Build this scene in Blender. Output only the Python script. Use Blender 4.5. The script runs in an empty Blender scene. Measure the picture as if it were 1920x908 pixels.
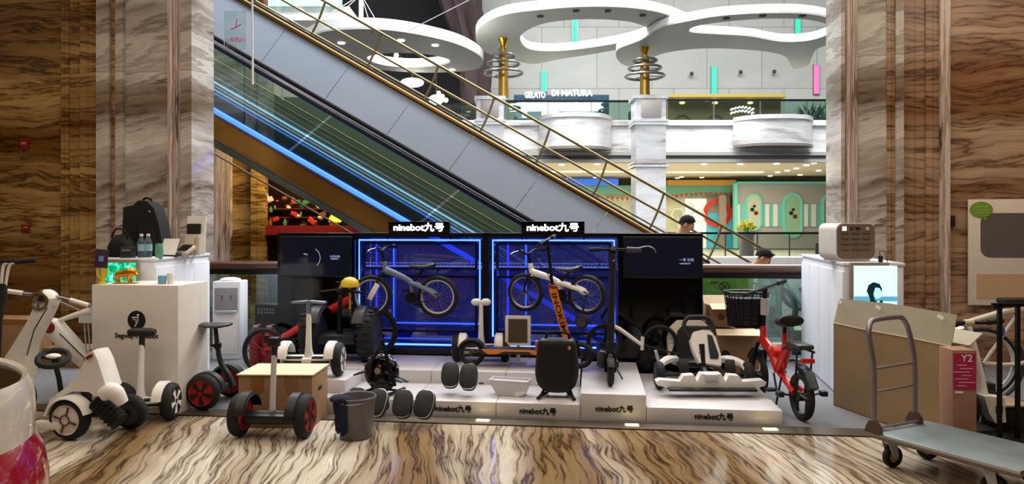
import bpy, bmesh, math, random
from mathutils import Vector, Matrix, Euler
from mathutils.geometry import tessellate_polygon
PI = math.pi
random.seed(7)
SC = bpy.context.scene
COL = SC.collection

# ---------------------------------------------------------------- camera, light, exposure
F = 1350.0          # focal length in pixels of the 1920 x 908 frame
HZ = 420.0          # row of the horizon
CZ = 1.5            # camera height
cam_data = bpy.data.cameras.new('camera')
cam_data.sensor_width = 36.0
cam_data.lens = F / 1920 * 36
cam_data.shift_y = -(454 - HZ) / 1920
cam_data.clip_end = 200
cam = bpy.data.objects.new('camera', cam_data)
cam.location = (0, 0, CZ)
cam.rotation_euler = (PI / 2, 0, 0)
COL.objects.link(cam)
SC.camera = cam

SC.view_settings.view_transform = 'Standard'
SC.view_settings.look = 'None'
SC.view_settings.exposure = 0.0
SC.view_settings.gamma = 1.0
SC.view_settings.use_curve_mapping = False

world = bpy.data.worlds.new('world')
SC.world = world
world.use_nodes = True
wb = world.node_tree.nodes['Background']
wb.inputs[0].default_value = (0.80, 0.88, 1.0, 1)
wb.inputs[1].default_value = 0.12

def area(name, loc, size, power, color=(1, 1, 1), rot=(0, 0, 0), sy=None, spread=180):
    l = bpy.data.lights.new(name, 'AREA')
    l.energy = power
    l.color = color
    l.shape = 'RECTANGLE'
    l.size = size
    l.size_y = sy or size
    l.spread = math.radians(spread)
    o = bpy.data.objects.new(name, l)
    o.location = loc
    o.rotation_euler = rot
    COL.objects.link(o)
    return o

area('atrium_skylight', (3, 19, 17), 26, 12500, (0.95, 0.98, 1.0), sy=12)
area('atrium_front_fill', (0.0, 9.6, 9.5), 12, 1300, (0.82, 0.89, 1.0), rot=(math.radians(34), 0, 0), sy=2.0)  # unseen fill added to light the stair side from the front
area('hall_ceiling_light', (0.3, 4.0, 4.9), 13.0, 500, (1.0, 0.85, 0.68), sy=7)
area('escalator_blue_light', (-2.4, 10.35, 2.35), 7.5, 45, (0.12, 0.35, 1.0), rot=(0, math.radians(30), 0), sy=0.1)
area('under_escalator_fill', (-3.7, 12.3, 2.7), 1.6, 45, (1.0, 0.72, 0.35), rot=(math.radians(20), math.radians(30), 0), sy=0.3)  # unseen warm fill added to brighten the wall below the escalator

# ---------------------------------------------------------------- pixel helpers
def W(px, py, D):
    return Vector(((px - 960) / F * D, D, CZ - (py - HZ) / F * D))
def G(px, py, z=0.0):
    D = (CZ - z) * F / (py - HZ)
    return Vector(((px - 960) / F * D, D, z))
YAW = math.radians(6.4)      # the display and the opening turn this far from the view axis
cY, sY = math.cos(YAW), math.sin(YAW)
OX, OY = 0.523, 5.52
def L(u, v, z=0.0):
    return Vector((OX + u * cY + v * sY, OY - u * sY + v * cY, z))
def U(px, v):
    k = (px - 960) / F
    return (k * (OY + cY * v) - OX - sY * v) / (cY + k * sY)
def ZL(px, py, v):
    D = L(U(px, v), v).y
    return CZ - (py - HZ) / F * D

# ---------------------------------------------------------------- materials
def lin(c):
    if isinstance(c, str):
        c = tuple(int(c[i:i + 2], 16) / 255 for i in (0, 2, 4))
        return tuple(x / 12.92 if x <= 0.04045 else ((x + 0.055) / 1.055) ** 2.4 for x in c)
    return c
def mat(name, col, rough=0.5, metal=0.0, es=0.0, ecol=None, var=0.03, scale=14.0, trans=0.0, ior=1.45, coat=0.0, bump=0.0, alpha=1.0):
    m = bpy.data.materials.new(name)
    m.use_nodes = True
    nt = m.node_tree
    b = nt.nodes['Principled BSDF']
    c = lin(col)
    tc = nt.nodes.new('ShaderNodeTexCoord')
    nz = nt.nodes.new('ShaderNodeTexNoise')
    nz.inputs['Scale'].default_value = scale
    nz.inputs['Detail'].default_value = 3
    nt.links.new(tc.outputs['Object'], nz.inputs['Vector'])
    cr = nt.nodes.new('ShaderNodeValToRGB')
    cr.color_ramp.elements[0].position = 0.3
    cr.color_ramp.elements[1].position = 0.7
    cr.color_ramp.elements[0].color = (*[max(0, x * (1 - var)) for x in c], 1)
    cr.color_ramp.elements[1].color = (*[min(1, x * (1 + var)) for x in c], 1)
    nt.links.new(nz.outputs['Fac'], cr.inputs['Fac'])
    nt.links.new(cr.outputs['Color'], b.inputs['Base Color'])
    b.inputs['Roughness'].default_value = rough
    b.inputs['Metallic'].default_value = metal
    b.inputs['Transmission Weight'].default_value = trans
    b.inputs['IOR'].default_value = ior
    b.inputs['Coat Weight'].default_value = coat
    b.inputs['Alpha'].default_value = alpha
    if es:
        b.inputs['Emission Color'].default_value = (*lin(ecol or col), 1)
        b.inputs['Emission Strength'].default_value = es
    if bump:
        bp = nt.nodes.new('ShaderNodeBump')
        bp.inputs['Strength'].default_value = bump
        bp.inputs['Distance'].default_value = 0.01
        nt.links.new(nz.outputs['Fac'], bp.inputs['Height'])
        nt.links.new(bp.outputs['Normal'], b.inputs['Normal'])
    return m

def glass(name, tint=(0.75, 0.85, 0.85), refl=0.12, rough=0.0):
    m = bpy.data.materials.new(name)
    m.use_nodes = True
    nt = m.node_tree
    nt.nodes.clear()
    out = nt.nodes.new('ShaderNodeOutputMaterial')
    mx = nt.nodes.new('ShaderNodeMixShader')
    tr = nt.nodes.new('ShaderNodeBsdfTransparent')
    gl = nt.nodes.new('ShaderNodeBsdfGlossy')
    fr = nt.nodes.new('ShaderNodeFresnel')
    ma = nt.nodes.new('ShaderNodeMath')
    tr.inputs[0].default_value = (*tint, 1)
    gl.inputs['Roughness'].default_value = rough
    gl.inputs['Color'].default_value = (0.9, 0.93, 0.95, 1)
    fr.inputs[0].default_value = 1.5
    ma.operation = 'MAXIMUM'
    ma.inputs[1].default_value = refl
    nt.links.new(fr.outputs[0], ma.inputs[0])
    nt.links.new(ma.outputs[0], mx.inputs[0])
    nt.links.new(tr.outputs[0], mx.inputs[1])
    nt.links.new(gl.outputs[0], mx.inputs[2])
    nt.links.new(mx.outputs[0], out.inputs[0])
    return m

def stone(name, stops, across='z', rot=(0, 0, 0), k=4.0, along=0.25, warp=0.35, wscale=0.8, freq=3.0, rough=0.25, tile=None, fine=0.06, big=None, bigk=0.5, coat=0.0, detail=5):
    """Bedded stone: noise drawn out along the veins, warped, then run through a colour ramp."""
    m = bpy.data.materials.new(name)
    m.use_nodes = True
    nt = m.node_tree
    N, K = nt.nodes.new, nt.links.new
    b = nt.nodes['Principled BSDF']
    tc = N('ShaderNodeTexCoord')
    mp = N('ShaderNodeMapping')
    mp.inputs['Rotation'].default_value = rot
    K(tc.outputs['Object'], mp.inputs['Vector'])
    def noise(src, sc_, det, loc=(0, 0, 0)):
        a = N('ShaderNodeMapping'); a.inputs['Scale'].default_value = sc_; a.inputs['Location'].default_value = loc
        K(src, a.inputs['Vector'])
        n = N('ShaderNodeTexNoise'); n.inputs['Scale'].default_value = 1.0; n.inputs['Detail'].default_value = det
        K(a.outputs[0], n.inputs['Vector'])
        return n
    ks = lambda c, a: tuple(c if ax == across else a for ax in 'xyz')
    w = noise(mp.outputs[0], ks(wscale * 1.6, wscale), 4)
    ma = N('ShaderNodeVectorMath'); ma.operation = 'MULTIPLY_ADD'
    ma.inputs[1].default_value = ks(warp * 2, warp * .5)
    K(w.outputs['Color'], ma.inputs[0]); K(mp.outputs[0], ma.inputs[2])
    src = ma.outputs[0]
    n1 = noise(src, ks(k, k * along), detail)
    n1.inputs['Roughness'].default_value = 0.55
    n2 = noise(src, ks(k * 6, k * 6 * along), 4, (3, 1, 2))
    mu = N('ShaderNodeMath'); mu.operation = 'MULTIPLY'; mu.inputs[1].default_value = freq
    K(n1.outputs['Fac'], mu.inputs[0])
    m2 = N('ShaderNodeMath'); m2.operation = 'MULTIPLY_ADD'; m2.inputs[1].default_value = fine * 4
    K(n2.outputs['Fac'], m2.inputs[0]); K(mu.outputs[0], m2.inputs[2])
    pp = N('ShaderNodeMath'); pp.operation = 'PINGPONG'; pp.inputs[1].default_value = 1.0
    K(m2.outputs[0], pp.inputs[0])
    cr = N('ShaderNodeValToRGB')
    els = cr.color_ramp.elements
    while len(els) < len(stops):
        els.new(0.5)
    for e, (p, c) in zip(els, stops):
        e.position = p
        e.color = (*lin(c), 1)
    K(pp.outputs[0], cr.inputs[0])
    last = cr.outputs[0]
    def mult(a, b_):
        mx = N('ShaderNodeMix'); mx.data_type = 'RGBA'; mx.blend_type = 'MULTIPLY'; mx.inputs[0].default_value = 1.0
        K(a, mx.inputs[6]); K(b_, mx.inputs[7])
        return mx.outputs[2]
    if big:                                        # broad darker and lighter beds in the stone
        n3 = noise(src, ks(k * bigk, k * bigk * along * .8), 2, (5, 3, 9))
        r3 = N('ShaderNodeValToRGB'); r3.color_ramp.elements[0].position = 0.40; r3.color_ramp.elements[1].position = 0.58
        r3.color_ramp.elements[0].color = (*lin(big), 1); r3.color_ramp.elements[1].color = (1, 1, 1, 1)
        K(n3.outputs['Fac'], r3.inputs[0])
        last = mult(last, r3.outputs[0])
    if tile:
        bt = N('ShaderNodeTexBrick')
        bt.offset = tile[2]
        bt.inputs['Scale'].default_value = 1.0
        bt.inputs['Brick Width'].default_value = tile[0]
        bt.inputs['Row Height'].default_value = tile[1]
        bt.inputs['Mortar Size'].default_value = tile[3]
        bt.inputs['Color1'].default_value = (1, 1, 1, 1)
        bt.inputs['Color2'].default_value = (0.92, 0.92, 0.92, 1)
        bt.inputs['Mortar'].default_value = (0.4, 0.38, 0.35, 1)
        tm = N('ShaderNodeMapping')
        tm.inputs['Rotation'].default_value = tile[4]
        K(tc.outputs['Object'], tm.inputs[0]); K(tm.outputs[0], bt.inputs['Vector'])
        last = mult(last, bt.outputs['Color'])
    K(last, b.inputs['Base Color'])
    b.inputs['Roughness'].default_value = rough
    b.inputs['Coat Weight'].default_value = coat
    return m

# ---------------------------------------------------------------- mesh helpers
def frame_of(d):
    d = Vector(d).normalized()
    a = Vector((0, 0, 1)) if abs(d.z) < 0.9 else Vector((1, 0, 0))
    x = d.cross(a).normalized()
    return x, d.cross(x).normalized(), d

def catmull(pts, n=6, closed=False):
    P = [Vector(p) for p in pts]
    out = []
    m = len(P)
    rng = range(m) if closed else range(m - 1)
    for i in rng:
        p0 = P[(i - 1) % m] if closed or i > 0 else P[i]
        p1, p2 = P[i], P[(i + 1) % m]
        p3 = P[(i + 2) % m] if closed or i + 2 < m else P[(i + 1) % m]
        for k in range(n):
            t = k / n
            out.append(0.5 * ((2 * p1) + (-p0 + p2) * t + (2 * p0 - 5 * p1 + 4 * p2 - p3) * t * t + (-p0 + 3 * p1 - 3 * p2 + p3) * t ** 3))
    if not closed:
        out.append(P[-1])
    return out

class MB:
    def __init__(s, T=None):
        s.bm = bmesh.new()
        s.T = T or Matrix()
    def _v(s, p):
        return s.bm.verts.new(s.T @ Vector(p))
    def _f(s, vs):
        try:
            return s.bm.faces.new(vs)
        except ValueError:
            return None
    def box(s, c, size, rot=(0, 0, 0), bev=0.0, seg=2):
        R = Euler(rot).to_matrix()
        vs = []
        for x in (-.5, .5):
            for y in (-.5, .5):
                for z in (-.5, .5):
                    vs.append(s._v(Vector(c) + R @ Vector((x * size[0], y * size[1], z * size[2]))))
        fs = [(0, 1, 3, 2), (4, 6, 7, 5), (0, 4, 5, 1), (2, 3, 7, 6), (0, 2, 6, 4), (1, 5, 7, 3)]
        faces = [s._f([vs[i] for i in f]) for f in fs]
        if bev:
            es = {e for f in faces for e in f.edges}
            bmesh.ops.bevel(s.bm, geom=list(es), offset=min(bev, min(size) * .49), segments=seg, profile=0.5, affect='EDGES')
        return s
    def rings(s, rings, closed=False, caps=True):
        R = [[s._v(p) for p in r] for r in rings]
        n = len(R[0])
        m = len(R)
        for i in range(m if closed else m - 1):
            a, b = R[i], R[(i + 1) % m]
            for j in range(n):
                s._f([a[j], a[(j + 1) % n], b[(j + 1) % n], b[j]])
        if caps and not closed:
            s._f(list(reversed(R[0]))); s._f(R[-1])
        return s
    def tube(s, pts, r, n=8, closed=False, smooth=0, sq=None):
        P = [Vector(p) for p in pts]
        rs = list(r) if isinstance(r, (list, tuple)) else None
        if smooth:
            if rs:
                q = catmull([(a, 0, 0) for a in rs], smooth, closed); rs = [v.x for v in q]
            P = catmull(P, smooth, closed)
        m = len(P)
        out = []
        x = None
        for i in range(m):
            if closed:
                d = (P[(i + 1) % m] - P[i - 1]).normalized()
            else:
                d = (P[min(i + 1, m - 1)] - P[max(i - 1, 0)]).normalized()
            if x is None:
                x = frame_of(d)[0]
            x = (x - d * x.dot(d))
            x = x.normalized() if x.length > 1e-6 else frame_of(d)[0]
            y = d.cross(x)
            rr = rs[i] if rs else r
            ring = []
            for j in range(n):
                a = 2 * PI * (j + .5) / n
                kx, ky = (sq if sq else (1, 1))
                ring.append(P[i] + (x * math.cos(a) * kx + y * math.sin(a) * ky) * rr)
            out.append(ring)
        return s.rings(out, closed=closed)
    def cyl(s, p0, p1, r0, r1=None, n=16):
        p0, p1 = Vector(p0), Vector(p1)
        x, y, d = frame_of(p1 - p0)
        r1 = r0 if r1 is None else r1
        return s.rings([[p + (x * math.cos(2 * PI * j / n) + y * math.sin(2 * PI * j / n)) * r for j in range(n)] for p, r in ((p0, r0), (p1, r1))])
    def lathe(s, prof, c=(0, 0, 0), ax=(0, 0, 1), n=24, closed=False, a0=0, a1=None):
        x, y, d = frame_of(ax)
        c = Vector(c)
        full = a1 is None
        a1 = 2 * PI if full else a1
        k = n if full else n + 1
        rings = []
        for j in range(k):
            a = a0 + (a1 - a0) * j / n
            e = x * math.cos(a) + y * math.sin(a)
            rings.append([c + e * max(r, 1e-4) + d * h for r, h in prof])
        R = [[s._v(p) for p in r] for r in rings]
        m = len(prof)
        for i in range(k if full else k - 1):
            a_, b_ = R[i], R[(i + 1) % k]
            for j in range(m if closed else m - 1):
                s._f([a_[j], b_[j], b_[(j + 1) % m], a_[(j + 1) % m]])
        if not full and closed:
            s._f(R[0]); s._f(list(reversed(R[-1])))
        return s
    def torus(s, c, ax, R, r, n=28, m=10):
        return s.lathe([(R + r * math.cos(2 * PI * j / m), r * math.sin(2 * PI * j / m)) for j in range(m)], c, ax, n, closed=True)
    def sphere(s, c, r, n=16, m=10, rot=(0, 0, 0)):
        if not isinstance(r, (tuple, list)):
            r = (r, r, r)
        R = Euler(rot).to_matrix()
        c = Vector(c)
        rings = []
        for i in range(1, m):
            t = PI * i / m
            rings.append([c + R @ Vector((r[0] * math.sin(t) * math.cos(2 * PI * j / n), r[1] * math.sin(t) * math.sin(2 * PI * j / n), r[2] * math.cos(t))) for j in range(n)])
        return s.rings(rings)
    def prism(s, outline, t, plane='xz', at=0.0, holes=(), bev=0.0):
        """outline in the named plane, extruded by t along the third axis from at"""
        ix = {'xz': (0, 2, 1), 'xy': (0, 1, 2), 'yz': (1, 2, 0)}[plane]
        def V3(p, h):
            q = [0, 0, 0]
            q[ix[0]], q[ix[1]], q[ix[2]] = p[0], p[1], h
            return q
        loops = [list(outline)] + [list(h) for h in holes]
        allp = [p for l in loops for p in l]
        A = [s._v(V3(p, at)) for p in allp]
        B = [s._v(V3(p, at + t)) for p in allp]
        top = []
        if holes:
            tris = tessellate_polygon([[Vector((p[0], p[1], 0)) for p in l] for l in loops])
            for tr in tris:
                s._f([A[i] for i in tr]); top.append(s._f([B[i] for i in reversed(tr)]))
        else:
            s._f(A); top.append(s._f(list(reversed(B))))
        k = 0
        for l in loops:
            n = len(l)
            for i in range(n):
                s._f([A[k + i], A[k + (i + 1) % n], B[k + (i + 1) % n], B[k + i]])
            k += n
        if bev:
            es = [e for e in s.bm.edges if e.verts[0] in set(A + B) and e.verts[1] in set(A + B) and len(e.link_faces) == 2 and e.calc_face_angle(0) > 0.5]
            bmesh.ops.bevel(s.bm, geom=es, offset=bev, segments=2, profile=0.5, affect='EDGES')
        return s
    def build(s, name, m, parent=None, loc=None, rot=None, ang=38, flat=False):
        bmesh.ops.recalc_face_normals(s.bm, faces=s.bm.faces)
        me = bpy.data.meshes.new(name)
        s.bm.to_mesh(me)
        s.bm.free()
        if m:
            me.materials.append(m)
        if not flat and len(me.polygons):
            me.polygons.foreach_set('use_smooth', [True] * len(me.polygons))
            me.set_sharp_from_angle(angle=math.radians(ang))
        o = bpy.data.objects.new(name, me)
        COL.objects.link(o)
        if parent:
            o.parent = parent
        if loc is not None:
            o.location = loc
        if rot is not None:
            o.rotation_euler = rot
        return o

def tag(o, label=None, cat=None, group=None, kind=None):
    if label: o['label'] = label
    if cat: o['category'] = cat
    if group: o['group'] = group
    if kind: o['kind'] = kind
    return o
def thing(name, label, cat, loc, rz=0.0, group=None, rot=None):
    o = bpy.data.objects.new(name, None)
    o.empty_display_size = 0.1
    COL.objects.link(o)
    o.location = loc
    o.rotation_euler = rot if rot else (0, 0, rz)
    return tag(o, label, cat, group)
def struct(o):
    o['kind'] = 'structure'
    return o
def copy_tree(o, parent=None):
    c = o.copy()
    COL.objects.link(c)
    if parent is not None:
        c.parent = parent
    for ch in [x for x in o.children]:
        copy_tree(ch, c)
    return c
def text(body, w, h, m, parent=None, loc=(0, 0, 0), rot=(PI / 2, 0, 0), name='lettering', depth=0.002, bold=0.0, mirror=False):
    """lettering centred on loc, scaled to w by h metres"""
    cu = bpy.data.curves.new('t', 'FONT')
    cu.body = body
    cu.align_x = 'CENTER'
    cu.resolution_u = 3
    cu.offset = bold
    cu.extrude = 0.02
    to = bpy.data.objects.new('t', cu)
    COL.objects.link(to)
    dg = bpy.context.evaluated_depsgraph_get()
    dg.update()
    me = bpy.data.meshes.new_from_object(to.evaluated_get(dg))
    bpy.data.objects.remove(to)
    bpy.data.curves.remove(cu)
    me.name = name
    xs = [v.co.x for v in me.vertices] or [0, 1]
    ys = [v.co.y for v in me.vertices] or [0, 1]
    cx, cy = (min(xs) + max(xs)) / 2, (min(ys) + max(ys)) / 2
    kx, ky = w / max(1e-6, max(xs) - min(xs)), h / max(1e-6, max(ys) - min(ys))
    for v in me.vertices:
        v.co = ((v.co.x - cx) * kx * (-1 if mirror else 1), (v.co.y - cy) * ky, v.co.z / 0.02 * depth)
    me.materials.clear()
    me.materials.append(m)
    o = bpy.data.objects.new(name, me)
    COL.objects.link(o)
    o.parent = parent
    o.location = loc
    o.rotation_euler = rot
    return o
def lbox(name, m, u0, u1, v0, v1, z0, z1, parent=None, bev=0.0):
    """a box laid out in the opening's own frame"""
    mb = MB().box((0, 0, (z1 - z0) / 2), (u1 - u0, v1 - v0, z1 - z0), bev=bev)
    return mb.build(name, m, parent, L((u0 + u1) / 2, (v0 + v1) / 2, z0), (0, 0, -YAW))

# ---------------------------------------------------------------- shared materials
M = {}
def dm(k, *a, **kw):
    M[k] = mat(k, *a, **kw)
dm('white_plastic', 'e6e4e0', 0.35, coat=0.2)
dm('white_paint', 'e2e0dc', 0.4)
dm('podium_white', 'cac8cc', 0.35, coat=0.1, var=0.03)
dm('cool_white', 'e2e6ee', 0.4, var=0.02)
dm('black_plastic', '17181a', 0.45)
dm('black_gloss', '050507', 0.12)
dm('black_rubber', '101112', 0.75, bump=0.3, scale=80)
dm('black_fabric', '111113', 0.9, bump=0.4, scale=120)
dm('black_metal', '0c0c0e', 0.35, metal=0.3)
dm('dark_grey', '34363a', 0.6)
dm('mid_grey', '6c6c6e', 0.6)
dm('light_grey', 'b8b8ba', 0.5)
dm('chrome', 'c8c8cc', 0.18, metal=1.0)
dm('steel', '8e8790', 0.35, metal=0.8)
dm('red_paint', 'c01812', 0.3, coat=0.4)
dm('dark_red', '7a1418', 0.45)
dm('orange', 'd87818', 0.4)
dm('blue_grey', '64788c', 0.35)
dm('brass', '857650', 0.35, metal=0.8)
dm('gold', 'c89c30', 0.22, metal=1.0)
dm('bronze', '806438', 0.32, metal=0.85)
dm('yellow', 'd8b428', 0.4)
dm('green', '78b030', 0.6)
dm('teal', '58c0a8', 0.5)
dm('skin', 'b07c60', 0.55)
dm('hair', '060505', 1.0)
dm('carton', '947050', 0.8, var=0.08, scale=5)
dm('carton_light', 'd8c8a8', 0.8, var=0.08, scale=5)
dm('ink', '141212', 0.6)
dm('paper', 'e2ddd6', 0.7)
# ================================================================ the setting
brown_stops = [(0.0, '5c4434'), (0.05, '947860'), (0.15, 'ac8e74'), (0.5, 'bea288'), (0.62, '9c7e64'), (0.78, 'b4967a'), (0.93, '94755c'), (0.97, '7c6048'), (1.0, '4a3426')]
gold_stops = [(0.0, '4c3414'), (0.05, '866634'), (0.15, 'ac8a50'), (0.5, 'c0a066'), (0.62, '8c6c3a'), (0.78, 'a48450'), (0.93, '806034'), (0.97, '6c4c20'), (1.0, '422c12')]
grey_stops = [(0.0, '6c6058'), (0.10, 'a09488'), (0.35, 'c0b8ae'), (0.55, 'd4cec6'), (0.66, 'a0968c'), (0.85, 'c8c0b8'), (0.95, '8c7c70'), (1.0, '645448')]
floor_stops = [(0.0, '54463c'), (0.05, '968878'), (0.14, 'c6bcaa'), (0.40, 'd8d0c0'), (0.50, 'b0a492'), (0.56, '7c6c5c'), (0.61, 'b6aa98'), (0.82, 'd4cab8'), (0.95, 'a09080'), (1.0, '4c4038')]
M['marble_brown'] = stone('brown veined marble', brown_stops, 'z', k=5.0, along=.09, warp=.20, freq=3.4, rough=.16, big='c0a488', bigk=.3, fine=.12, tile=(1.6, 1.25, 0.0, 0.003, (PI / 2, 0, 0)))
M['marble_gold'] = stone('golden veined marble', gold_stops, 'z', k=5.0, along=.09, warp=.20, freq=3.4, rough=.16, big='a08458', bigk=.3, fine=.20, tile=(1.6, 1.25, 0.0, 0.003, (PI / 2, 0, 0)))
M['marble_grey'] = stone('grey white veined marble', grey_stops, 'z', (0, 0.16, 0), k=4.0, along=.14, warp=.18, freq=2.6, rough=.18, big='a09080', bigk=.35, fine=.12)
M['marble_vert'] = stone('upright veined marble', [(p, c) for p, c in zip([s[0] for s in grey_stops], ['5c483c', '8c7668', 'b8a49a', 'd0c0b8', '94806f', 'bcaaa0', '6e584c', '443228'])], 'x', k=14, along=.04, warp=.03, freq=2.5, rough=.2)
M['marble_white'] = stone('pale atrium marble', [(0.0, 'b8aea8'), (0.2, 'e8e4e0'), (0.5, 'fafaf8'), (0.7, 'ece8e4'), (1.0, 'c0b6b0')], 'z', k=2.2, along=.15, warp=.25, freq=3.0, rough=.3)
M['floor'] = stone('veined floor marble', floor_stops, 'x', (0, 0, math.radians(-12)), k=9.0, along=.05, warp=.40, wscale=.4, freq=3.2, rough=.12, fine=.16, big='a48c6c', bigk=.22, detail=7)
M['panel_stone'] = stone('grey wall stone', [(0.0, '94948e'), (0.5, 'a4a49e'), (1.0, '9c9c96')], 'z', k=.6, along=.6, freq=2, rough=.6, tile=(2.6, 2.9, 0.4, 0.014, (PI / 2, 0, 0)))
dm('carpet', '77797e', 0.95, bump=0.5, scale=200)
dm('far_floor', 'c4bcb0', 0.4)
dm('ceil', 'e6dec8', 0.7)
dm('cream', 'd8cfae', 0.6)
dm('canopy', 'c4c2b8', 0.5)
dm('canopy_rim', 'eeeeea', 0.5)
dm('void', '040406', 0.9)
dm('rock', '2e1e1e', 0.8, var=0.4, scale=0.8, bump=1.0)
dm('green_board', '8cc060', 0.6, var=0.1)
dm('sage', '6aa890', 0.6)
dm('lit_white', 'ffffff', 0.5, es=2.2)
dm('lamp_warm', 'ffe2a0', 0.5, es=9)
dm('lamp_cream', 'fff0b8', 0.5, es=1.6)
dm('lit_teal', '20a080', 0.5, es=0.6, ecol=(0.03, 0.85, 0.48))
dm('lit_pink', 'c05080', 0.5, es=0.7, ecol=(0.9, 0.2, 0.45))
dm('led_reflection_blue', '2040ff', 0.5, es=3.2, ecol=(0.02, 0.07, 1.0))
dm('led_pale', '60a0ff', 0.5, es=4.5, ecol=(0.06, 0.16, 1.0))
dm('led_reflection_dim', '2030d0', 0.5, es=2, ecol=(0.02, 0.03, 1.0))
M['glass_dark'] = glass('smoky glass', (0.66, 0.74, 0.66), 0.10)
M['glass_clear'] = glass('clear glass', (0.84, 0.90, 0.88), 0.05)
M['glass_green'] = glass('green glass', (0.66, 0.80, 0.74), 0.10)

# hall floor, threshold and carpeted display floor
o = MB().box((0, 0, -0.1), (24, 9.4 - 0.09, 0.2)).build('floor', M['floor'], None, L(0, -4.7 - 0.20, 0), (0, 0, -YAW)); struct(o)
o = lbox('trim_1', M['brass'], -8, 8, -0.22, -0.03, -0.1, 0.004); struct(o)
o.data.materials[0] = mat('threshold metal', '6e6252', 0.35, metal=0.7)
o = lbox('floor', M['carpet'], -8, 8, -0.03, 2.95, -0.3, 0.003); struct(o)
strip_light = None
for px in (455, 905, 1185, 1445):
    u = U(px, -0.13)
    s = tag(lbox('floor_light', M['lamp_warm'], u - 0.05, u + 0.05, -0.145, -0.10, 0.002, 0.007), None, 'floor light', 'small lamps set in the metal threshold')
    s['label'] = {455: 'small lit lamp in metal floor strip beside red wheeled balance scooter', 905: 'small lit lamp in floor strip below middle white podiums',
                  1185: 'small lit lamp in floor strip in front of tallest podium', 1445: 'small lit lamp in floor strip at the kart podium corner'}[px]

VW = 1.0      # the walls stand this far behind the rear of the display floor
def wall_slab(name, m, px0, px1, v, th=0.3, z0=0.0, z1=5.0):
    v += VW
    o = lbox(name, m, U(px0, v), U(px1, v), v, v + th, z0, z1)
    return struct(o)
# left side: brown panelled wall and pale pillar with mouldings
wall_slab('wall_left', M['marble_gold'], -700, 120, 1.62)
wall_slab('trim_2', M['marble_gold'], 114, 128, 1.57, 0.05)
wall_slab('trim_3', M['marble_gold'], 128, 150, 1.60, 0.3)
wall_slab('trim_4', M['marble_gold'], 150, 180, 1.55, 0.3)
wall_slab('trim_5', M['marble_grey'], 180, 204, 1.42, 0.5)
wall_slab('trim_6', M['marble_brown'], 204, 216, 1.46, 0.5)
wall_slab('trim_7', M['marble_grey'], 216, 230, 1.42, 0.5)
wall_slab('wall_left', M['marble_grey'], 230, 314, 1.47, 0.5)
wall_slab('trim_8', M['marble_vert'], 314, 338, 1.44, 0.5)
wall_slab('trim_9', M['marble_grey'], 338, 359, 1.42, 0.5)
o = MB().tube([(0, 0, 0), (0, 0, 5)], 0.022, 8).tube([(0.07, 0, 0), (0.07, 0, 5)], 0.016, 8).build('trim_10', M['marble_vert'], None, L(U(320, 2.43), 2.43), (0, 0, -YAW)); struct(o)
# right side
wall_slab('trim_11', M['marble_grey'], 1577, 1584, 1.50, 0.5)
wall_slab('trim_12', M['marble_vert'], 1584, 1608, 1.53, 0.5)
o = MB().tube([(0, 0, 0), (0, 0, 5)], 0.022, 8).tube([(0.06, 0, 0), (0.06, 0, 5)], 0.014, 8).build('trim_13', M['marble_vert'], None, L(U(1590, 2.52), 2.52), (0, 0, -YAW)); struct(o)
wall_slab('wall_right', M['marble_grey'], 1608, 1663, 1.56, 0.5)
wall_slab('trim_14', M['marble_brown'], 1663, 1680, 1.55, 0.5)
wall_slab('trim_15', M['marble_grey'], 1680, 1695, 1.52, 0.5)
wall_slab('trim_16', M['marble_brown'], 1695, 1736, 1.62, 0.4)
wall_slab('trim_17', M['marble_brown'], 1736, 1764, 1.60, 0.4)
wall_slab('trim_18', M['marble_vert'], 1764, 1782, 1.56, 0.4)
wall_slab('wall_right', M['marble_brown'], 1782, 2800, 1.62, 0.3)
# hall ceiling and the walls behind the camera (only seen in reflections)
o = MB().box((0, 0, 5.1), (18, 13, 0.2)).build('ceiling', mat('hall ceiling paint', '8c7a5c', 0.8), None, L(0, -4.0), (0, 0, -YAW)); struct(o)
o = MB().box((0, 0, 2.5), (18, 0.2, 5.0)).build('wall_back', mat('hall back wall', '4c3018', 0.5), None, (0, -3.5, 0)); struct(o)
o = MB().box((0, 0, 2.5), (0.2, 13, 5.0)).build('wall_left', M['marble_brown'], None, L(-7.5, -3.8), (0, 0, -YAW)); struct(o)
o = MB().box((0, 0, 2.5), (0.2, 13, 5.0)).build('wall_right', M['marble_brown'], None, L(6.5, -3.8), (0, 0, -YAW)); struct(o)

# glass railing across the opening, behind the display
rail = thing('glass_railing', 'glass railing with thick round wooden handrail behind the black display wall', 'railing', L(0, 2.68), -YAW)
uL, uR = U(362, 2.68), U(1575, 2.68)
MB().tube([(uL, 0, 1.0), (uR, 0, 1.0)], 0.056, 14).build('handrail', mat('dark handrail wood', '4a2c20', 0.22, coat=0.5), rail)
MB().box(((uL + uR) / 2, 0, 0.92), (uR - uL, 0.03, 0.05)).build('glass_channel', M['black_metal'], rail)
MB().tube([(U(676, 2.62) , -.07, 1.0), (U(1150, 2.62), -.07, 1.0)], 0.018, 10).build('glow_tube', mat('white handrail glare', 'c8d8ff', .5, es=1.2, ecol=(.5, .62, 1.0)), rail)  # glowing tube added to imitate glare along the handrail
k = 5
for i in range(k):
    a = uL + (uR - uL) * i / k
    b = uL + (uR - uL) * (i + 1) / k
    MB().box(((a + b) / 2, 0, 0.46), (b - a - 0.012, 0.012, 0.88)).build('glass_pane', M['glass_green'], rail)

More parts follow.
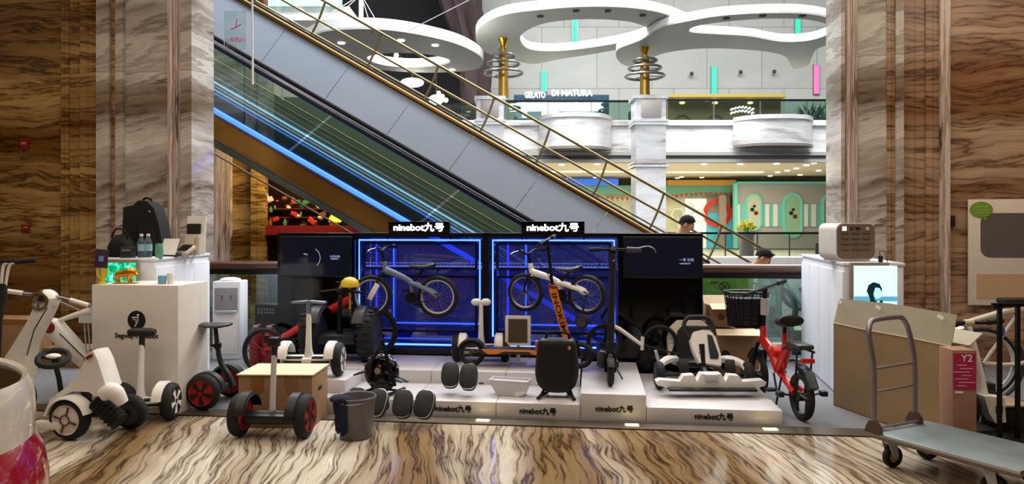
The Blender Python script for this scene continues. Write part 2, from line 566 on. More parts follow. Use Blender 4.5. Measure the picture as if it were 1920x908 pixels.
# ================================================================ escalator in front, stair behind
SL = 0.58
def line(px0, py0, D, px1):
    return W(px0, py0, D), W(px1, py0 + (px1 - px0) * SL, D)
DE = 9.9
esc = thing('escalator', 'long escalator with glass sides and blue light strip above the display', 'escalator', (0, DE, 0))
def band(name, m, px0, y_top, y_bot, px1, D, th, par, shift=(0, 0, 0)):
    """an inclined slab whose top and bottom edges run at the escalator's slope"""
    a, b = W(px0, y_top, D), W(px1, y_top + (px1 - px0) * SL, D)
    c, d = W(px1, y_bot + (px1 - px0) * SL, D), W(px0, y_bot, D)
    base = par.location
    return MB().prism([(p.x - base.x, p.z - base.z) for p in (a, b, c, d)], th, 'xz', D - base.y).build(name, m, par)
def itube(name, m, px0, py0, px1, D, r, par, n=8, sq=None, dz=0):
    a, b = line(px0, py0, D, px1)
    base = par.location
    return MB().tube([a - base, b - base], r, n, sq=sq).build(name, m, par)
EX0, EX1 = 250, 1160
def ye(y, x=EX0):       # y is the row at column 357
    return y + (x - 357) * SL
itube('handrail', M['black_rubber'], EX0, ye(44), EX1, DE, 0.036, esc, 12)
itube('handrail_track', M['chrome'], EX0, ye(53), EX1, DE, 0.012, esc)
itube('handrail_track', M['black_metal'], EX0, ye(60), EX1, DE, 0.030, esc)
dm('led_tube_blue', '2050ff', 0.5, es=3.4, ecol=(0.03, 0.12, 1.0))
dm('led_tube_white', 'a0c8ff', 0.5, es=1.5, ecol=(0.35, 0.6, 1.0))
itube('light_strip', M['led_tube_blue'], EX0, ye(181), EX1, DE - 0.03, 0.036, esc)
dm('skirt_steel', '7488a0', 0.35, metal=0.25)
band('skirt_cladding', M['skirt_steel'], EX0, ye(150), ye(178), EX1, DE + 0.02, 0.03, esc)
band('soffit_cladding', mat('bronze mirror cladding', 'b4843c', 0.24, metal=0.85, bump=0.2, scale=1.5), EX0, ye(187), ye(232), EX1, DE + 0.03, 0.05, esc)
itube('incline_tube', M['bronze'], EX0, ye(234), EX1, DE, 0.014, esc)
itube('incline_tube', M['brass'], EX0, ye(262), EX1, DE, 0.014, esc)
itube('incline_tube', M['bronze'], EX0, ye(190), EX1, DE - 0.01, 0.012, esc)
# glass panes between strip and handrail
xs = [EX0, 318, 542, 782, 1010, EX1]
sl = -40
for a, b in zip(xs[:-1], xs[1:]):
    base = esc.location
    def cp(x, yy):
        return W(x, ye(yy, x), DE)
    p = [cp(a + 2 + (0 if a == EX0 else 80), 62), cp(b - 2 + 80, 62), cp(b - 2, 176), cp(a + 2, 176)]
    MB().prism([(q.x - base.x, q.z - base.z) for q in p], 0.012, 'xz', 0.0).build('glass_pane', M['glass_dark'], esc)
# the steps between the two balustrades
n = 41
stepm = MB()
A0 = W(EX0, ye(170), DE)
for i in range(n):
    x = A0.x + 0.2 + i * 0.16 * 1.0
    z = A0.z - 0.12 - (x - A0.x) * SL
    stepm.box((x, DE + 0.52, z), (0.20, 0.86, 0.09))
stepm.T = Matrix()
st = stepm.build('steps', mat('ribbed dark step', '7c8894', 0.35, metal=0.6), esc); st.location = -esc.location
DF = DE + 1.05
band('inner_cladding', mat('far dark side panel', '8a9680', 0.2, metal=0.2), EX0, ye(64), ye(250), EX1, DF, 0.06, esc)
itube('light_strip', M['led_tube_white'], EX0, ye(128), EX1, DF - 0.03, 0.016, esc)
itube('light_strip', M['led_tube_blue'], EX0, ye(150), EX1, DF - 0.03, 0.012, esc)
for yy, kk, rr in ((98, 'brass', .006), (118, 'steel', .008), (136, 'steel', .012), (142, 'led_tube_white', .007), (158, 'steel', .016), (164, 'led_tube_blue', .007), (171, 'steel', .012)):
    itube('incline_tube', M[kk], EX0, ye(yy), EX1, DF - 0.05, rr, esc)  # extra tubes standing in for reflections on the escalator's inner side
itube('handrail', M['brass'], EX0, ye(86), EX1, DF - 0.03, 0.013, esc)
itube('incline_tube', M['brass'], EX0, ye(108), EX1, DF - 0.03, 0.008, esc)

# stair with pale clad side and bronze railings, further back
DS = 11.8
stair = thing('staircase', 'inclined stair with pale grey clad side and bronze tube railings', 'staircase', (0, DS, 0))
def ys(y, x):          # y is the row at column 454 (top edge of the cladding)
    return y + (x - 454) * 0.571
SX = [230, 345, 497, 617, 733, 850, 975, 1100, 1330]
base = stair.location
for a, b in zip(SX[:-1], SX[1:]):
    p = [W(a + .8 + 42, ys(0, a + 42.8), DS), W(b + 42, ys(0, b + 42), DS), W(b - 24, ys(128, b - 24), DS), W(a - 23.2, ys(128, a - 23.2), DS)]
    MB().prism([(q.x - base.x, q.z - base.z) for q in p], 0.05, 'xz', 0.0).build('side_panel', mat('pale cladding', 'aab0ba', 0.35, coat=0.2, var=0.03), stair)
def stube(name, m, x0, y0, x1, r, D=DS, n=8):
    a, b = W(x0, y0, D) - base, W(x1, y0 + (x1 - x0) * 0.571, D) - base
    return MB().tube([a, b], r, n).build(name, m, stair)
stube('edge_trim', M['bronze'], 400, ys(1, 400), 1330, 0.045)
stube('edge_trim', M['black_metal'], 400, ys(-6, 400), 1330, 0.03, DS + 0.05)
def rail_line(x, y0, x0, s):
    return y0 + (x - x0) * s
top_rail = lambda x: 167 + (x - 900) * 0.566
mid_rail = lambda x: 208 + (x - 900) * 0.562
low_rail = lambda x: 240 + (x - 900) * 0.566
DR = DS + 0.12
for nm, f, r in (('top_rail', top_rail, 0.024), ('middle_rail', mid_rail, 0.020), ('lower_rail', low_rail, 0.016)):
    x0, x1 = 430, 1452
    MB().tube([W(x0, f(x0), DR) - base, W(x1, f(x1), DR) - base], r, 10).build(nm, M['brass'], stair)
for x in (480, 587, 692, 799, 904, 1008, 1115, 1222, 1330, 1420):
    b = W(x - 6, ys(-2, x - 6), DR) - base
    t = W(x + 23, top_rail(x + 23), DR) - base
    MB().tube([b, b.lerp(t, .5) + Vector((0.02, 0, -0.0)), t], 0.019, 8, smooth=3).build('rail_post', M['brass'], stair)
# treads of the stair, behind the railing
tm = MB()
q0 = W(454, 0, DS)
for i in range(40):
    x = q0.x - 1.4 + i * 0.28
    z = q0.z - 0.25 - (x - q0.x) * 0.571
    tm.box((x, DS + 0.95, z), (0.32, 1.5, 0.16))
tr = tm.build('treads', mat('stair tread stone', '8c8478', 0.6), stair); tr.location = -base

# little landing flight on which the two riders stand
lf = thing('step_flight', 'short flight of steps behind the railing carrying two people', 'steps', (1.75, 9.5, -0.9))
fl = MB()
for i, z in enumerate((0.0, 0.0, -0.12, -0.24, -0.36, -0.42)):
    fl.box((i * 0.27, 0.2, (z + 0.9) / 2 - 1.0), (0.28, 1.0, z + 0.9 + 2.0))
fl.build('treads', M['dark_grey'], lf)
MB().box((0.7, -0.32, -0.9), (1.66, 0.02, 2.0)).build('side_panel', M['dark_grey'], lf)

# hanging clear panel with a pink sticker, on a white pole
hp = thing('hanging_sign', 'clear hanging panel with small pink lettering and a white pole', 'sign', W(445, 60, 9.3))
MB().box((0, 0, 0.02), (0.34, 0.006, 0.5)).build('clear_panel', M['glass_clear'], hp)
MB().cyl((0.19, 0, 0.9), (0.20, 0, -0.68), 0.011, 0.014, 8).build('pole', M['white_paint'], hp)
pk = mat('pink sticker', 'e83890', 0.5)
text('小Q机器人', 0.27, 0.065, pk, hp, (-0.02, -0.006, -0.10), mirror=True)
MB().tube([(-0.09, -0.006, 0.03), (-0.02, -0.006, 0.055), (0.05, -0.006, 0.10)], 0.006, 6).tube([(0.0, -0.006, 0.17), (-0.02, -0.006, 0.06)], 0.005, 6).build('symbol', pk, hp)

# brown wall beneath the escalator
def fbox(name, m, px0, px1, D, z0, z1, th=0.3):
    a, b = W(px0, HZ, D), W(px1, HZ, D)
    return MB().box((0, th / 2, (z1 - z0) / 2), (b.x - a.x, th, z1 - z0)).build(name, m, None, ((a.x + b.x) / 2, D, z0))
struct(fbox('wall_left', M['marble_gold'], 150, 492, 12.9, -1.5, 6.0))
struct(fbox('trim_20', M['marble_vert'], 398, 432, 12.8, -1.5, 5.5, 0.1))
struct(fbox('trim_21', M['marble_gold'], 470, 494, 12.75, -1.5, 5.5, 0.2))
a_, b_ = W(492, HZ, 13.6), W(1330, HZ, 13.6)
zz = lambda px: CZ - (ys(60, px) - HZ) / F * 13.6
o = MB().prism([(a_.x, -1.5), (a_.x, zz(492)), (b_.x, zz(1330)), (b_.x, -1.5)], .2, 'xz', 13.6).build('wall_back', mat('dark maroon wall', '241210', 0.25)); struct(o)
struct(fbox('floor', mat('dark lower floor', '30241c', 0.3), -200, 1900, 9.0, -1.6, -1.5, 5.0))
# ================================================================ invented stall standing in for reflections under the escalator
stall = thing('reflection_stall', 'made-up stall of lamps and goods standing in for reflections under the escalator', 'stall', W(620, 440, 13.0))
S13 = F / 13.0
def sp(px, py, D=13.0):
    return W(px, py, D) - stall.location
MB().box(tuple(sp(620, 432)), (2.3, 0.3, 0.16)).build('counter', M['dark_red'], stall)
arc = MB()
arc.tube([sp(545, 350), sp(570, 330), sp(610, 335), sp(650, 370), sp(690, 400)], 0.03, 6, smooth=4)
arc.build('reflection_curve', mat('red reflection', 'a82818', 0.5, es=0.4), stall)
dm('reflection_yellow', 'ffd428', 0.5, es=2.4)
dm('reflection_red', 'ff3020', 0.5, es=1.3)
for px, py, w in ((557, 352, 0.10), (612, 361, 0.13), (628, 410, 0.12)):
    c = sp(px, py)
    o = MB().lathe([(0.02, 0.09), (w * .6, 0.06), (w, -0.02), (w * .9, -0.06), (0.0, -0.06)], tuple(c), n=16).build('reflection_lamp', M['reflection_yellow'], stall)
goods = [mat('goods red', 'b83020', 0.5), mat('goods yellow', 'd8b840', 0.5), mat('goods green', '38703c', 0.5), mat('goods pale', 'c8c0b0', 0.5), mat('goods rust', '884820', 0.5)]
rg = random.Random(3)
for i in range(60):
    px = rg.uniform(500, 715)
    py = rg.uniform(372, 425) + max(0, (px - 610) * 0.10)
    if py > 428:
        continue
    c = sp(px, py, rg.uniform(12.95, 13.3))
    s_ = rg.uniform(.03, .075)
    g = MB()
    if i % 3 == 0:
        g.box(tuple(c), (s_ * 2, .05, s_ * 1.3), rot=(0, rg.uniform(-.9, .9), 0), bev=.008)
    elif i % 3 == 1:
        g.lathe([(0, 0), (s_ * .5, 0), (s_ * .55, s_), (s_ * .2, s_ * 1.5), (s_ * .2, s_ * 1.9), (0, s_ * 1.9)], tuple(c), n=10)
    else:
        g.sphere(tuple(c), (s_ * .8, .04, s_ * .6), 10, 6)
    g.build('packet', goods[rg.randrange(5)], stall)
for k in range(3):
    MB().box(tuple(sp(600, 392 + k * 16, 13.35)), (2.2 - .3 * k, .4, .02)).build('shelf', M['dark_red'], stall)
for px, py in ((585, 378), (600, 384), (625, 372), (655, 390)):
    MB().sphere(tuple(sp(px, py, 12.9)), 0.035, 8, 6).build('reflection_lantern', M['reflection_red'], stall)

# ================================================================ atrium: far walls, floors, ceilings
struct(fbox('floor', M['far_floor'], -2000, 3400, 31.0, -0.4, 0.0, 24.0))
o = fbox('wall_back', M['panel_stone'], 640, 2300, 34.0, 5.0, 16.0); struct(o)
o = fbox('wall_left', M['cool_white'], -700, 640, 36.0, -5, 16.0); struct(o)
# second-floor slab with marble fascia
DB = 28.0
struct(fbox('floor', M['far_floor'], 680, 2300, DB + .45, 5.0, 5.25, 5.7))
o = fbox('wall_back', M['marble_white'], 780, 2300, DB, 4.3, 5.45, 0.4); struct(o)
zc = lambda py, D: CZ - (py - HZ) / F * D
struct(fbox('trim_22', M['marble_white'], 780, 2300, DB - 0.12, zc(236, DB), zc(226, DB), 0.3))
struct(fbox('trim_23', mat('dark fascia line', '6c6464', 0.4), 780, 2300, DB - 0.08, zc(299, DB), zc(292, DB), 0.3))
struct(fbox('trim_24', M['canopy'], 780, 2300, DB - 0.10, zc(305, DB), zc(299, DB), 0.3))
struct(fbox('trim_25', M['canopy'], 780, 2300, DB - 0.15, zc(292, DB), zc(286, DB), 0.3))
def bow(name, px0, px1, py0, py1, bulge, label):
    a, b = W(px0, HZ, DB), W(px1, HZ, DB)
    w = b.x - a.x
    z1, z0 = zc(py0, DB), zc(py1, DB)
    pts = []
    for i in range(17):
        t = i / 16
        e = min(1.0, t * 6, (1 - t) * 6)
        pts.append((a.x + w * t, DB - .2 - bulge * (e ** 0.6) * (0.55 + 0.45 * math.sin(PI * t))))
    pts += [(b.x, DB - 0.17), (a.x, DB - 0.17)]
    o = MB().prism(pts, z1 - z0, 'xy', z0).build(name, M['marble_white'])
    lip = [(x + (0.0), y - (0.08 if y < DB - .18 else 0)) for x, y in pts]
    l = MB().prism(lip, 0.16, 'xy', z1).build('coping', M['marble_white'], o)
    l2 = MB().prism([(x, y - (0.03 if y < DB - .18 else 0)) for x, y in pts], 0.10, 'xy', z0 - 0.05).build('base_moulding', mat('bow moulding', '9a8c84', 0.5), o)
    return tag(o, label, 'balcony')
bow('balcony', 1010, 1145, 228, 282, 1.1, 'bowed pale marble balcony front below the blue lit kiosk')
bow('balcony', 1372, 1520, 230, 276, 0.9, 'bowed pale marble balcony front right of the tall square pillar')
# pillars and pedestals
def pillar(px0, px1, py0, py1, D, depth, label):
    a, b = W(px0, HZ, D), W(px1, HZ, D)
    w = b.x - a.x
    z1, z0 = zc(py0, D), (zc(py1, D) if py1 else 0.0)
    r = thing('pillar', label, 'pillar', ((a.x + b.x) / 2, D, z0))
    h = z1 - z0
    MB().box((0, depth / 2, h / 2), (w * 0.92, depth, h)).build('shaft', M['marble_white'], r)
    MB().box((0, depth / 2, h - 0.06), (w * 1.06, depth + 0.12, 0.12)).build('capital', M['marble_white'], r)
    return r, w, h
r, w, h = pillar(1190, 1251, 178, None, 24.0, 1.0, 'tall square marble pillar rising past the balcony behind the stair foot')
for py in (226, 232, 305, 311):
    MB().box((0, 0.5, zc(py, 24.0)), (w * 1.08, 1.1, 0.07)).build('moulding', M['marble_white'], r)
MB().box((0, -0.02, zc(204, 24.0)), (w * 0.62, 0.06, 0.6), bev=0.03).build('panel', mat('inset grey marble', 'c8beb4', 0.4), r)
r, w, h = pillar(891, 946, 180, 345, 24.0, 1.0, 'square marble pillar left of the blue lit kiosk, stair railing across it')
for py in (226, 232):
    MB().box((0, 0.5, zc(py, 24.0) - r.location.z), (w * 1.08, 1.1, 0.07)).build('moulding', M['marble_white'], r)
MB().box((0, -0.02, zc(204, 24.0) - r.location.z), (w * 0.62, 0.06, 0.6), bev=0.03).build('panel', mat('inset grey marble', 'c8beb4', 0.4), r)

# upper glass railing
for nm, a, b, py, lab in (('glass_railing', 946, 1190, 190, 'upper floor glass railing in front of the kiosk'), ('glass_railing', 1251, 1600, 188, 'upper floor glass railing in front of the lamp lit restaurant'),
                          ('glass_railing', 700, 891, 196, 'upper floor glass railing left of the kiosk')):
    A, B = W(a, HZ, DB + 0.2), W(b, HZ, DB + 0.2)
    t = thing(nm, lab, 'railing', ((A.x + B.x) / 2, DB + 0.2, 5.45), 0, 'glass railings of the upper floor')
    w = B.x - A.x
    z = zc(py, DB + 0.2) - 5.45
    MB().tube([(-w / 2, 0, z), (w / 2, 0, z)], 0.045, 8).build('handrail', M['black_metal'], t)
    k = max(2, round(w / 1.7))
    for i in range(k):
        x0 = -w / 2 + w * i / k
        MB().box((x0 + w / k / 2, 0, z / 2 + 0.02), (w / k - 0.03, 0.02, z - 0.06)).build('glass_pane', M['glass_green'], t)
        MB().box((x0, 0, z / 2), (0.04, 0.04, z)).build('rail_post', M['steel'], t)

# gold columns carrying rings
def gold_column(px, pyt, pyb, D, label, rings, cone):
    b = W(px, pyb, D)
    t = thing('gold_column', label, 'column', b)
    s = D / F
    h = (pyb - pyt) * s
    MB().cyl((0, 0, 0), (0, 0, h * 0.8), 9.5 * s, 8.5 * s, 20).build('shaft', mat('gilded shaft', 'b08838', 0.35, metal=0.6), t)
    MB().lathe([(0.0, 0), (5 * s, 0), (5.5 * s, 8 * s), (10 * s, 18 * s), (8 * s, 20 * s), (0, 20 * s)], (0, 0, h * 0.8), n=20).build('flared_top', M['gold'], t)
    for (py, rr) in rings:
        MB().torus((0, 0, (pyb - py) * s), (0, 0, 1), rr * s, 2.6 * s, 32, 8).build('ring', mat('silver ring', '9a9690', 0.3, metal=0.6), t)
        sp_ = MB()
        for a in range(3):
            e = Vector((math.cos(a * 2.09), math.sin(a * 2.09), 0))
            sp_.tube([Vector((0, 0, (pyb - py) * s)) + e * 6 * s, Vector((0, 0, (pyb - py) * s)) + e * rr * s], 0.02, 6)
        sp_.build('ring_bracket', M['steel'], t)
    return t
gold_column(944, 68, 182, 24.5, 'gilded round column with three silver rings on the left pillar', ((105, 22), (120, 30), (137, 36)), 0)
gold_column(1209, 88, 180, 24.5, 'gilded round column with three silver rings on the tall pillar', ((114, 22), (128, 30), (143, 36)), 0)

# floating canopies, traced on their level and given real thickness
def canopy(name, label, z, outer, holes, th, spots, D_off=0):
    pts = [G(x, y, z) for x, y in outer]
    c = sum(pts, Vector()) / len(pts)
    def loop(o):
        return [((G(x, y, z) - c).x, (G(x, y, z) - c).y) for x, y in o]
    def sm(l):
        return [(v.x, v.y) for v in catmull([(a, b, 0) for a, b in l], 5, True)]
    t = thing(name, label, 'ceiling canopy', c, 0, 'floating ring canopies in the atrium')
    MB().prism(sm(loop(outer)), 0.04, 'xy', 0, [sm(loop(h)) for h in holes]).build('underside', M['canopy'], t)
    MB().prism(sm(loop(outer)), th, 'xy', 0.045, [sm(loop(h)) for h in holes]).build('rim', M['canopy_rim'], t)
    for x, y, lit in spots:
        p = G(x, y, z) - c
        MB().cyl((p.x, p.y, -0.03), (p.x, p.y, 0.01), 0.10, 0.10, 12).build('downlight', M['lit_white'] if lit else M['dark_grey'], t)
    return t
canopy('ring_canopy', 'round white canopy with teardrop hole above the kiosk', 7.8,
       [(893, 62), (912, 42), (950, 27), (1010, 19), (1090, 13), (1170, 14), (1230, 22), (1275, 36), (1296, 50), (1262, 62), (1200, 84), (1120, 100), (1050, 111), (1000, 120), (960, 112), (915, 100), (896, 84)],
       [[(975, 72), (992, 55), (1030, 42), (1100, 36), (1175, 40), (1212, 52), (1217, 62), (1180, 76), (1110, 89), (1040, 96), (992, 92)]], 0.24,
       [(1013, 30, 0), (1080, 20, 0), (1140, 20, 0), (1205, 28, 0)])
canopy('ring_canopy', 'white winding canopy with long oval hole near the right pillar', 7.5,
       [(1240, 52), (1290, 40), (1350, 30), (1430, 25), (1510, 26), (1566, 38), (1590, 60), (1570, 78), (1532, 92), (1522, 108), (1515, 122), (1492, 130), (1482, 122), (1472, 106), (1430, 96), (1350, 91), (1290, 93), (1235, 103), (1195, 125), (1170, 122), (1156, 108), (1160, 92), (1200, 76)],
       [[(1294, 60), (1310, 48), (1400, 37), (1490, 35), (1540, 42), (1562, 54), (1545, 68), (1510, 77), (1462, 78), (1404, 68), (1340, 64)]], 0.22,
       [(1430, 29, 0), (1505, 29, 0), (1562, 40, 1), (1362, 34, 0)])
canopy('ring_canopy', 'low white canopy with dark oval opening left, above the stair railing', 6.6,
       [(560, 86), (600, 62), (660, 55), (730, 57), (800, 68), (860, 84), (898, 104), (906, 120), (888, 131), (830, 136), (760, 135), (690, 128), (620, 112), (575, 100)],
       [[(690, 106), (730, 100), (790, 101), (835, 109), (844, 116), (830, 122), (780, 127), (730, 124), (698, 116)]], 0.26,
       [(752, 75, 1), (816, 84, 1), (848, 130, 1), (640, 80, 1)])
t = thing('support_mast', 'thin white mast with fanned stay cables above the left canopy', 'mast', W(677, 58, 19.8))
MB().cyl((0, 0, 0), (0, 0, 3.0), 0.062, 0.062, 12).build('mast_tube', M['white_paint'], t)
for dx in (-80, -55, 22, 42, 150):
    a = W(677, -10, 19.8) - t.location
    b = W(677 + dx, 62 if dx > 0 else 40, 19.0) - t.location
    if dx == 150:
        a = W(900, -10, 19.0) - t.location
        b = W(765, 58, 18.8) - t.location
    MB().tube([a, b], 0.012, 6).build('stay_cable', M['steel'], t)

# coloured light strips on the far wall
for px, y0, y1, k, lab in ((1078, 33, 80, 'lit_teal', 'teal light strip seen through the teardrop canopy hole'), (1020, 133, 172, 'lit_teal', 'teal light strip on stone wall above the kiosk lettering'), (1339, 125, 179, 'lit_teal', 'teal light strip on stone wall above the restaurant'),
                           (1496, 35, 71, 'lit_teal', 'teal light strip seen through the long oval canopy hole'), (1531, 122, 176, 'lit_pink', 'pink light strip on stone wall near the right pillar')):
    D = 33.9
    p = W(px, y1, D)
    h = (y1 - y0) * D / F
    t = thing('wall_light', lab, 'wall light', p, 0, 'coloured light strips on the far stone wall')
    MB().box((0, 0, h / 2), (0.23, 0.08, h)).build('glow_tube', M[k], t)
    MB().box((0, 0.05, h / 2), (0.30, 0.06, h + 0.06)).build('backplate', M['steel'], t)
# small wall fixtures
for px, py in ((1297, 138), (1389, 135), (1452, 134)):
    p = W(px, py, 33.8)
    t = thing('wall_camera', 'small dark camera fixed on the far stone wall', 'camera', p, 0, 'small cameras on the far stone wall')
    MB().sphere((0, 0, 0), (0.09, 0.1, 0.09), 10, 8).box((0, 0.1, 0.06), (0.06, 0.12, 0.06)).build('camera_body', M['dark_grey'], t)

# dark void, rock pillar, upper left bright storey
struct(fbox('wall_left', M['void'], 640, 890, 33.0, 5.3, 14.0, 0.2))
mb = MB()
rings = []
for i in range(15):
    z = 5.0 + i * 0.6
    t_ = i / 14
    ring = []
    cx = W(890, HZ, 30.5).x - 0.9 * max(0, t_ - 0.45) * 2.2
    for j in range(18):
        a = 2 * PI * j / 18
        rr = (0.62 + 1.0 * max(0, t_ - 0.5)) * (1 + 0.22 * math.sin(3 * a + i * 0.5) + 0.12 * math.sin(7 * a - i * 0.3))
        ring.append((cx + rr * math.cos(a), 30.5 + rr * math.sin(a), z))
    rings.append(ring)
mb.rings(rings)
tag(mb.build('rock_column', M['rock']), 'dark brown twisted rock column between black void and stone wall', 'column')
struct(fbox('floor', M['white_paint'], 380, 655, 27.0, zc(38, 27), zc(12, 27), 5))
ub = thing('glass_railing', 'glass railing of the bright white upper storey behind the support mast', 'railing', W(560, 14, 26.8))
MB().tube([(-1.6, 0, 0.75), (1.8, 0, 0.75)], 0.04, 8).build('handrail', M['steel'], ub)
for i in range(4):
    MB().box((-1.2 + i * 0.85, 0, 0.36), (0.8, 0.02, 0.68)).build('glass_pane', M['glass_green'], ub)
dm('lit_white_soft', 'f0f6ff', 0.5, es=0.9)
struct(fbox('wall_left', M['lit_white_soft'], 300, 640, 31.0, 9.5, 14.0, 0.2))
# cloud lamps under the left canopy
def sculpted(px, py, wpx, hpx, D, label):
    s = D / F
    o = MB().sphere((0, 0, 0), (wpx / 2 * s, 0.35, hpx / 2 * s), 18, 10).build('pendant_shade', M['lit_white'])
    o.location = W(px, py, D)
    MB().cyl((0, 0, hpx / 2 * s - .05), (0, 0, 6.6 - W(px, py, D).z), 0.02, 0.02, 6).build('cord', M['steel'], o)
    return tag(o, label, 'lamp', 'large white lamps in the dark hall')
sculpted(773, 155, 44, 17, 24, 'wide white drum lamp in the dark below the left canopy')
sculpted(818, 187, 28, 18, 24, 'smaller white lamp in the dark right above the stair trim')
for i, (px, py) in enumerate(((743, 104), (752, 113), (762, 119), (822, 175), (829, 181), (836, 188))):
    o = MB().sphere((0, 0, 0), 0.09, 10, 6).build('spotlight', M['lamp_cream'], None, W(px, py, 25))
    MB().cyl((0, 0, .05), (0, 0, max(.3, 6.6 - W(px, py, 25).z)), .015, .015, 6).build('stem', M['black_metal'], o)
    tag(o, 'small glowing spotlight seen through the left canopy opening' if i < 3 else 'small glowing spotlight in the dark below the left canopy', 'spotlight', 'spotlights in the canopy opening' if i < 3 else 'spotlights below the left canopy')

# kiosk with illuminated lettering on the upper floor
D = 30.6
kz = W(1053, 226, D)
ki = thing('kiosk', 'dark blue glazed kiosk with white lit lettering on the upper floor', 'kiosk', (kz.x, D, 5.25))
kw = (1145 - 966) * D / F
kh = zc(177, D) - 5.25
kb = mat('kiosk dark blue glass', '2c4454', 0.15, coat=0.5)
MB().box((-kw * 0.0, 0.8, kh / 2), (kw, 1.4, kh)).build('glazed_body', kb, ki)
MB().box((-kw * 0.12, 0.04, kh * 0.45), (kw * 0.18, 0.1, kh * 0.45)).build('lit_window', M['lamp_cream'], ki)
MB().box((kw * 0.16, 0.04, kh * 0.30), (kw * 0.2, 0.1, kh * 0.25)).build('display_case', mat('case violet', '504870', 0.3, es=0.3), ki)
text('GELATO', 0.88, 0.26, M['lit_white'], ki, (-kw / 2 + 0.9, -0.02, kh - 0.02), name='lit_lettering', depth=0.03, bold=0.02)
text('DI NATURA', 1.72, 0.26, M['lit_white'], ki, (kw * 0.11, -0.02, kh + 0.06), name='lit_lettering', depth=0.03, bold=0.02)
text('ICE CREAM & COFFEE', 1.6, 0.12, M['light_grey'], ki, (kw * 0.10, 0.05, kh - 0.32), name='small_lettering', depth=0.03)
MB().box((-kw / 2 + 0.45, 0.02, kh - 0.75), (0.22, 0.08, 0.5), bev=0.03).build('lit_sign', M['lit_white'], ki)
for px in (987, 1003, 1016, 1075, 1098, 1122):
    p = W(px, 204, D) - ki.location
    MB().lathe([(0.01, 0.12), (0.03, 0.10), (0.12, 0.0), (0.0, 0.0)], (p.x, -0.05, p.z), n=12).build('pendant_lamp', M['lamp_cream'], ki)

# restaurant to the right
D = 32.0
a, b = W(1251, HZ, D), W(1470, HZ, D)
re = thing('restaurant_front', 'dim restaurant front with arched niches and warm lamps on the upper floor', 'shop', ((a.x + b.x) / 2, D, 5.25))
rw = b.x - a.x
rh = zc(179, D) - 5.25
MB().box((0, 0.5, rh / 2), (rw, 0.3, rh)).build('back_wall', mat('olive brown wall', '6c5a34', 0.6), re)
MB().box((0, 0.1, rh - 0.06), (rw, 0.9, 0.14)).build('cornice', mat('gilt cornice', '9c8a44', 0.5), re)
for px in (1283, 1345, 1415):
    p = W(px, 205, D).x - re.location.x
    MB().lathe([(0.34, -0.03), (0.38, -0.03), (0.38, 0.03), (0.34, 0.03)], (p, 0.3, 0.78), (0, 1, 0), 20, closed=True).box((p, 0.3, 0.4), (0.7, 0.08, 0.7)).build('arched_niche', mat('niche wood', '4c3c1c', 0.5), re)
for px in (1280, 1342, 1408):
    p = W(px, 192, D) - re.location
    MB().sphere((p.x, 0.1, p.z), (0.14, 0.1, 0.07), 10, 6).build('wall_lamp', M['lamp_cream'], re)
ch = MB()
for i in range(14):
    p = W(1372 + (i % 7) * 6.5, 212 - (i // 7) * 7 - 4 * math.sin((i % 7) / 6 * PI), 30) 
    ch.box(tuple(p), (0.12, 0.08, 0.07), rot=(0, -0.6, 0))
tag(ch.build('chandelier', M['lit_white']), 'glowing chandelier of small white plates in front of the restaurant', 'chandelier')
# plant
pl = thing('potted_plant', 'dark green bushy plant behind the upper glass railing at right', 'plant', W(1547, 222, 29.2))
pl.location.z = 5.36; pl.scale = (1.9, 1.3, 1.9)
fm = MB()
for i in range(90):
    a = random.uniform(0, 2 * PI); e = random.uniform(0.2, 1.3)
    b0 = Vector((random.uniform(-.4, .4), random.uniform(-.2, .2), 0.15))
    tip = b0 + Vector((math.cos(a) * math.cos(e) * .4, math.sin(a) * math.cos(e) * .2, math.sin(e) * .45))
    mid = b0.lerp(tip, .5) + Vector((0, 0, 0.05))
    sd = Vector((-math.sin(a), math.cos(a), 0)) * 0.03
    fm._f([fm._v(b0), fm._v(mid + sd), fm._v(tip), fm._v(mid - sd)])
fm.build('foliage', mat('dark leaf', '24482c', 0.5), pl, flat=True)
MB().lathe([(0.0, 0), (0.22, 0), (0.28, 0.3), (0.24, 0.3), (0.2, 0.26), (0, 0.26)], (0, 0, -0.1), n=16).build('pot', M['dark_grey'], pl)

# ---------------- ground floor: ceiling, shop front with ovals, railing
struct(fbox('ceiling', M['ceil'], 700, 2400, DB + 0.3, 4.32, 4.45, 22.0))
area('shop_ceiling_light', (6, 36, 4.25), 18, 1500, (1.0, 0.93, 0.74), sy=8)
area('upper_floor_light', (6, 30.5, 9.0), 14, 160, (1.0, 0.97, 0.9), sy=2)
for py, x0, x1, th, k in ((322, 940, 1192, 0.5, 'lamp_cream'), (323, 1251, 1430, 0.5, 'lamp_cream')):
    z = 4.30
    A, B = G(x0, py, z), G(x1, py, z)
    t = MB().box((0, 0, 0), (B.x - A.x, 0.35, 0.05)).build('light_cove', M[k], None, ((A.x + B.x) / 2, A.y, z))
    tag(t, 'long glowing cove light in ceiling ' + ('left' if x0 < 1200 else 'right') + ' of the tall marble pillar', 'ceiling light', 'long glowing ceiling coves')
spots = [(1053, 309), (1120, 308), (1066, 334), (1116, 333), (1320, 308), (1328, 304), (1388, 308), (1456, 307), (1470, 304), (1512, 310), (1526, 306), (1540, 303), (1493, 316), (1556, 315), (1458, 323), (1476, 320), (1500, 328), (1535, 320), (1444, 330), (1270, 334), (1278, 332), (1316, 333)]
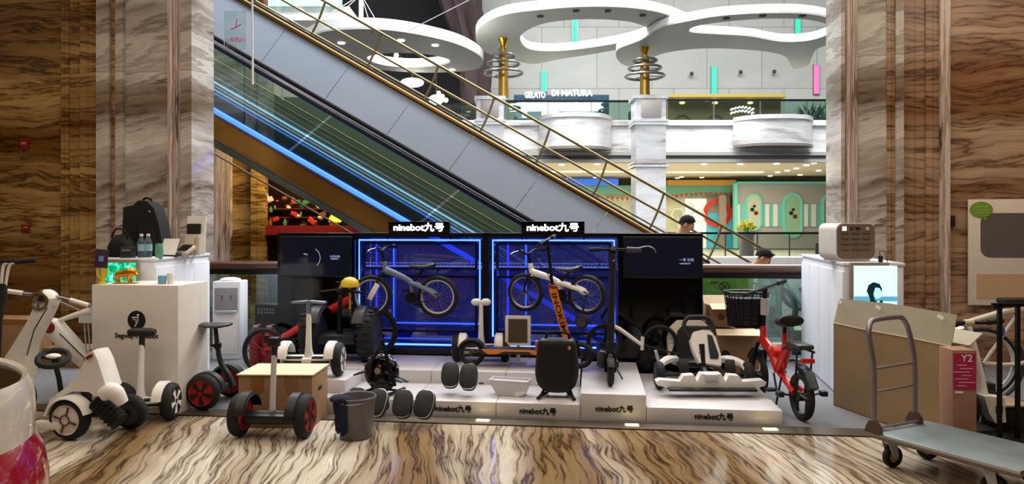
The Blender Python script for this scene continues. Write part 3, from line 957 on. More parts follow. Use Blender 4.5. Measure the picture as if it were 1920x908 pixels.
for i, (px, py) in enumerate(spots):
    p = G(px, py, 4.30)
    o = MB().cyl((0, 0, -0.03), (0, 0, 0.02), 0.13, 0.13, 12).build('ceiling_light', M['lit_white'], None, p)
    tag(o, 'small round downlight in pale ceiling left of the tall marble pillar' if px < 1200 else 'small round downlight in pale ceiling right of the tall marble pillar', 'ceiling light', 'downlights left of the tall pillar' if px < 1200 else 'downlights right of the tall pillar')
# shop front
D = 42.0
s = D / F
sf = thing('shop_front', 'grey shop front with teal ringed oval niches on the ground floor', 'shop', W(1478, 420, D))
def q(px, py, d=0.0):
    p = W(px, py, D + d) - sf.location
    return p.x, p.z
x0, z1 = q(1378, 341); x1, z0 = q(1660, 466.7)
grey = mat('shop grey', 'b4b0ae', 0.6)
MB().box(((x0 + x1) / 2, 0.3, (z0 + z1) / 2), (x1 - x0, 0.3, z1 - z0)).build('shop_wall', grey, sf)
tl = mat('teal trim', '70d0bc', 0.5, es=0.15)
for (a, b) in (((1376, 341), (1382, 466)), ((1376, 341), (1660, 344))):
    xa, za = q(*a); xb, zb = q(*b)
    MB().box(((xa + xb) / 2, 0.05, (za + zb) / 2), (abs(xb - xa), 0.3, abs(zb - za))).build('teal_trim', tl, sf)
stripe = mat('white stripe', 'f2f2f0', 0.5)
bl = mat('teal band', '7cc8c0', 0.6)
xa, za = q(1381, 383); xb, zb = q(1660, 425)
MB().box(((xa + xb) / 2, 0.13, (za + zb) / 2), (xb - xa, 0.06, za - zb)).build('teal_band', bl, sf)
for a, b in ((1383, 1388), (1436, 1443), (1451, 1459), (1509, 1516), (1523, 1531)):
    xa, za = q(a, 383); xb, zb = q(b, 425)
    MB().box(((xa + xb) / 2, 0.08, (za + zb) / 2), (xb - xa, 0.06, za - zb)).build('white_stripe', stripe, sf)
ovm = [mat('oval pale', 'c8d4b8', 0.6), mat('oval mint', '9ccca8', 0.6), mat('oval olive', 'a89c78', 0.6)]
for i, (cx, top, bot, w) in enumerate(((1414, 363, 433, 15), (1487, 362, 447, 18), (1560, 362, 444, 18))):
    X, Z0 = q(cx, bot); _, Z1 = q(cx, top)
    R = w * s
    def stad(r, n=12):
        pts = []
        for k in range(n + 1):
            a = PI * k / n
            pts.append((X + r * math.cos(a), Z1 - R + r * math.sin(a)))
        for k in range(n + 1):
            a = PI + PI * k / n
            pts.append((X + r * math.cos(a), Z0 + R + r * math.sin(a)))
        return pts
    MB().prism(stad(R), 0.12, 'xz', 0.02, [stad(R * 0.8)]).build('oval_frame', tl, sf)
    ov = MB().prism(stad(R * 0.8), 0.05, 'xz', 0.05).build('oval_niche', ovm[i], sf)
    for dx, dz, r in ((-0.10, 0.55, 0.12), (0.12, 0.35, 0.13), (0.02, 0.75, 0.09)):
        MB().sphere((X + dx, 0.03, Z0 + (Z1 - Z0) * 0.5 + dz - 0.4), (r, 0.05, r), 10, 6).build('ornament', [M['ink'], M['dark_red'], M['green']][int(r * 100) % 3], ov)
# red and blue shop at its left
D2 = 43.0
cs = thing('sweet_shop', 'brightly lit shop with red arch, bunting and turquoise wall', 'shop', W(1300, 420, D2))
def q2(px, py):
    p = W(px, py, D2) - cs.location
    return p.x, p.z
def pbox(name, m, px0, py0, px1, py1, d, th, par, qq):
    xa, za = qq(px0, py0); xb, zb = qq(px1, py1)
    return MB().box(((xa + xb) / 2, d, (za + zb) / 2), (abs(xb - xa), th, abs(zb - za))).build(name, m, par)
pbox('back_wall', mat('shop cream', 'd8d8b8', 0.6, var=0.2, scale=1.2), 1040, 352, 1378, 468, 1.0, 0.2, cs, q2)
pbox('green_fascia', M['sage'], 1040, 348, 1378, 364, 0.1, 0.4, cs, q2)
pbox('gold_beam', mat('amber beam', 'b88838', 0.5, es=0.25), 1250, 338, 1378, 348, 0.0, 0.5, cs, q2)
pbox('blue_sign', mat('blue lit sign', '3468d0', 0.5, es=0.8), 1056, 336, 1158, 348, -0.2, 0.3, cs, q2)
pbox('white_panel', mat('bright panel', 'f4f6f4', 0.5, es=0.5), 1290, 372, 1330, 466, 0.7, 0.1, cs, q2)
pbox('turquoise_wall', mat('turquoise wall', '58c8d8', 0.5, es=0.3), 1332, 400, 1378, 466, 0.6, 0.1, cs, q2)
pbox('brown_post', mat('tan post', 'a89488', 0.5), 1347, 366, 1360, 466, -0.1, 0.2, cs, q2)
ar = MB()
x, z = q2(1348, 400)
ar.lathe([(0.62, -0.1), (0.86, -0.1), (0.86, 0.1), (0.62, 0.1)], (x, 0.3, z), (0, 1, 0), 20, closed=True, a0=0, a1=2 * PI * 0.999)
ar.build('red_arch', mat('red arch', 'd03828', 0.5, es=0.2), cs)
for hx, hy in ((1292, 392), (1312, 404), (1272, 402), (1284, 420)):
    x, z = q2(hx, hy)
    MB().lathe([(0.34, -0.04), (0.42, -0.04), (0.42, 0.04), (0.34, 0.04)], (x, 0.2, z), (0, 1, 0), 6, closed=True).build('hexagon_frame', M['canopy_rim'], cs)
fl_ = MB()
for i in range(28):
    px = 1120 + i * 9.2
    if 1188 < px < 1252:
        continue
    x, z = q2(px, 370 + 3 * math.sin((px - 1120) / 40) - max(0, px - 1250) * 0.05)
    fl_.prism([(x - 0.1, z + 0.07), (x + 0.1, z + 0.07), (x, z - 0.14)], 0.02, 'xz', -0.2)
fl_.build('bunting', mat('bunting red', 'b03830', 0.6), cs)
struct(fbox('wall_back', mat('far cream', 'c8c0a0', 0.6), 700, 2400, 49.5, 0, 4.4, 0.2))

# ground-floor glass railing far side
A, B = W(1240, HZ, 31.2), W(1720, HZ, 31.2)
gr = thing('glass_railing', 'far ground floor glass railing in front of the oval shop front', 'railing', ((A.x + B.x) / 2, 31.2, 0.0))
w = B.x - A.x
MB().tube([(-w / 2, 0, 1.1), (w / 2, 0, 1.1)], 0.05, 8).build('handrail', M['black_metal'], gr)
MB().box((0, 0, 0.03), (w, 0.2, 0.10)).build('kerb', M['marble_white'], gr)
for i in range(8):
    x0_ = -w / 2 + w * i / 8
    MB().box((x0_ + w / 16, 0, 0.57), (w / 8 - 0.03, 0.02, 0.98)).build('glass_pane', M['glass_clear'], gr)
    MB().box((x0_, 0, 0.55), (0.05, 0.05, 1.1)).build('rail_post', M['steel'], gr)
struct(fbox('trim_26', M['marble_white'], 900, 2400, 30.8, -1.2, 0.02, 0.3))
# flower arrangement on a pedestal
p = W(1400, 476, 32.5)
fa = thing('flower_vase', 'yellow flower arrangement in a tall vase behind the far railing', 'flowers', (p.x, p.y, 0.0))
MB().lathe([(0, 0), (0.32, 0), (0.30, 0.9), (0.36, 1.1), (0.3, 1.15), (0, 1.15)], n=16).build('vase', mat('grey violet vase', '8c8490', 0.4), fa)
fm = MB()
for i in range(60):
    a = random.uniform(0, 2 * PI); e = random.uniform(0.1, 1.4); r_ = random.uniform(.25, .5)
    fm.sphere((r_ * math.cos(a) * math.cos(e), r_ * .7 * math.sin(a) * math.cos(e), 1.25 + r_ * .8 * math.sin(e)), 0.06, 6, 4)
fm.build('flowers', mat('yellow petals', 'e8e040', 0.5), fa)
fm = MB()
for i in range(40):
    a = random.uniform(0, 2 * PI); e = random.uniform(0.0, 0.9)
    tip = Vector((0.5 * math.cos(a) * math.cos(e), 0.4 * math.sin(a) * math.cos(e), 1.2 + 0.4 * math.sin(e)))
    b0 = Vector((0, 0, 1.1)); sd = Vector((-math.sin(a), math.cos(a), 0)) * .03
    fm._f([fm._v(b0), fm._v(b0.lerp(tip, .6) + sd), fm._v(tip), fm._v(b0.lerp(tip, .6) - sd)])
fm.build('leaves', M['green'], fa, flat=True)
# white ledge with a thermos behind the near railing
p = W(1533, 476, 14)
lg = fbox('parapet', M['white_paint'], 1330, 1600, 13.8, -1.5, zc(483, 13.8), 0.5)
tag(lg, 'long white parapet behind the wooden handrail, black flask standing on it', 'parapet')
th_ = MB().lathe([(0, 0), (0.045, 0), (0.045, 0.20), (0.035, 0.23), (0.035, 0.27), (0, 0.27)], n=16).build('thermos', M['black_plastic'], None, (W(1533, 484, 14.0).x, 14.0, zc(483, 13.8)))
tag(th_, 'black thermos flask standing on the white parapet', 'flask')
# ================================================================ podiums
dm('podium_tan', 'dcd4cc', 0.4)
def podium(px0, px1, v0, v1, z0, z1, label, txt=True, group=None, name='display_podium'):
    u0, u1 = U(px0, v0), U(px1, v0)
    t = thing(name, label, 'podium', L((u0 + u1) / 2, v0, z0), -YAW, group)
    w = u1 - u0
    MB().box((0, (v1 - v0) / 2, (z1 - z0) / 2), (w - 0.004, v1 - v0, z1 - z0), bev=0.004).build('podium_body', M['podium_white'], t)
    if txt:
        text('ninebot九号', 0.285, 0.055, M['ink'], t, (0 if px0 != 1088 else 0.01, -0.003, (z1 - z0) * (0.48 if z1 < .19 else .44)), name='lettering', bold=0.026)
    return t
podium(456, 614, 0, 0.62, 0.003, 0.113, 'low white podium mostly hidden behind the taped carton', False)
podium(614, 772, 0, 0.62, 0.003, 0.113, 'low white podium behind the grey bucket, under the black wheel with A frame')
podium(772, 930, 0, 0.62, 0.003, 0.113, 'low white podium carrying one pair of dark foot skates')
podium(930, 1088, 0, 0.62, 0.003, 0.113, 'low white podium carrying the cream tub and big black wheel')
podium(1088, 1212, 0, 1.3, 0.003, 0.20, 'tallest white podium with a black kick scooter on it')
podium(1212, 1468, 0, 1.25, 0.003, 0.108, 'wide low white podium carrying the white kart')
for a, b, l in ((528, 668, 'rear white podium tier under the white balance scooter with silver pad'), (668, 808, 'rear white podium tier below the blue grey bicycle'), (808, 948, 'rear white podium tier under the orange scooter wheel'), (948, 1088, 'rear white podium tier behind the big black wheel')):
    podium(a, b, 0.62, 1.32, 0.003, 0.22, l)

# ================================================================ display wall
VB = 1.36
DW = L(U(920, VB), VB, 0.0)
dw = thing('display_wall', 'black free standing display wall with two mesh windows edged in blue light', 'display wall', DW, -YAW)
u_c = U(920, VB)
def du(px):
    return U(px, VB) - u_c
def dz(px, py):
    return ZL(px, py, VB)
zt = 1.41
TH = 0.26
for a, b in ((520, 665), (1158, 1318)):
    MB().box(((du(a) + du(b)) / 2, TH / 2, zt / 2), (du(b) - du(a), TH, zt), bev=0.004).build('side_panel', M['black_gloss'], dw)
MB().box(((du(904) + du(917)) / 2, TH / 2, zt / 2), (du(917) - du(904), TH, zt)).build('centre_post', M['black_metal'], dw)
MB().box(((du(665) + du(1158)) / 2, TH / 2, zt - 0.02), (du(1158) - du(665), TH, 0.04)).build('top_beam', M['black_metal'], dw)
MB().box(((du(665) + du(1158)) / 2, TH / 2, 0.14), (du(1158) - du(665), TH, 0.28)).build('plinth', mat('plinth black', '0a0a10', 0.25), dw)
# screens
def screen(px0, px1, py0, py1, sgn):
    xa, xb = du(px0), du(px1)
    za, zb = dz((px0 + px1) / 2, py1), dz((px0 + px1) / 2, py0)
    cx, czz = (xa + xb) / 2, (za + zb) / 2
    s = MB().box((0, 0, 0), (xb - xa, 0.03, zb - za), bev=0.006).build('television', mat('tv bezel', '0c0d10', 0.3), dw, (cx, -0.012, czz))
    MB().box((0, 0, 0), (xb - xa - 0.03, 0.004, zb - za - 0.035)).build('screen_face', mat('tv glass', '0a0d14', 0.08, es=1.0, ecol=(0.003, 0.004, 0.008)), s, (0, -0.017, 0.004))
    return s, xb - xa, zb - za
dm('screen_text', 'a0b0e0', 0.5, es=0.7)
s, w, h = screen(527, 661, 443, 520, 0)
arcm = MB()
arcm.tube([(-0.05 + 0.10 * math.cos(a), -0.021, -0.01 + 0.10 * math.sin(a)) for a in [math.radians(-50 + 10 * i) for i in range(12)]], 0.0025, 6)
arcm.tube([(-0.12, -0.021, 0.03), (-0.08, -0.021, 0.02)], 0.004, 6)
arcm.build('screen_arc', M['screen_text'], s)
text('九号公司', 0.10, 0.022, M['screen_text'], s, (0.20, -0.021, 0.005), name='screen_lettering')
text('NINEBOT', 0.08, 0.012, M['screen_text'], s, (0.20, -0.021, -0.02), name='screen_lettering')
s, w, h = screen(1168, 1316, 444, 522, 1)
text('一号 公司', 0.13, 0.028, M['screen_text'], s, (0.22, -0.021, -0.02), name='screen_lettering')
text('NINEBOT', 0.10, 0.014, M['screen_text'], s, (0.21, -0.021, -0.055), name='screen_lettering')
# mesh windows
blue_glass = glass('blue haze glass', (0.30, 0.34, 0.62), 0.10)  # blue LED haze is put into this pane as faint emission
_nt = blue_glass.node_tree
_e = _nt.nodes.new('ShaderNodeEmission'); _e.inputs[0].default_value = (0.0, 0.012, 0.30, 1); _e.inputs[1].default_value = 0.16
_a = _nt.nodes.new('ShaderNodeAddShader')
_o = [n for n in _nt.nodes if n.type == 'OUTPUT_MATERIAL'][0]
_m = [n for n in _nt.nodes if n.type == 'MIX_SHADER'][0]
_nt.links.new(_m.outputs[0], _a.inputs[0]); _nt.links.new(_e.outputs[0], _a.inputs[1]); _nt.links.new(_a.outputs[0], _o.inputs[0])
def window(px0, px1, right):
    x0, x1 = du(px0), du(px1)
    z0, z1 = 0.28, zt - 0.04
    # blue edge tube, then glowing tubes standing in for its reflections
    e = 0.03
    MB().tube([(x0 + e, 0.05, z0 + .12), (x0 + e, 0.05, z1 - e), (x1 - e, 0.05, z1 - e)] + ([(x1 - e, 0.05, z0 + .12)]), 0.009, 6).build('glow_tube', M['led_pale'], dw)
    MB().tube([(x0 + 0.18, 0.05, z0 + 0.03), (x1 - 0.20, 0.05, z0 + 0.03)], 0.009, 6).build('glow_tube', M['led_pale'], dw)
    MB().tube([(x0 + 0.16, 0.2, z1 - 0.05), (x0 + 0.16, 0.2, z0)], 0.008, 6).build('glow_tube', M['led_reflection_dim'], dw)
    MB().tube([(x0 + 0.34, 0.2, z1 - 0.06), (x0 + 0.34, 0.2, z0 + 0.22), (x1 - 0.06, 0.2, z0 + 0.22)], 0.008, 6).build('glow_tube', M['led_reflection_blue'], dw)
    # black rails in front of the mesh
    f = MB()
    a, b = x0 + 0.07, x1 - 0.07
    zr = [z0 + 0.16, z0 + 0.70, z0 + 0.78, z1 - 0.06]
    for p, q_ in ((0, 1), (2, 3)):
        for zz in (zr[p], zr[q_]):
            f.box(((a + b) / 2, 0.08, zz), (b - a, 0.022, 0.022))
        for xx in (a, b):
            f.box((xx, 0.08, (zr[p] + zr[q_]) / 2), (0.022, 0.022, zr[q_] - zr[p]))
    for xx in (a + 0.25, b - 0.25):
        f.box((xx, 0.06, z1 - 0.03), (0.015, 0.02, 0.08))
    for zz in (z0 + 0.55, z0 + 0.9):
        for xx, sg in ((a, -1), (b, 1)):
            f.box((xx + sg * 0.035, 0.08, zz), (0.08, 0.016, 0.012))
    f.build('hanging_frame', M['black_metal'], dw)
    # diamond mesh
    g = MB()
    def clip(xa, za, dx):
        # line from (xa, zr0) going up-right/left, clipped in x
        t0, t1 = 0.0, zr[3] - zr[0]
        x_at = lambda t: xa + dx * t
        pts = []
        lo, hi = t0, t1
        if dx > 0:
            lo = max(lo, (a - xa) / dx); hi = min(hi, (b - xa) / dx)
        else:
            lo = max(lo, (b - xa) / dx); hi = min(hi, (a - xa) / dx)
        if hi - lo > 0.01:
            g.tube([(x_at(lo), 0.085, zr[0] + lo), (x_at(hi), 0.085, zr[0] + hi)], 0.0017, 3)
    sp_ = 0.034
    k = int((b - a + (zr[3] - zr[0]) * 1.3) / sp_) + 2
    for i in range(k):
        clip(a - (zr[3] - zr[0]) * 1.3 + i * sp_, 0, 1.3)
        clip(a + i * sp_, 0, -1.3)
    g.build('wire_mesh', mat('wire', '5c6490', 0.5, metal=0.2), dw)
    MB().box(((x0 + x1) / 2, 0.235, (z0 + z1) / 2), (x1 - x0, 0.008, z1 - z0)).build('haze_glass_pane', blue_glass, dw)
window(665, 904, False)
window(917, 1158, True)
# lit roof signs
dm('sign_lit', 'ffffff', 0.5, es=5)
for px0, px1 in ((727, 842), (977, 1096)):
    x0, x1 = du(px0), du(px1)
    w = x1 - x0
    t = thing('illuminated_sign', 'black sign box with glowing white lettering above the ' + ('left' if px0 < 900 else 'right') + ' mesh window', 'sign', L(u_c + (x0 + x1) / 2, VB + 0.02, zt), -YAW)
    MB().box((0, 0.03, 0.057), (w, 0.06, 0.114), bev=0.004).build('sign_box', M['black_gloss'], t)
    text('ninebot九号', w * 0.82, 0.085, M['sign_lit'], t, (0, -0.004, 0.058), name='lit_lettering', depth=0.004, bold=0.02)

# ================================================================ wheels and bicycles
def wheel(par, c, ax, R, w, tire, rim, name='wheel', spokes=0, spoke_m=None, rimw=0.08, hubr=0.12, disc=False, n=32):
    rr = R * (1 - rimw * 2.2) if spokes else R * 0.72
    t = w / 2
    prof = [(rr, -t * .75), (R - t * .8, -t), (R - t * .25, -t * .75), (R, -t * .3), (R, t * .3), (R - t * .25, t * .75), (R - t * .8, t), (rr, t * .75)]
    o = MB().lathe(prof, (0, 0, 0), ax, n, closed=True).build(name, tire, par, c)
    if spokes:
        MB().lathe([(rr * .92, -t * .5), (rr * 1.01, -t * .85), (rr * 1.01, t * .85), (rr * .92, t * .5)], (0, 0, 0), ax, n, closed=True).build('rim', rim, o)
        x, y, d = frame_of(ax)
        s = MB()
        for i in range(spokes):
            a = 2 * PI * i / spokes
            e = x * math.cos(a) + y * math.sin(a)
            e2 = x * math.cos(a + 0.4) + y * math.sin(a + .4)
            sg = 1 if i % 2 else -1
            s.tube([e2 * R * hubr + d * sg * t * 1.0, e * rr * .95], 0.0018 if spokes > 8 else R * .06, 4 if spokes > 8 else 6)
        s.cyl(-d * t * 1.3, d * t * 1.3, R * hubr, R * hubr, 14)
        s.build('spokes', spoke_m or rim, o)
    else:
        MB().lathe([(0, -t * .85), (rr * .35, -t * 1.0), (rr * .9, -t * .8), (rr * 1.02, -t * .95), (rr * 1.02, t * .95), (rr * .9, t * .8), (rr * .35, t * 1.0), (0, t * .85)], (0, 0, 0), ax, n).build('rim', rim, o)
    return o
def hub_pattern(par, c, ax, r, t, m, n=5, shape='wedge'):
    """raised blades on the outer face of a hub; t is signed"""
    x, y, d = frame_of(ax)
    c = Vector(c)
    b = MB()
    for i in range(n):
        a = 2 * PI * i / n + 0.3
        e, f = x * math.cos(a) + y * math.sin(a), -x * math.sin(a) + y * math.cos(a)
        if shape == 'wedge':
            q4 = [e * r * .18 - f * r * .04, e * r * .92 - f * r * .30, e * r * .92 + f * r * .14, e * r * .3 + f * r * .08]
        else:
            q4 = [e * r * .35 - f * r * .05, e * r * .92 - f * r * .07, e * r * .92 + f * r * .07, e * r * .35 + f * r * .05]
        b.rings([[c + p + d * t for p in q4], [c + p + d * (t + math.copysign(0.004, t)) for p in q4]])
    q9 = r * (.30 if shape == 'wedge' else .38)
    b.lathe([(q9 * .8, -.002), (q9, -.002), (q9, .002), (q9 * .8, .002)], c + d * (t + math.copysign(.003, t)), ax, 16, closed=True)
    return b.build('hub_blades', m, par)

def kids_bike(name, label, loc, rz, fm, rimm, R, wb, head, bar_z, seat, tag_piece=False, stabiliser=False, ws=1.0):
    t = thing(name, label, 'bicycle', loc, rz)
    f = Vector((0, 0, R)); r = Vector((wb, 0, R))
    wheel(t, f, (0, 1, 0), R, 0.045, M['black_rubber'], rimm, 'front_wheel', 16, M['steel'], 0.09)
    wheel(t, r, (0, 1, 0), R, 0.045, M['black_rubber'], rimm, 'rear_wheel', 16, M['steel'], 0.09)
    h = Vector((head[0], 0, R + head[1]))
    # fork
    fk = MB()
    for s in (-1, 1):
        fk.tube([h + Vector((0.005, s * .012, -.04)), f.lerp(h, .72) + Vector((0, s * .042, 0)), f + Vector((0, s * .042, 0))], [.011, .012, .009], 8, smooth=4)
    fk.build('fork', M['black_metal'], t)
    # frame: flattened magnesium tube from head to rear axle
    mid = h.lerp(r, .5) + Vector((0, 0, 0.0))
    fr = MB()
    fr.tube([h + Vector((0, 0, -.02)), h.lerp(r, .3) + Vector((0, 0, 0.0)), mid], [.036, .030, .026], 10, smooth=5, sq=(1.0, 1.0))
    for s in (-1, 1):
        fr.tube([mid + Vector((-.02, 0, 0)), mid.lerp(r, .3) + Vector((0, s * .035, .01)), r + Vector((-.05, s * .038, .04)), r + Vector((0, s * .038, 0))], [.024, .021, .022, .012], 8, smooth=4)
    fr.cyl(h + Vector((.01, 0, -.06)), h + Vector((-.01, 0, .06)), .026, .022, 12)
    bb = Vector((wb * .62, 0, R - .01))
    fr.tube([mid, bb], [.022, .024], 8)
    fr.build('frame', fm, t)
    # stem and bars
    st = MB()
    top = Vector((h.x - .03, 0, R + bar_z))
    st.tube([h + Vector((-.01, 0, .05)), top], .013, 8)
    hb = [(top.x + .04, -.23, top.z + .03), (top.x, -.14, top.z + .03), (top.x - .01, -.05, top.z), (top.x - .01, .05, top.z), (top.x, .14, top.z + .03), (top.x + .04, .23, top.z + .03)]
    st.tube(hb, .010, 8, smooth=4)
    st.build('handlebar', M['black_metal'], t)
    for s in (-1, 1):
        MB().tube([(top.x + .04, s * .23, top.z + .03), (top.x + .055, s * .31, top.z + .032)], .016, 10).build('grip', M['black_rubber'], t)
        MB().tube([(top.x - .01, s * .16, top.z + .03), (top.x - .06, s * .20, top.z + .015), (top.x - .055, s * .27, top.z + .0)], .006, 6).build('brake_lever', M['steel'], t)
    MB().tube([(top.x - .02, -.1, top.z), (top.x - .10, -.06, top.z - .05), (h.x - .03, -.03, h.z + .02), (f.x + .06, -.04, f.z + .12)], .004, 6, smooth=5).build('brake_cable', M['black_rubber'], t)
    s0 = Vector((seat[0], 0, R + seat[1]))
    MB().tube([mid + Vector((0.02, 0, 0)), s0 + Vector((.0, 0, -.02))], .013, 8).build('seat_post', M['black_metal'], t)
    MB().rings([[s0 + Vector((x, w * math.cos(a), zz + hh * math.sin(a))) for a in [2 * PI * j / 12 for j in range(12)]] for x, w, zz, hh in
                ((-.13, .012, .012, .008), (-.10, .02, .012, .016), (-.03, .028, .008, .018), (.03, .055, .010, .022), (.08, .075, .022, .026), (.115, .065, .034, .02), (.125, .03, .036, .01))]).build('saddle', M['black_plastic'], t)
    ck = MB()
    ck.lathe([(0, -.004), (.055, -.004), (.055, .004), (0, .004)], bb + Vector((0, -.05, 0)), (0, 1, 0), 20)
    ck.tube([bb + Vector((0, -.06, 0)), bb + Vector((.08, -.065, -.055))], .008, 6)
    ck.tube([bb + Vector((0, .06, 0)), bb + Vector((-.08, .065, .055))], .008, 6)
    ck.tube([bb + Vector((0, -.06, 0)), bb + Vector((0, .06, 0))], .008, 6)
    ck.box(bb + Vector((.08, -.10, -.055)), (.07, .06, .018)).box(bb + Vector((-.08, .10, .055)), (.07, .06, .018))
    ck.build('crank', M['black_metal'], t)
    MB().tube([bb + Vector((0, -.05, .05)), r + Vector((0, -.05, .028)), r + Vector((.028, -.05, 0)), r + Vector((0, -.05, -.028)), bb + Vector((0, -.05, -.05))], .006, 6).build('chain_guard', M['black_plastic'], t)
    if tag_piece:
        MB().box(f + Vector((.035, -.06, .045)), (.05, .012, .17), rot=(0, .5, 0), bev=.004).build('paper_tag', M['paper'], t)
    if stabiliser:
        sb = MB().tube([r + Vector((0, -.05, 0)), r + Vector((-.0, -.10, -.10)), r + Vector((.005, -.12, -.22))], .010, 8).build('stabiliser_arm', M['black_metal'], t)
        wheel(t, r + Vector((.005, -.15, -.22)), (0, 1, 0), .062, .03, M['black_rubber'], M['dark_grey'], 'stabiliser_wheel')
    return t
def on(px, py, v):
    """point on the opening's frame at depth v"""
    u = U(px, v)
    p = L(u, v)
    return Vector((p.x, p.y, CZ - (py - HZ) / F * p.y))
R1 = 0.198
p = on(697, 555, 1.12); p.z -= R1
kids_bike('kids_bicycle', 'blue grey childrens bicycle hanging on the left mesh window', p, -YAW, M['blue_grey'], M['light_grey'], R1, 0.64, (.13, .27), .43, (.50, .27), tag_piece=True)
R2 = 0.178
p = on(985, 548, 1.12); p.z -= R2
kids_bike('kids_bicycle', 'white childrens bicycle with stabiliser hanging on the right mesh window', p, -YAW - 0.32, M['white_plastic'], M['steel'], R2, 0.60, (.06, .21), .36, (.43, .21), stabiliser=True)

# ================================================================ two wheeled balance scooters
def arc_cover(m, c, R, w, a0, a1, th, T=None):
    x0 = c[0] - w / 2; x1 = c[0] + w / 2
    rings = []
    n = 12
    for i in range(n + 1):
        a = a0 + (a1 - a0) * i / n
        y, z = math.cos(a), math.sin(a)
        rings.append([(x0, c[1] + y * (R - .012), c[2] + z * (R - .012)), (x0 + w * .15, c[1] + y * (R + th), c[2] + z * (R + th)), (x1 - w * .15, c[1] + y * (R + th), c[2] + z * (R + th)), (x1, c[1] + y * (R - .012), c[2] + z * (R - .012)),
                      (x1, c[1] + y * R * .96, c[2] + z * R * .96), (x0, c[1] + y * R * .96, c[2] + z * R * .96)])
    return m.rings(rings)
def balance(name, label, loc, rz, body, hub, blades, padm, H=.55, W_=.25, R=.137, lean=0.0, mats=True, fender=None, seat=False, padtype='bar', red_dot=False, shape='wedge', stemm=None, nb=5):
    t = thing(name, label, 'balance scooter', loc, rz)
    for s in (-1, 1):
        o = wheel(t, (s * W_, 0, R), (1, 0, 0), R, .085, M['black_rubber'], hub)
        x = s
        hub_pattern(o, (0, 0, 0), (1, 0, 0), R * .70, s * .042, blades, nb, shape)
        f = MB()
        arc_cover(f, (s * (W_ - .055), 0, R), R, .085, math.radians(15), math.radians(170), .012)
        f.build('fender', fender or body, t)
    b = MB()
    b.box((0, 0, R * .92), (W_ * 2 - .10, .16, .06), bev=.02)
    b.tube([(-W_ + .04, 0, R * .9), (W_ - .04, 0, R * .9)], .05, 12)
    b.build('body', body, t)
    if mats:
        for s in (-1, 1):
            MB().box((s * .115, -.0, R * .92 + .034), (.15, .15, .012), bev=.004).build('foot_mat', M['black_rubber'], t)
            MB().box((s * .115, -.082, R * .92 + .002), (.15, .012, .016), bev=.004).build('bumper_strip', M['black_rubber'], t)
    if red_dot:
        MB().box((0, -.086, R * .95), (.035, .02, .05), bev=.008).build('red_latch', M['red_paint'], t)
    sm_ = stemm or body
    if not seat:
        MB().tube([(0, 0, R + .02), (0, -.01 + lean * .3, R + .12), (0, lean * H, H - .08)], ([.042, .026, .02] if padtype != 'clamp' else [.022, .02, .02]), 12, smooth=3).build('stem', sm_, t)
        MB().tube([(0, lean * H, H - .12), (0, lean * H, H - .01)], .021, 12).build('stem_collar', padm, t)
        c = (0, lean * H, H)
        if padtype == 'bar':
            MB().tube([(-.10, lean * H, H), (-.06, lean * H, H + .005), (.06, lean * H, H + .005), (.10, lean * H, H)], [.024, .032, .032, .024], 12, smooth=3).build('knee_pad', padm, t)
        elif padtype == 'wing':
            for s in (-1, 1):
                MB().box((s * .075, lean * H - .0, H), (.14, .07, .022), rot=(0, s * .08, 0), bev=.008).build('knee_pad', padm, t)
        elif padtype == 'clamp':
            MB().box(c, (.075, .07, .07), bev=.012).box((-.055, lean * H, H + .02), (.03, .03, .06), bev=.006).box((.06, lean * H, H + .02), (.09, .02, .016), rot=(0, -.3, 0), bev=.005).build('knee_clamp', padm, t)
        else:
            for s in (-1, 1):
                MB().sphere((s * .045, lean * H, H), (.05, .03, .035), 12, 8).build('knee_pad', padm, t)
    else:
        MB().tube([(0, -.14, R + .0), (0, -.10, R + .09), (0, -.02, R + .22), (0, .02, H - .02)], [.03, .026, .022, .018], 12, smooth=5).build('stem', body, t)
        MB().box((0, .0, H - .17), (.05, .05, .05), bev=.01).tube([(0, .0, H - .17), (0.0, .06, H - .17)], .012, 8).build('clamp', M['black_metal'], t)
        MB().rings([[Vector((w * math.cos(a), 0.02 + y, H + hh * math.sin(a) + dz_)) for a in [2 * PI * j / 14 for j in range(14)]] for y, w, hh, dz_ in
                    ((-.14, .02, .006, .012), (-.12, .07, .014, .008), (-.05, .10, .02, 0), (.05, .10, .02, 0), (.12, .07, .014, .008), (.14, .02, .006, .012))]).build('seat', padm, t)
    return t
dm('hub_dark', '222224', 0.5)
dm('hub_red', 'a02020', 0.5)
dm('hub_white', 'd8d6d4', 0.45)
p = G(267, 786)
balance('balance_scooter', 'white balance scooter with black hub spokes in front of the white counter', (p.x, p.y - .03, 0.003), 0.06, M['white_plastic'], M['hub_dark'], M['hub_white'], M['black_plastic'], H=.66, W_=.225, R=.140, lean=.04, red_dot=True)
p = G(408, 757)
balance('balance_scooter', 'black balance scooter with saddle and red wheel hubs beside the white counter', (p.x, p.y, 0.003), math.radians(83), M['black_plastic'], M['hub_red'], M['ink'], M['black_plastic'], H=.65, W_=.22, R=.143, seat=True, mats=False, shape='wedge')
p = G(508, 822)
balance('balance_scooter', 'black balance scooter with red hubs in front of the taped carton', (p.x, p.y + .03, 0.003), -0.08, M['black_plastic'], M['hub_red'], M['ink'], M['black_plastic'], H=.66, W_=.235, R=.150, mats=False, padtype='clamp', stemm=M['light_grey'], lean=.05)
MB
lb = lbox('display_plinth', M['podium_white'], U(508, .3), U(658, .3), .16, .58, .114, .22, None, .004)
tag(lb, 'small white plinth under the white balance scooter with silver pad', 'plinth')
p = G(578, 706, .22)
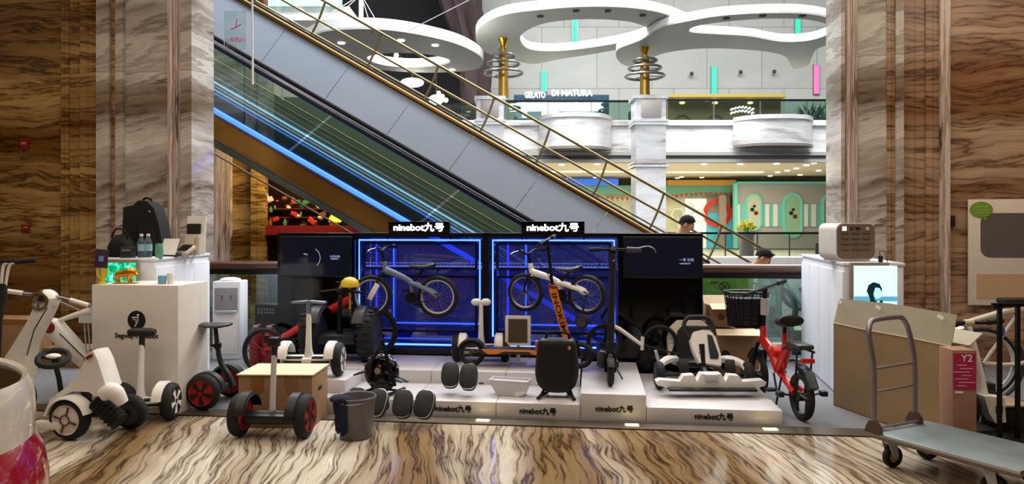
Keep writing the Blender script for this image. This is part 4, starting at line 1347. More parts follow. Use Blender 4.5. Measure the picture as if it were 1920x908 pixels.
balance('balance_scooter', 'white balance scooter with silver knee pads standing behind the carton', (p.x, p.y + .02, 0.222), 0.0, M['white_plastic'], M['hub_white'], M['hub_dark'], mat('pad silver blue', '7c8496', 0.3, metal=0.4), H=.62, W_=.25, R=.14, padtype='wing', shape='thin')
p = on(902, 668, 1.10); p.z = .22
balance('balance_scooter', 'white balance scooter between the mesh windows behind the orange scooter', p, -YAW + .1, M['white_plastic'], M['hub_dark'], M['hub_white'], M['white_plastic'], H=.55, W_=.225, R=.125, padtype='two')
# big off-road one
def big_segway(loc, rz, label):
    t = thing('balance_scooter', label, 'balance scooter', loc, rz)
    for s in (-1, 1):
        o = wheel(t, (s * .27, 0, .245), (1, 0, 0), .245, .15, M['black_rubber'], M['dark_grey'])
        tr = MB()
        for i in range(26):
            a = 2 * PI * i / 26
            tr.box((0, .243 * math.cos(a), .243 * math.sin(a)), (.13, .022, .014), rot=(a + PI / 2, 0, .3 * (1 if i % 2 else -1)))
        tr.build('tread', M['black_rubber'], o)
        f = MB(); arc_cover(f, (s * .21, 0, .245), .26, .13, math.radians(30), math.radians(150), .012)
        f.build('fender', M['black_plastic'], t)
    MB().box((0, 0, .22), (.36, .36, .09), bev=.02).build('platform', M['black_plastic'], t)
    MB().tube([(0, -.05, .25), (0, -.06, .5), (0, -.02, .62)], [.03, .024, .02], 10).build('stem', M['black_metal'], t)
    MB().tube([(-.20, -.02, .64), (-.05, -.03, .66), (.05, -.03, .66), (.20, -.02, .64)], .014, 8).sphere((0, -.03, .66), .035, 10, 8).build('handlebar', M['black_metal'], t)
    return t
p = on(640, 672, .98)
big_segway((p.x, p.y, .22), -YAW + .05, 'big black off road balance scooter with fat tyres beside the blue window')
# yellow helmet
t = thing('helmet', 'yellow helmet propped on a thin pole left of the blue grey bicycle', 'helmet', on(656, 560, 1.02))
MB().lathe([(0.088, 0), (.09, .02), (.075, .06), (.045, .085), (0, .095), (0, .088), (.04, .078), (.068, .055), (.08, 0)], (0, 0, .11), n=20).build('shell', M['yellow'], t)
MB().cyl((0, 0, -.10), (0, 0, .19), .008, .008, 8).build('holder', M['yellow'], t)

# ================================================================ red bicycle behind the white balance scooter
def onv(px, py, v, z=None):
    return on(px, py, v)
p = on(497, 655, 1.24)
t = thing('electric_bicycle', 'red low framed bicycle leaning behind the black and white balance scooters', 'bicycle', (p.x, p.y, 0.0), -YAW)
o0 = Vector((p.x, p.y, 0))
wheel(t, (0.0, 0, .24), (0, 1, 0), .235, .05, M['black_rubber'], M['ink'], 'rear_wheel', 20, M['dark_red'], .05)
def loc_(px, py):
    q_ = on(px, py, 1.24) - o0
    return Vector((q_.x / cY, 0, q_.z))
a, b = loc_(520, 640), loc_(658, 562)
MB().tube([a, a.lerp(b, .5) + Vector((0, 0, .012)), b], [.030, .042, .045], 10, smooth=5, sq=(.7, 1)).tube([a, (0, 0, .24)], .02, 8).build('frame', M['red_paint'], t)
b2 = loc_(668, 582)
wheel(t, (b2.x + .18, 0, .46), (0, 1, 0), .235, .05, M['black_rubber'], M['dark_grey'], 'front_wheel', 20, M['dark_grey'], .07)
MB().tube([b + Vector((0, 0, .05)), (b2.x + .18, .04, .46)], .018, 8).build('fork', M['steel'], t)
MB().tube([b, b + Vector((-.02, 0, .16))], .016, 8).tube([b + Vector((-.12, -.08, .17)), b + Vector((.10, .07, .17))], .012, 8).build('handlebar', M['black_metal'], t)
# ================================================================ counter, cabinets and what stands on them
p0 = Vector((-3.35, 5.74, 0.003)); cw = .73; ch_ = 1.012; cd = .44
ct = thing('reception_counter', 'white box counter with round black logo and lettering on its front', 'counter', p0 + Vector((cw / 2 * cY, -cw / 2 * sY, 0)), -YAW)
MB().box((0, cd / 2, ch_ / 2), (cw, cd, ch_), bev=.004).build('counter_body', mat('counter paint', 'dcd6d0', 0.4), ct)
lx = .018; lz = .735
MB().cyl((lx, -.002, lz), (lx, -.005, lz), .075, .075, 40).build('logo_disc', M['ink'], ct)
lg_ = MB()
lg_.sphere((lx + .014, -.007, lz + .040), (.010, .002, .010), 12, 8)
lg_.tube([(lx - .034, -.007, lz + .020), (lx + .018, -.007, lz + .022), (lx + .010, -.007, lz - .016), (lx - .012, -.007, lz - .050)], .005, 6)
lg_.tube([(lx - .026, -.007, lz + .004), (lx + .000, -.007, lz + .004), (lx - .006, -.007, lz - .02)], .0035, 6)
lg_.build('logo_figure', M['paper'], ct)
text('Segway-Ninebot', .365, .05, M['ink'], ct, (lx, -.003, lz - .128), name='lettering', bold=.012)

def cabinet(name, label, near, d, h, w, length, nd, face, handle=True):
    """long cabinet: near corner, run direction (unit), width to the side away from the visible face"""
    ang = math.atan2(d.x, d.y)
    t = thing(name, label, 'cabinet', near, -ang)
    s = -face          # body lies towards s in local x
    MB().box((s * w / 2, length / 2, h / 2 - .012), (w, length, h - .024), bev=.002).build('cabinet_body', M['cool_white'], t)
    MB().box((s * w / 2, length / 2, h - .012), (w + .024, length + .02, .024), bev=.003).build('cabinet_top', M['cool_white'], t)
    for i in range(nd):
        MB().box((face * .004, length * (i + .5) / nd, h / 2 - .03), (.018, length / nd - .008, h - .10), bev=.002).build('cabinet_door', M['cool_white'], t)
    return t
near = W(290, HZ, 6.22); near.z = 0.003
far = W(391, HZ, 7.3); far.z = .003
d = (far - near); ln = d.length
cabinet('storage_cabinet', 'white storage cabinet behind the counter, crowded with bag and bottles', near, d.normalized(), 1.2, .47, ln, 3, 1)
near = W(1583, HZ, 6.08); near.z = .003
far = W(1505, HZ, 7.75); far.z = .003
d = far - near
cabinet('storage_cabinet', 'tall white storage cabinet at the right with portrait screen on its end', near, d.normalized(), 1.17, .46, d.length, 4, -1)
RC = (near, d.normalized())

def monitor(label, loc, w, h, rz, picture):
    t = thing('display_screen', label, 'screen', loc, rz)
    MB().box((0, .02, h / 2), (w, .035, h), bev=.004).build('screen_frame', mat('taupe bezel', '8c8078', 0.4), t)
    picture(t, w, h)
    return t
def pic_left(t, w, h):
    m = bpy.data.materials.new('aquarium picture'); m.use_nodes = True
    nt = m.node_tree; b = nt.nodes['Principled BSDF']
    tc = nt.nodes.new('ShaderNodeTexCoord'); nz = nt.nodes.new('ShaderNodeTexNoise'); nz.inputs['Scale'].default_value = 18; nz.inputs['Detail'].default_value = 5
    cr = nt.nodes.new('ShaderNodeValToRGB')
    for _ in range(2): cr.color_ramp.elements.new(.5)
    for e, (p_, c_) in zip(cr.color_ramp.elements, ((.38, (0.0, .08, .03)), (.5, (.0, .45, .2)), (.60, (.1, .8, .45)), (.72, (.8, 1, 1)))):
        e.position = p_; e.color = (*c_, 1)
    nt.links.new(tc.outputs['Object'], nz.inputs[0]); nt.links.new(nz.outputs['Fac'], cr.inputs[0]); nt.links.new(cr.outputs[0], b.inputs['Emission Color'])
    b.inputs['Base Color'].default_value = (0, 0, 0, 1); b.inputs['Emission Strength'].default_value = 1.3; b.inputs['Roughness'].default_value = .1
    MB().box((0, -.001, h / 2), (w - .05, .006, h - .05)).build('screen_picture', m, t)
q_ = W(231, HZ, 6.16)
monitor('framed screen showing a bright green picture, on the end of the left cabinet', (q_.x, 6.12, .82), .325, .375, -YAW, pic_left)
def pic_right(t, w, h):
    s = MB().box((0, -.001, h / 2), (w - .05, .006, h - .05)).build('screen_picture', mat('bright pale picture', 'd0f4ff', 0.2, es=1.0, ecol=(.60, .93, 1.0), var=0), t)
    z = .275
    MB().box((0, -.005, z), (w - .05, .003, .04)).build('picture_band', mat('picture blue', '60b8d8', 0.3, es=.7, ecol=(.1, .42, .62)), s)
    dk = mat('picture dark blue', '06303c', 0.3, es=.3, ecol=(.0, .04, .06))
    pts = [(-.07, .10), (-.045, .17), (-.075, .24), (-.06, .29), (-.02, .315), (.03, .30), (.05, .26), (.045, .22), (.03, .25), (.0, .26), (-.02, .22), (-.01, .17), (.02, .14), (.05, .17), (.07, .10)]
    pts = [(x * 1.0, z_ + .10) for x, z_ in pts]
    MB().prism(pts, .003, 'xz', -.010).build('picture_hair', dk, s)
    MB().prism([(-.02, .32), (-.005, .37), (.03, .365), (.045, .33), (.035, .285), (.01, .275), (-.012, .29)], .003, 'xz', -.013).build('picture_face', mat('picture face', 'b0e0f0', 0.3, es=.9, ecol=(.45, .8, .95)), s)
q_ = RC[0]
ang = -math.atan2(RC[1].x, RC[1].y)
monitor('bright screen with a picture of a dark haired woman on the right cabinet end', (q_.x + .225, q_.y - .075, .60), .405, .575, -.03, pic_right)

# power bank rental station
p = W(1602, 487, 6.3)
ps = thing('charging_station', 'white rounded power bank rental box with taupe slotted front', 'charging station', (p.x, 6.28, 1.171), .16)
def rrect(w, h, r, n=6, cx=0, cy=0):
    pts = []
    for (sx, sy, a0) in ((1, 1, 0), (-1, 1, 90), (-1, -1, 180), (1, -1, 270)):
        for k in range(n + 1):
            a = math.radians(a0 + 90 * k / n)
            pts.append((cx + sx * (w / 2 - r) + r * math.cos(a), cy + sy * (h / 2 - r) + r * math.sin(a)))
    return pts
MB().prism(rrect(.37, .32, .06, cx=0, cy=.175), .26, 'xz', 0).build('casing', M['white_plastic'], ps)
MB().prism(rrect(.355, .305, .055, cx=.0, cy=.175), .012, 'xz', -.012).build('front_panel', mat('taupe front', '6e5e52', 0.35), ps)
MB().box((0, .13, .008), (.30, .22, .016)).build('foot', M['white_plastic'], ps)
for c in range(3):
    for r_ in range(4):
        MB().box((-.105 + c * .10, -.014, .245 - r_ * .048), (.07, .005, .008)).sphere((-.145 + c * .10, -.014, .253 - r_ * .048), (.004, .003, .004), 6, 4).build('slot', mat('slot', '4a3e36', .4) if (c, r_) == (0, 0) else bpy.data.materials['slot'], ps)
MB().box((-.115, -.014, .288), (.036, .004, .036)).build('lit_label', M['lit_white'], ps)
MB().box((.105, -.014, .288), (.03, .004, .03)).build('grey_label', M['light_grey'], ps)
text('U', .026, .03, M['ink'], ps, (-.045, -.014, .288), name='lettering', bold=.02)
text('街电', .045, .026, M['ink'], ps, (.012, -.014, .288), name='lettering')
t = thing('power_adapter', 'small black power adapter with a looping cable beside the rental box', 'adapter', W(1651, 484, 6.1))
t.location.z = 1.171 + .0
MB().box((0, 0, .03), (.03, .03, .055), bev=.006).build('adapter_body', M['black_plastic'], t)
MB().tube([(0, 0, .055), (-.01, 0, .09), (.03, 0, .10), (.05, 0, .04), (.06, 0, .0)], .003, 6, smooth=5).build('cable', M['black_rubber'], t)

# backpack, bags, bottles on the left cabinet
def cab(px, D, z=1.201):
    q = W(px, HZ, D); return Vector((q.x, q.y, z))
bz = 1.202
t = thing('backpack', 'large black upright backpack on the left storage cabinet', 'backpack', cab(268, 6.62), .0)
prof = [(-.17, .0), (.185, .0), (.19, .08), (.155, .30), (.11, .44), (.05, .505), (-.03, .515), (-.08, .47), (-.17, .45), (-.18, .2)]
MB().prism(prof, .20, 'xz', -.02, bev=.02).build('main_body', M['black_fabric'], t)
MB().prism([(-.02, .30), (.10, .30), (.165, .02), (.02, .02)], .03, 'xz', -.05, bev=.01).build('front_pocket', M['black_fabric'], t)
MB().sphere((.075, -.035, .41), (.012, .006, .012), 10, 6).build('badge', M['steel'], t)
MB().tube([(-.06, .1, .5), (-.03, .1, .54), (.02, .1, .53), (.03, .1, .50)], .01, 8, smooth=4).build('carry_loop', M['black_fabric'], t)
t = thing('shoulder_bag', 'small slumped black bag left of the water bottles', 'bag', cab(228, 6.45))
MB().rings([[Vector((x * .5, .09 * math.sin(a) * k, max(0.0, .10 * k2 + .10 * k2 * math.cos(a)))) for a in [2 * PI * j / 14 for j in range(14)]] for x, k, k2 in ((-.22, .2, .3), (-.19, .7, .7), (-.1, 1, 1), (0, 1, 1.05), (.1, 1, .95), (.18, .8, .7), (.22, .3, .3))]).build('bag_body', M['black_fabric'], t)
MB().tube([(-.08, -.02, .18), (-.03, -.04, .25), (.04, -.04, .24), (.07, -.02, .17)], .008, 8, smooth=4).build('strap', M['black_fabric'], t)
t = thing('desk_organiser', 'dark small organiser box with grey label left of the bottles', 'box', cab(240, 6.30))
MB().box((0, 0, .05), (.10, .08, .10), bev=.005).build('box_body', mat('dark violet grey', '2a2228', .5), t)
MB().box((0.005, -.042, .07), (.075, .004, .02)).build('label', M['mid_grey'], t)
bot = None
dm('bottle_pet', 'a8c4d0', 0.08, trans=0.85, ior=1.33)
for i, (px, D) in enumerate(((265, 6.34), (278, 6.36))):
    t = thing('water_bottle', ['left one of two clear water bottles before the black backpack', 'right one of two clear water bottles, next to the green cup'][i], 'bottle', cab(px, D), 0, 'clear water bottles on the left cabinet')
    MB().lathe([(0, 0), (.03, .002), (.032, .02), (.029, .05), (.032, .08), (.029, .11), (.032, .13), (.026, .155), (.013, .18), (.013, .195), (0, .195)], n=18).build('bottle_body', M['bottle_pet'], t)
    MB().lathe([(.0315, .06), (.033, .06), (.033, .12), (.0315, .12)], n=18, closed=True).build('bottle_label', mat('pale blue label', '8ab0c0', .5), t)
    MB().cyl((0, 0, .19), (0, 0, .212), .015, .015, 14).build('cap', M['white_plastic'], t)
t = MB().lathe([(0, 0), (.03, 0), (.034, .06), (.032, .11), (.028, .125), (0, .128)], n=18).build('cup', mat('jade cup', '5c9c88', .3), None, cab(298.5, 6.30))
tag(t, 'pale green cylinder cup right of the two water bottles', 'cup')
t = thing('desk_calendar', 'tilted white card stand right of the green cup', 'card stand', cab(318, 6.58), -.2)
MB().box((0, 0, .09), (.16, .006, .16), rot=(-.45, 0, 0)).build('card', M['paper'], t)
MB().box((0, .02, .02), (.15, .09, .04), bev=.004).build('card_base', M['dark_grey'], t)
t = thing('pos_terminal', 'cream card terminal with black screen, tilted, on the cabinet', 'terminal', cab(346, 6.75), -.35)
MB().box((0, 0, .05), (.16, .14, .04), rot=(.5, 0, 0), bev=.012).build('terminal_body', mat('cream plastic', 'c8bca8', .4), t)
MB().box((.015, -.012, .078), (.11, .10, .006), rot=(.5, 0, 0)).build('terminal_screen', M['black_gloss'], t)
t = thing('leaflet_holder', 'tall white framed leaflet leaning at the cabinet end', 'leaflet', cab(368, 7.0), -.1)
MB().box((0, .0, .19), (.19, .012, .37), rot=(-.10, 0, 0)).build('leaflet', M['paper'], t)
MB().box((-.015, -.018, .25), (.14, .004, .10), rot=(-.10, 0, 0)).build('printed_area', M['ink'], t)
t = thing('brochure_stack', 'short cream brochures standing before the tall leaflet', 'brochures', cab(358, 6.82), -.25)
for k in range(3):
    MB().box((k * .022 - .02, k * .02, .10 + .0 * k), (.10, .006, .20), rot=(-.12, 0, .1 * k)).build('brochure', mat('brochure cream %s' % 'abc'[k], ['d0c4b0', 'bcb0a0', 'e0d8cc'][k], .6), t)

# on the counter
cz = 1.016
t = thing('bull_figurine', 'golden bull figurine standing on the counter before the green screen', 'figurine', W(236, HZ, 5.86) * 1.0)
t.location.z = cz
g_ = mat('figurine gold', 'd89820', .25, metal=.7, var=.15)
bd = MB()
bd.rings([[Vector((x, r_ * .8 * math.cos(a), z + r_ * 1.0 * math.sin(a))) for a in [2 * PI * j / 12 for j in range(12)]] for x, r_, z in ((-.085, .008, .075), (-.075, .028, .075), (-.03, .030, .078), (.02, .036, .088), (.05, .036, .092), (.07, .026, .088), (.085, .018, .075), (.10, .012, .062))])
for x, y in ((-.06, -.018), (-.06, .018), (.035, -.02), (.035, .02)):
    bd.tube([(x, y, .07), (x - .006, y, .035), (x + .002, y, 0)], [.016, .009, .009], 8, smooth=3)
bd.tube([(-.085, 0, .08), (-.10, 0, .06), (-.095, 0, .03)], .004, 6, smooth=3)
for s in (-1, 1):
    bd.tube([(.085, s * .012, .092), (.088, s * .035, .105), (.098, s * .035, .122)], [.006, .005, .002], 6, smooth=3)
bd.box((0, 0, .004), (.18, .06, .008))
bd.build('figurine_body', g_, t)
t = thing('card_holder', 'yellow hand shaped holder raising a dark card on the counter corner', 'card holder', W(191, HZ, 5.80), .25)
t.location.z = cz
MB().tube([(0, 0, 0), (.005, 0, .06), (.01, 0, .14)], [.014, .018, .014], 10, smooth=4).tube([(.0, 0, .02), (-.03, 0, .07), (-.035, 0, .12)], .008, 8, smooth=4).tube([(.01, 0, .05), (.035, 0, .09), (.04, 0, .13)], .008, 8, smooth=4).cyl((0, 0, 0), (0, 0, .02), .03, .025, 14).build('holder', M['yellow'], t)
MB().box((.0, -.01, .205), (.095, .01, .15), rot=(0, .08, 0), bev=.004).build('card', mat('card dark violet', '3c2a40', .4), t)
MB().box((.0, -.017, .205), (.035, .003, .045), rot=(0, .08, 0)).build('card_print', mat('card blue', '7088c0', .5), t)
t = MB().box((0, 0, .034), (.052, .05, .068), bev=.006).build('tissue_box', mat('sky blue card', '78b0c8', .5), None, W(304, HZ, 5.82)); t.location.z = cz
tag(t, 'small sky blue box on the counter top', 'box')
t = thing('cup', 'small white cup with a lid right of the sky blue box', 'cup', W(320, HZ, 5.84)); t.location.z = cz
MB().lathe([(0, 0), (.024, 0), (.030, .06), (.028, .06), (.022, .004), (0, .004)], n=16).build('cup_body', M['white_plastic'], t)
MB().cyl((0, 0, .058), (0, 0, .085), .031, .026, 16).build('lid', M['white_plastic'], t)

# ================================================================ water dispenser and things beside it
v = 2.0
p = L(U(424, v), v, .003)
t = thing('water_dispenser', 'white water dispenser with two taps beside the black display wall', 'water dispenser', p, -YAW + .16)
MB().box((0, .14, .43), (.30, .28, .86), bev=.012).build('casing', M['cool_white'], t)
MB().box((0, -.003, .66), (.25, .012, .26), bev=.004).build('tap_recess', mat('recess grey', '8c8c90', .4), t)
for s in (-1, 1):
    MB().cyl((s * .05, -.03, .70), (s * .05, 0, .70), .012, .012, 10).box((s * .05, -.035, .68), (.016, .016, .04)).build('tap', M['steel'], t)
MB().box((0, -.03, .535), (.24, .06, .02), bev=.006).build('drip_tray', M['light_grey'], t)
MB().box((0, -.006, .28), (.26, .012, .44), bev=.004).build('cabinet_door', M['white_paint'], t)
MB().lathe([(0, 0), (.11, 0), (.11, .02), (.06, .035), (0, .038)], (0, .14, .86), n=24).build('top_cap', M['cool_white'], t)
v = 1.95
p = L(U(499, v), v, .003)
t = thing('plastic_crate', 'black crate front with small pale markings left of the display wall', 'crate', p, -YAW)
MB().box((0, .1, .31), (.26, .2, .62), bev=.008).build('crate_body', M['black_plastic'], t)
for i in range(6):
    for j in range(2):
        MB().box((-.085 + i * .034, -.002, .565 - j * .035), (.02, .004, .022)).build('marking', M['mid_grey'], t)
for px, lab in ((480, 'dull red canister next to the water dispenser'), (505, 'dull red canister near the red bicycle wheel')):
    v = 1.75
    p = L(U(px, v), v, .003)
    t = thing('fire_extinguisher', lab, 'fire extinguisher', p, -YAW)
    MB().lathe([(0, 0), (.062, .004), (.065, .02), (.065, .30), (.05, .35), (.02, .37), (.02, .39), (0, .39)], n=20).build('cylinder', M['dark_red'], t)
    MB().box((0, 0, .40), (.05, .03, .03), bev=.006).tube([(-.03, 0, .41), (.05, 0, .43)], .006, 6).build('valve', mat('pink grey', '9c7878', .5) if px == 480 else bpy.data.materials['pink grey'], t)
    MB().tube([(.03, 0, .40), (.075, 0, .34), (.075, 0, .12)], .008, 6, smooth=4).build('hose', M['black_rubber'], t)

# ================================================================ carton, bucket, foot skates
c0 = G(520, 800)
t = thing('cardboard_box', 'taped brown carton behind the black balance scooter with red hubs', 'carton', (c0.x, 5.28, .003), -.03)
w, dd, h = .545, .40, .385
MB().box((0, dd / 2, h / 2), (w, dd, h), bev=.003).build('box_body', M['carton'], t)
MB().box((0, dd / 2, h + .004), (w + .02, dd + .02, .008), rot=(0, 0, 0)).build('lid', M['carton_light'], t)
for x in (-.13, .12):
    tp = MB()
    tp.prism([(x - .05, h), (x + .045, h), (x + .05, h - .10), (x + .02, h - .14), (x - .03, h - .13), (x - .055, h - .07)], -.002, 'xz', 0)
    tp.build('packing_tape', mat('brown tape', '8c6030', .25) if x < 0 else bpy.data.materials['brown tape'], t)
MB().box((w / 2 + .001, dd * .5, h * .66), (.004, .09, .03), bev=.001).build('hand_hole', M['ink'], t)
b = G(661, 828)
t = thing('bucket', 'grey plastic bucket with a dark blue cloth over its rim', 'bucket', (b.x, b.y + .10, 0.003))
MB().lathe([(0, 0), (.106, 0), (.112, .01), (.138, .275), (.145, .285), (.140, .292), (.132, .285), (.104, .012), (0, .012)], n=36).build('bucket_body', mat('grey bucket plastic', '63636a', .45), t)
MB().tube([(-.14, -.01, .275), (-.08, -.12, .262), (0, -.15, .258), (.08, -.12, .264), (.14, -.01, .278)], .004, 6, smooth=5).build('bail_handle', M['steel'], t)
o = MB()
rings = []
for i in range(9):
    s = i / 8
    zz = .30 - s * .25
    ring = []
    for j in range(12):
        a = math.radians(195 + 62 * j / 11)
        rr = .152 - s * .018 + .009 * math.sin(j * 1.9 + i * .7)
        ring.append((b.x + rr * math.cos(a), b.y + .10 + rr * math.sin(a), zz + (.01 * math.sin(j * 1.3) if i == 8 else 0)))
    for j in range(11, -1, -1):
        a = math.radians(195 + 62 * j / 11)
        rr = .146 - s * .016 + .006 * math.sin(j * 1.9 + i * .7)
        ring.append((b.x + rr * math.cos(a), b.y + .10 + rr * math.sin(a), zz + (.01 * math.sin(j * 1.3) if i == 8 else 0)))
    rings.append(ring)
o.rings(rings)
rag = o.build('cloth', mat('dark blue cloth', '141c34', .95, bump=.5, scale=60))
rag2 = MB().sphere((b.x - .10, b.y + .04, .285), (.07, .075, .028), 14, 8).build('folded_top', bpy.data.materials['dark blue cloth'], rag)
tag(rag, 'dark blue cloth hanging over the left of the grey bucket', 'cloth')

def skate(label, loc, rz, tilt=-62, group=None):
    t = thing('foot_skate', label, 'foot skate', loc, rz, group)
    T = Matrix.Rotation(math.radians(tilt), 4, 'X') if False else Matrix.Rotation(math.radians(-tilt), 4, 'X')
    def shoe(w, l, z0, z1, bulge):
        rings = []
        for z, k in ((z0, .90), (z0 + (z1 - z0) * .25, 1.0), (z0 + (z1 - z0) * .75, 1.0), (z1, .90), (z1 + bulge, .55)):
            ring = []
            for j in range(24):
                a = 2 * PI * j / 24
                x = math.copysign(abs(math.cos(a)) ** .6, math.cos(a)) * w / 2 * k
                y = math.copysign(abs(math.sin(a)) ** .75, math.sin(a)) * l / 2 * k
                ring.append((x, y + l / 2, z))
            rings.append(ring)
        return rings
    MB(T).rings(shoe(.128, .216, .0, .035, .0)).build('base', M['white_plastic'], t)
    MB(T).rings(shoe(.146, .206, .028, .055, .014)).build('foot_pad', mat('skate grey', '26282b', .8, bump=.3, scale=150) if 'skate grey' not in bpy.data.materials else bpy.data.materials['skate grey'], t)
    MB(T).rings(shoe(.134, .215, -.03, .0, .0)).build('under_case', M['black_plastic'], t)
    MB(T).cyl((-.055, .11, -.045), (.055, .11, -.045), .03, .03, 14).build('roller', M['black_rubber'], t)
    return t
sk = (('dark foot skate on the podium, left one of the pair', 843, 737, .135), ('dark foot skate on the podium, right one of the pair', 877, 741, .135),
      ('dark foot skate on the floor, middle one of three leaning on the podium', 752, 795, 0.02), ('dark foot skate on the floor, rightmost of three leaning on the podium', 791, 796, 0.02),
      ('dark foot skate partly hidden behind the right edge of the bucket', 702, 793, 0.02), ('dark foot skate hidden behind the bucket but for its top', 664, 790, 0.02))
for i, (lab, px, py, z) in enumerate(sk):
    q = G(px, py, z)
    skate(lab, (q.x, q.y + .02, z + .035), [-.05, -.12, -.12, -.3, -.3, -.12][i], -56, 'foot skates with rubber pads')

# ================================================================ black wheel with A frame
q = G(713, 741, .113)
t = thing('electric_unicycle', 'black electric unicycle on a stand with raised A frame handle', 'unicycle', (q.x, q.y + .06, .116), -.25)
MB().lathe([(0, -.05), (.10, -.055), (.135, -.04), (.15, -.015), (.15, .015), (.135, .04), (.10, .055), (0, .05)], (0, 0, .17), (0, 1, 0), 32).build('wheel_case', M['black_gloss'], t)
wheel(t, (0, 0, .13), (0, 1, 0), .125, .05, M['black_rubber'], M['dark_grey'])
cz_ = MB()
for i in range(7):
    a = math.radians(20 + i * 23)
    cz_.box((.152 * math.cos(a), 0, .17 + .152 * math.sin(a)), (.016, .05, .006), rot=(0, PI / 2 - a, 0))
cz_.build('light_slots', mat('slot grey blue', '8088a0', .3), t)
MB().cyl((-.01, -.06, .19), (-.01, -.052, .19), .028, .028, 8).build('hub_badge', mat('dull gold badge', '9a8c70', .5), t)
MB().tube([(.0, -.06, .235), (.02, -.058, .225)], .009, 8).build('red_mark', M['red_paint'], t)
MB().box((-.15, -.05, .17), (.12, .09, .014), rot=(0, -.3, 0), bev=.005).build('pedal', M['black_plastic'], t)
MB().box((.15, -.03, .13), (.12, .09, .014), rot=(0, .3, 0), bev=.005).build('pedal', M['black_plastic'], t)
MB().tube([(.03, -.07, .42), (-.05, -.075, .27), (-.08, -.075, .10)], .012, 8).tube([(.045, -.07, .42), (.10, -.075, .24), (.15, -.075, .08)], .014, 8).tube([(.0, -.072, .345), (.075, -.072, .345)], .009, 8).cyl((.037, -.07, .40), (.037, -.07, .45), .016, .013, 8).build('a_frame', M['black_metal'], t)
MB().tube([(-.14, -.09, .012), (-.06, .06, .03)], .013, 8).tube([(.17, .08, .03), (.10, -.10, .012)], .013, 8).tube([(-.09, 0, .03), (.13, 0, .03)], .009, 8).build('stand', M['black_rubber'], t)

# cream tub
q = G(957, 744, .113)
t = thing('storage_tub', 'cream wedge shaped tub with sunken top on the low podium', 'tub', (q.x, q.y + .06, .116), -.28)
top = [(-.165, -.075), (.165, -.075), (.165, .075), (-.165, .075)]
bot_ = [(-.10, -.055), (.12, -.055), (.12, .055), (-.10, .055)]
MB().rings([[(x, y, 0) for x, y in bot_], [(x, y, .125) for x, y in top], [(x * .93, y * .84, .125) for x, y in top], [(x * .92, y * .82, .108) for x, y in top]]).build('tub_body', M['podium_white'], t, flat=True)
MB().box((.10, -.052, .03), (.10, .02, .04), rot=(0, -.5, 0), bev=.004).build('foot_notch', M['white_paint'], t)

# big black wheel on stand
q = G(1046, 750, .113)
t = thing('electric_unicycle', 'big plain black rounded wheel case with carry handle on a bent leg stand', 'unicycle', (q.x, q.y + .10, .116), -.12)
pr = [(-.135, .455), (-.15, .42), (-.17, .27), (-.172, .18), (-.15, .10), (-.10, .055), (-.05, .04), (.05, .04), (.10, .055), (.15, .10), (.172, .18), (.17, .27), (.15, .42), (.135, .455), (.10, .465), (-.10, .465)]
pr = [(v_.x, v_.y) for v_ in catmull([(a, b, 0) for a, b in pr], 3, True)]
def sc_(k): return [(x * k, .25 + (z - .25) * k) for x, z in pr]
MB().rings([[(x, y, z) for x, z in sc_(k)] for y, k in ((-.085, .72), (-.085, .86), (-.07, .97), (-.04, 1.0), (.04, 1.0), (.07, .97), (.085, .86))]).build('wheel_case', mat('soft black shell', '08080a', .55), t)
MB().tube([(-.09, 0, .455), (-.08, 0, .50), (-.04, 0, .515), (.05, 0, .515), (.09, 0, .50), (.10, 0, .455)], .011, 8, smooth=5).build('carry_handle', M['black_metal'], t)
MB().cyl((.10, -.083, .405), (.10, -.090, .405), .013, .013, 14).build('badge', mat('badge pale', 'c8b8b0', .4), t)
MB().cyl((.094, -.087, .405), (.094, -.092, .405), .008, .008, 14).build('badge_mark', M['red_paint'], t)
for s in (-1, 1):
    MB().tube([(s * .09, .02, .09), (s * .11, -.02, .04), (s * .135, -.10, .014)], .013, 8, smooth=3).tube([(s * .145, -.14, .014), (s * .10, -.02, .02), (s * .08, .09, .014)], .012, 8).build('stand_leg', M['black_rubber'], t)
MB().box((-.165, .0, .40), (.02, .04, .09), bev=.006).build('side_light', mat('salmon lens', 'b86848', .4), t)

# ================================================================ orange scooter
dx0 = on(885, 659, .86)
t = thing('kick_scooter', 'black electric kick scooter with orange deck edge and orange lettered stem', 'kick scooter', (dx0.x, dx0.y, .22), -YAW)
wheel(t, (0, 0, .118), (0, 1, 0), .118, .06, M['black_rubber'], mat('rotor bronze', '5c4c3c', .4, metal=.6), 'rear_wheel', 9, bpy.data.materials.get('rotor bronze'), .14, .2)
wheel(t, (.97, 0, .118), (0, 1, 0), .118, .06, M['black_rubber'], bpy.data.materials['rotor bronze'], 'front_wheel', 9, bpy.data.materials['rotor bronze'], .14, .2)
f = MB(Matrix.Rotation(PI / 2, 4, 'Z')); arc_cover(f, (0, 0, .118), .125, .075, math.radians(20), math.radians(150), .010)
f.build('rear_fender', M['black_plastic'], t)
MB().tube([(0, -.04, .118), (.14, -.045, .14)], .016, 8).tube([(0, .04, .118), (.14, .045, .14)], .016, 8).build('swing_arm', M['black_metal'], t)
MB().box((.42, 0, .145), (.66, .17, .045), bev=.01).build('deck', M['black_plastic'], t)
MB().prism([(.10, .165), (.62, .165), (.62, .128), (.56, .128), (.52, .152), (.30, .152), (.24, .128), (.16, .125)], .012, 'xz', -.098, bev=.003).build('deck_edge', M['orange'], t)
MB().prism([(.10, .165), (.62, .165), (.62, .128), (.56, .128), (.52, .152), (.30, .152), (.24, .128), (.16, .125)], .012, 'xz', .086, bev=.003).build('deck_edge', M['orange'], t)
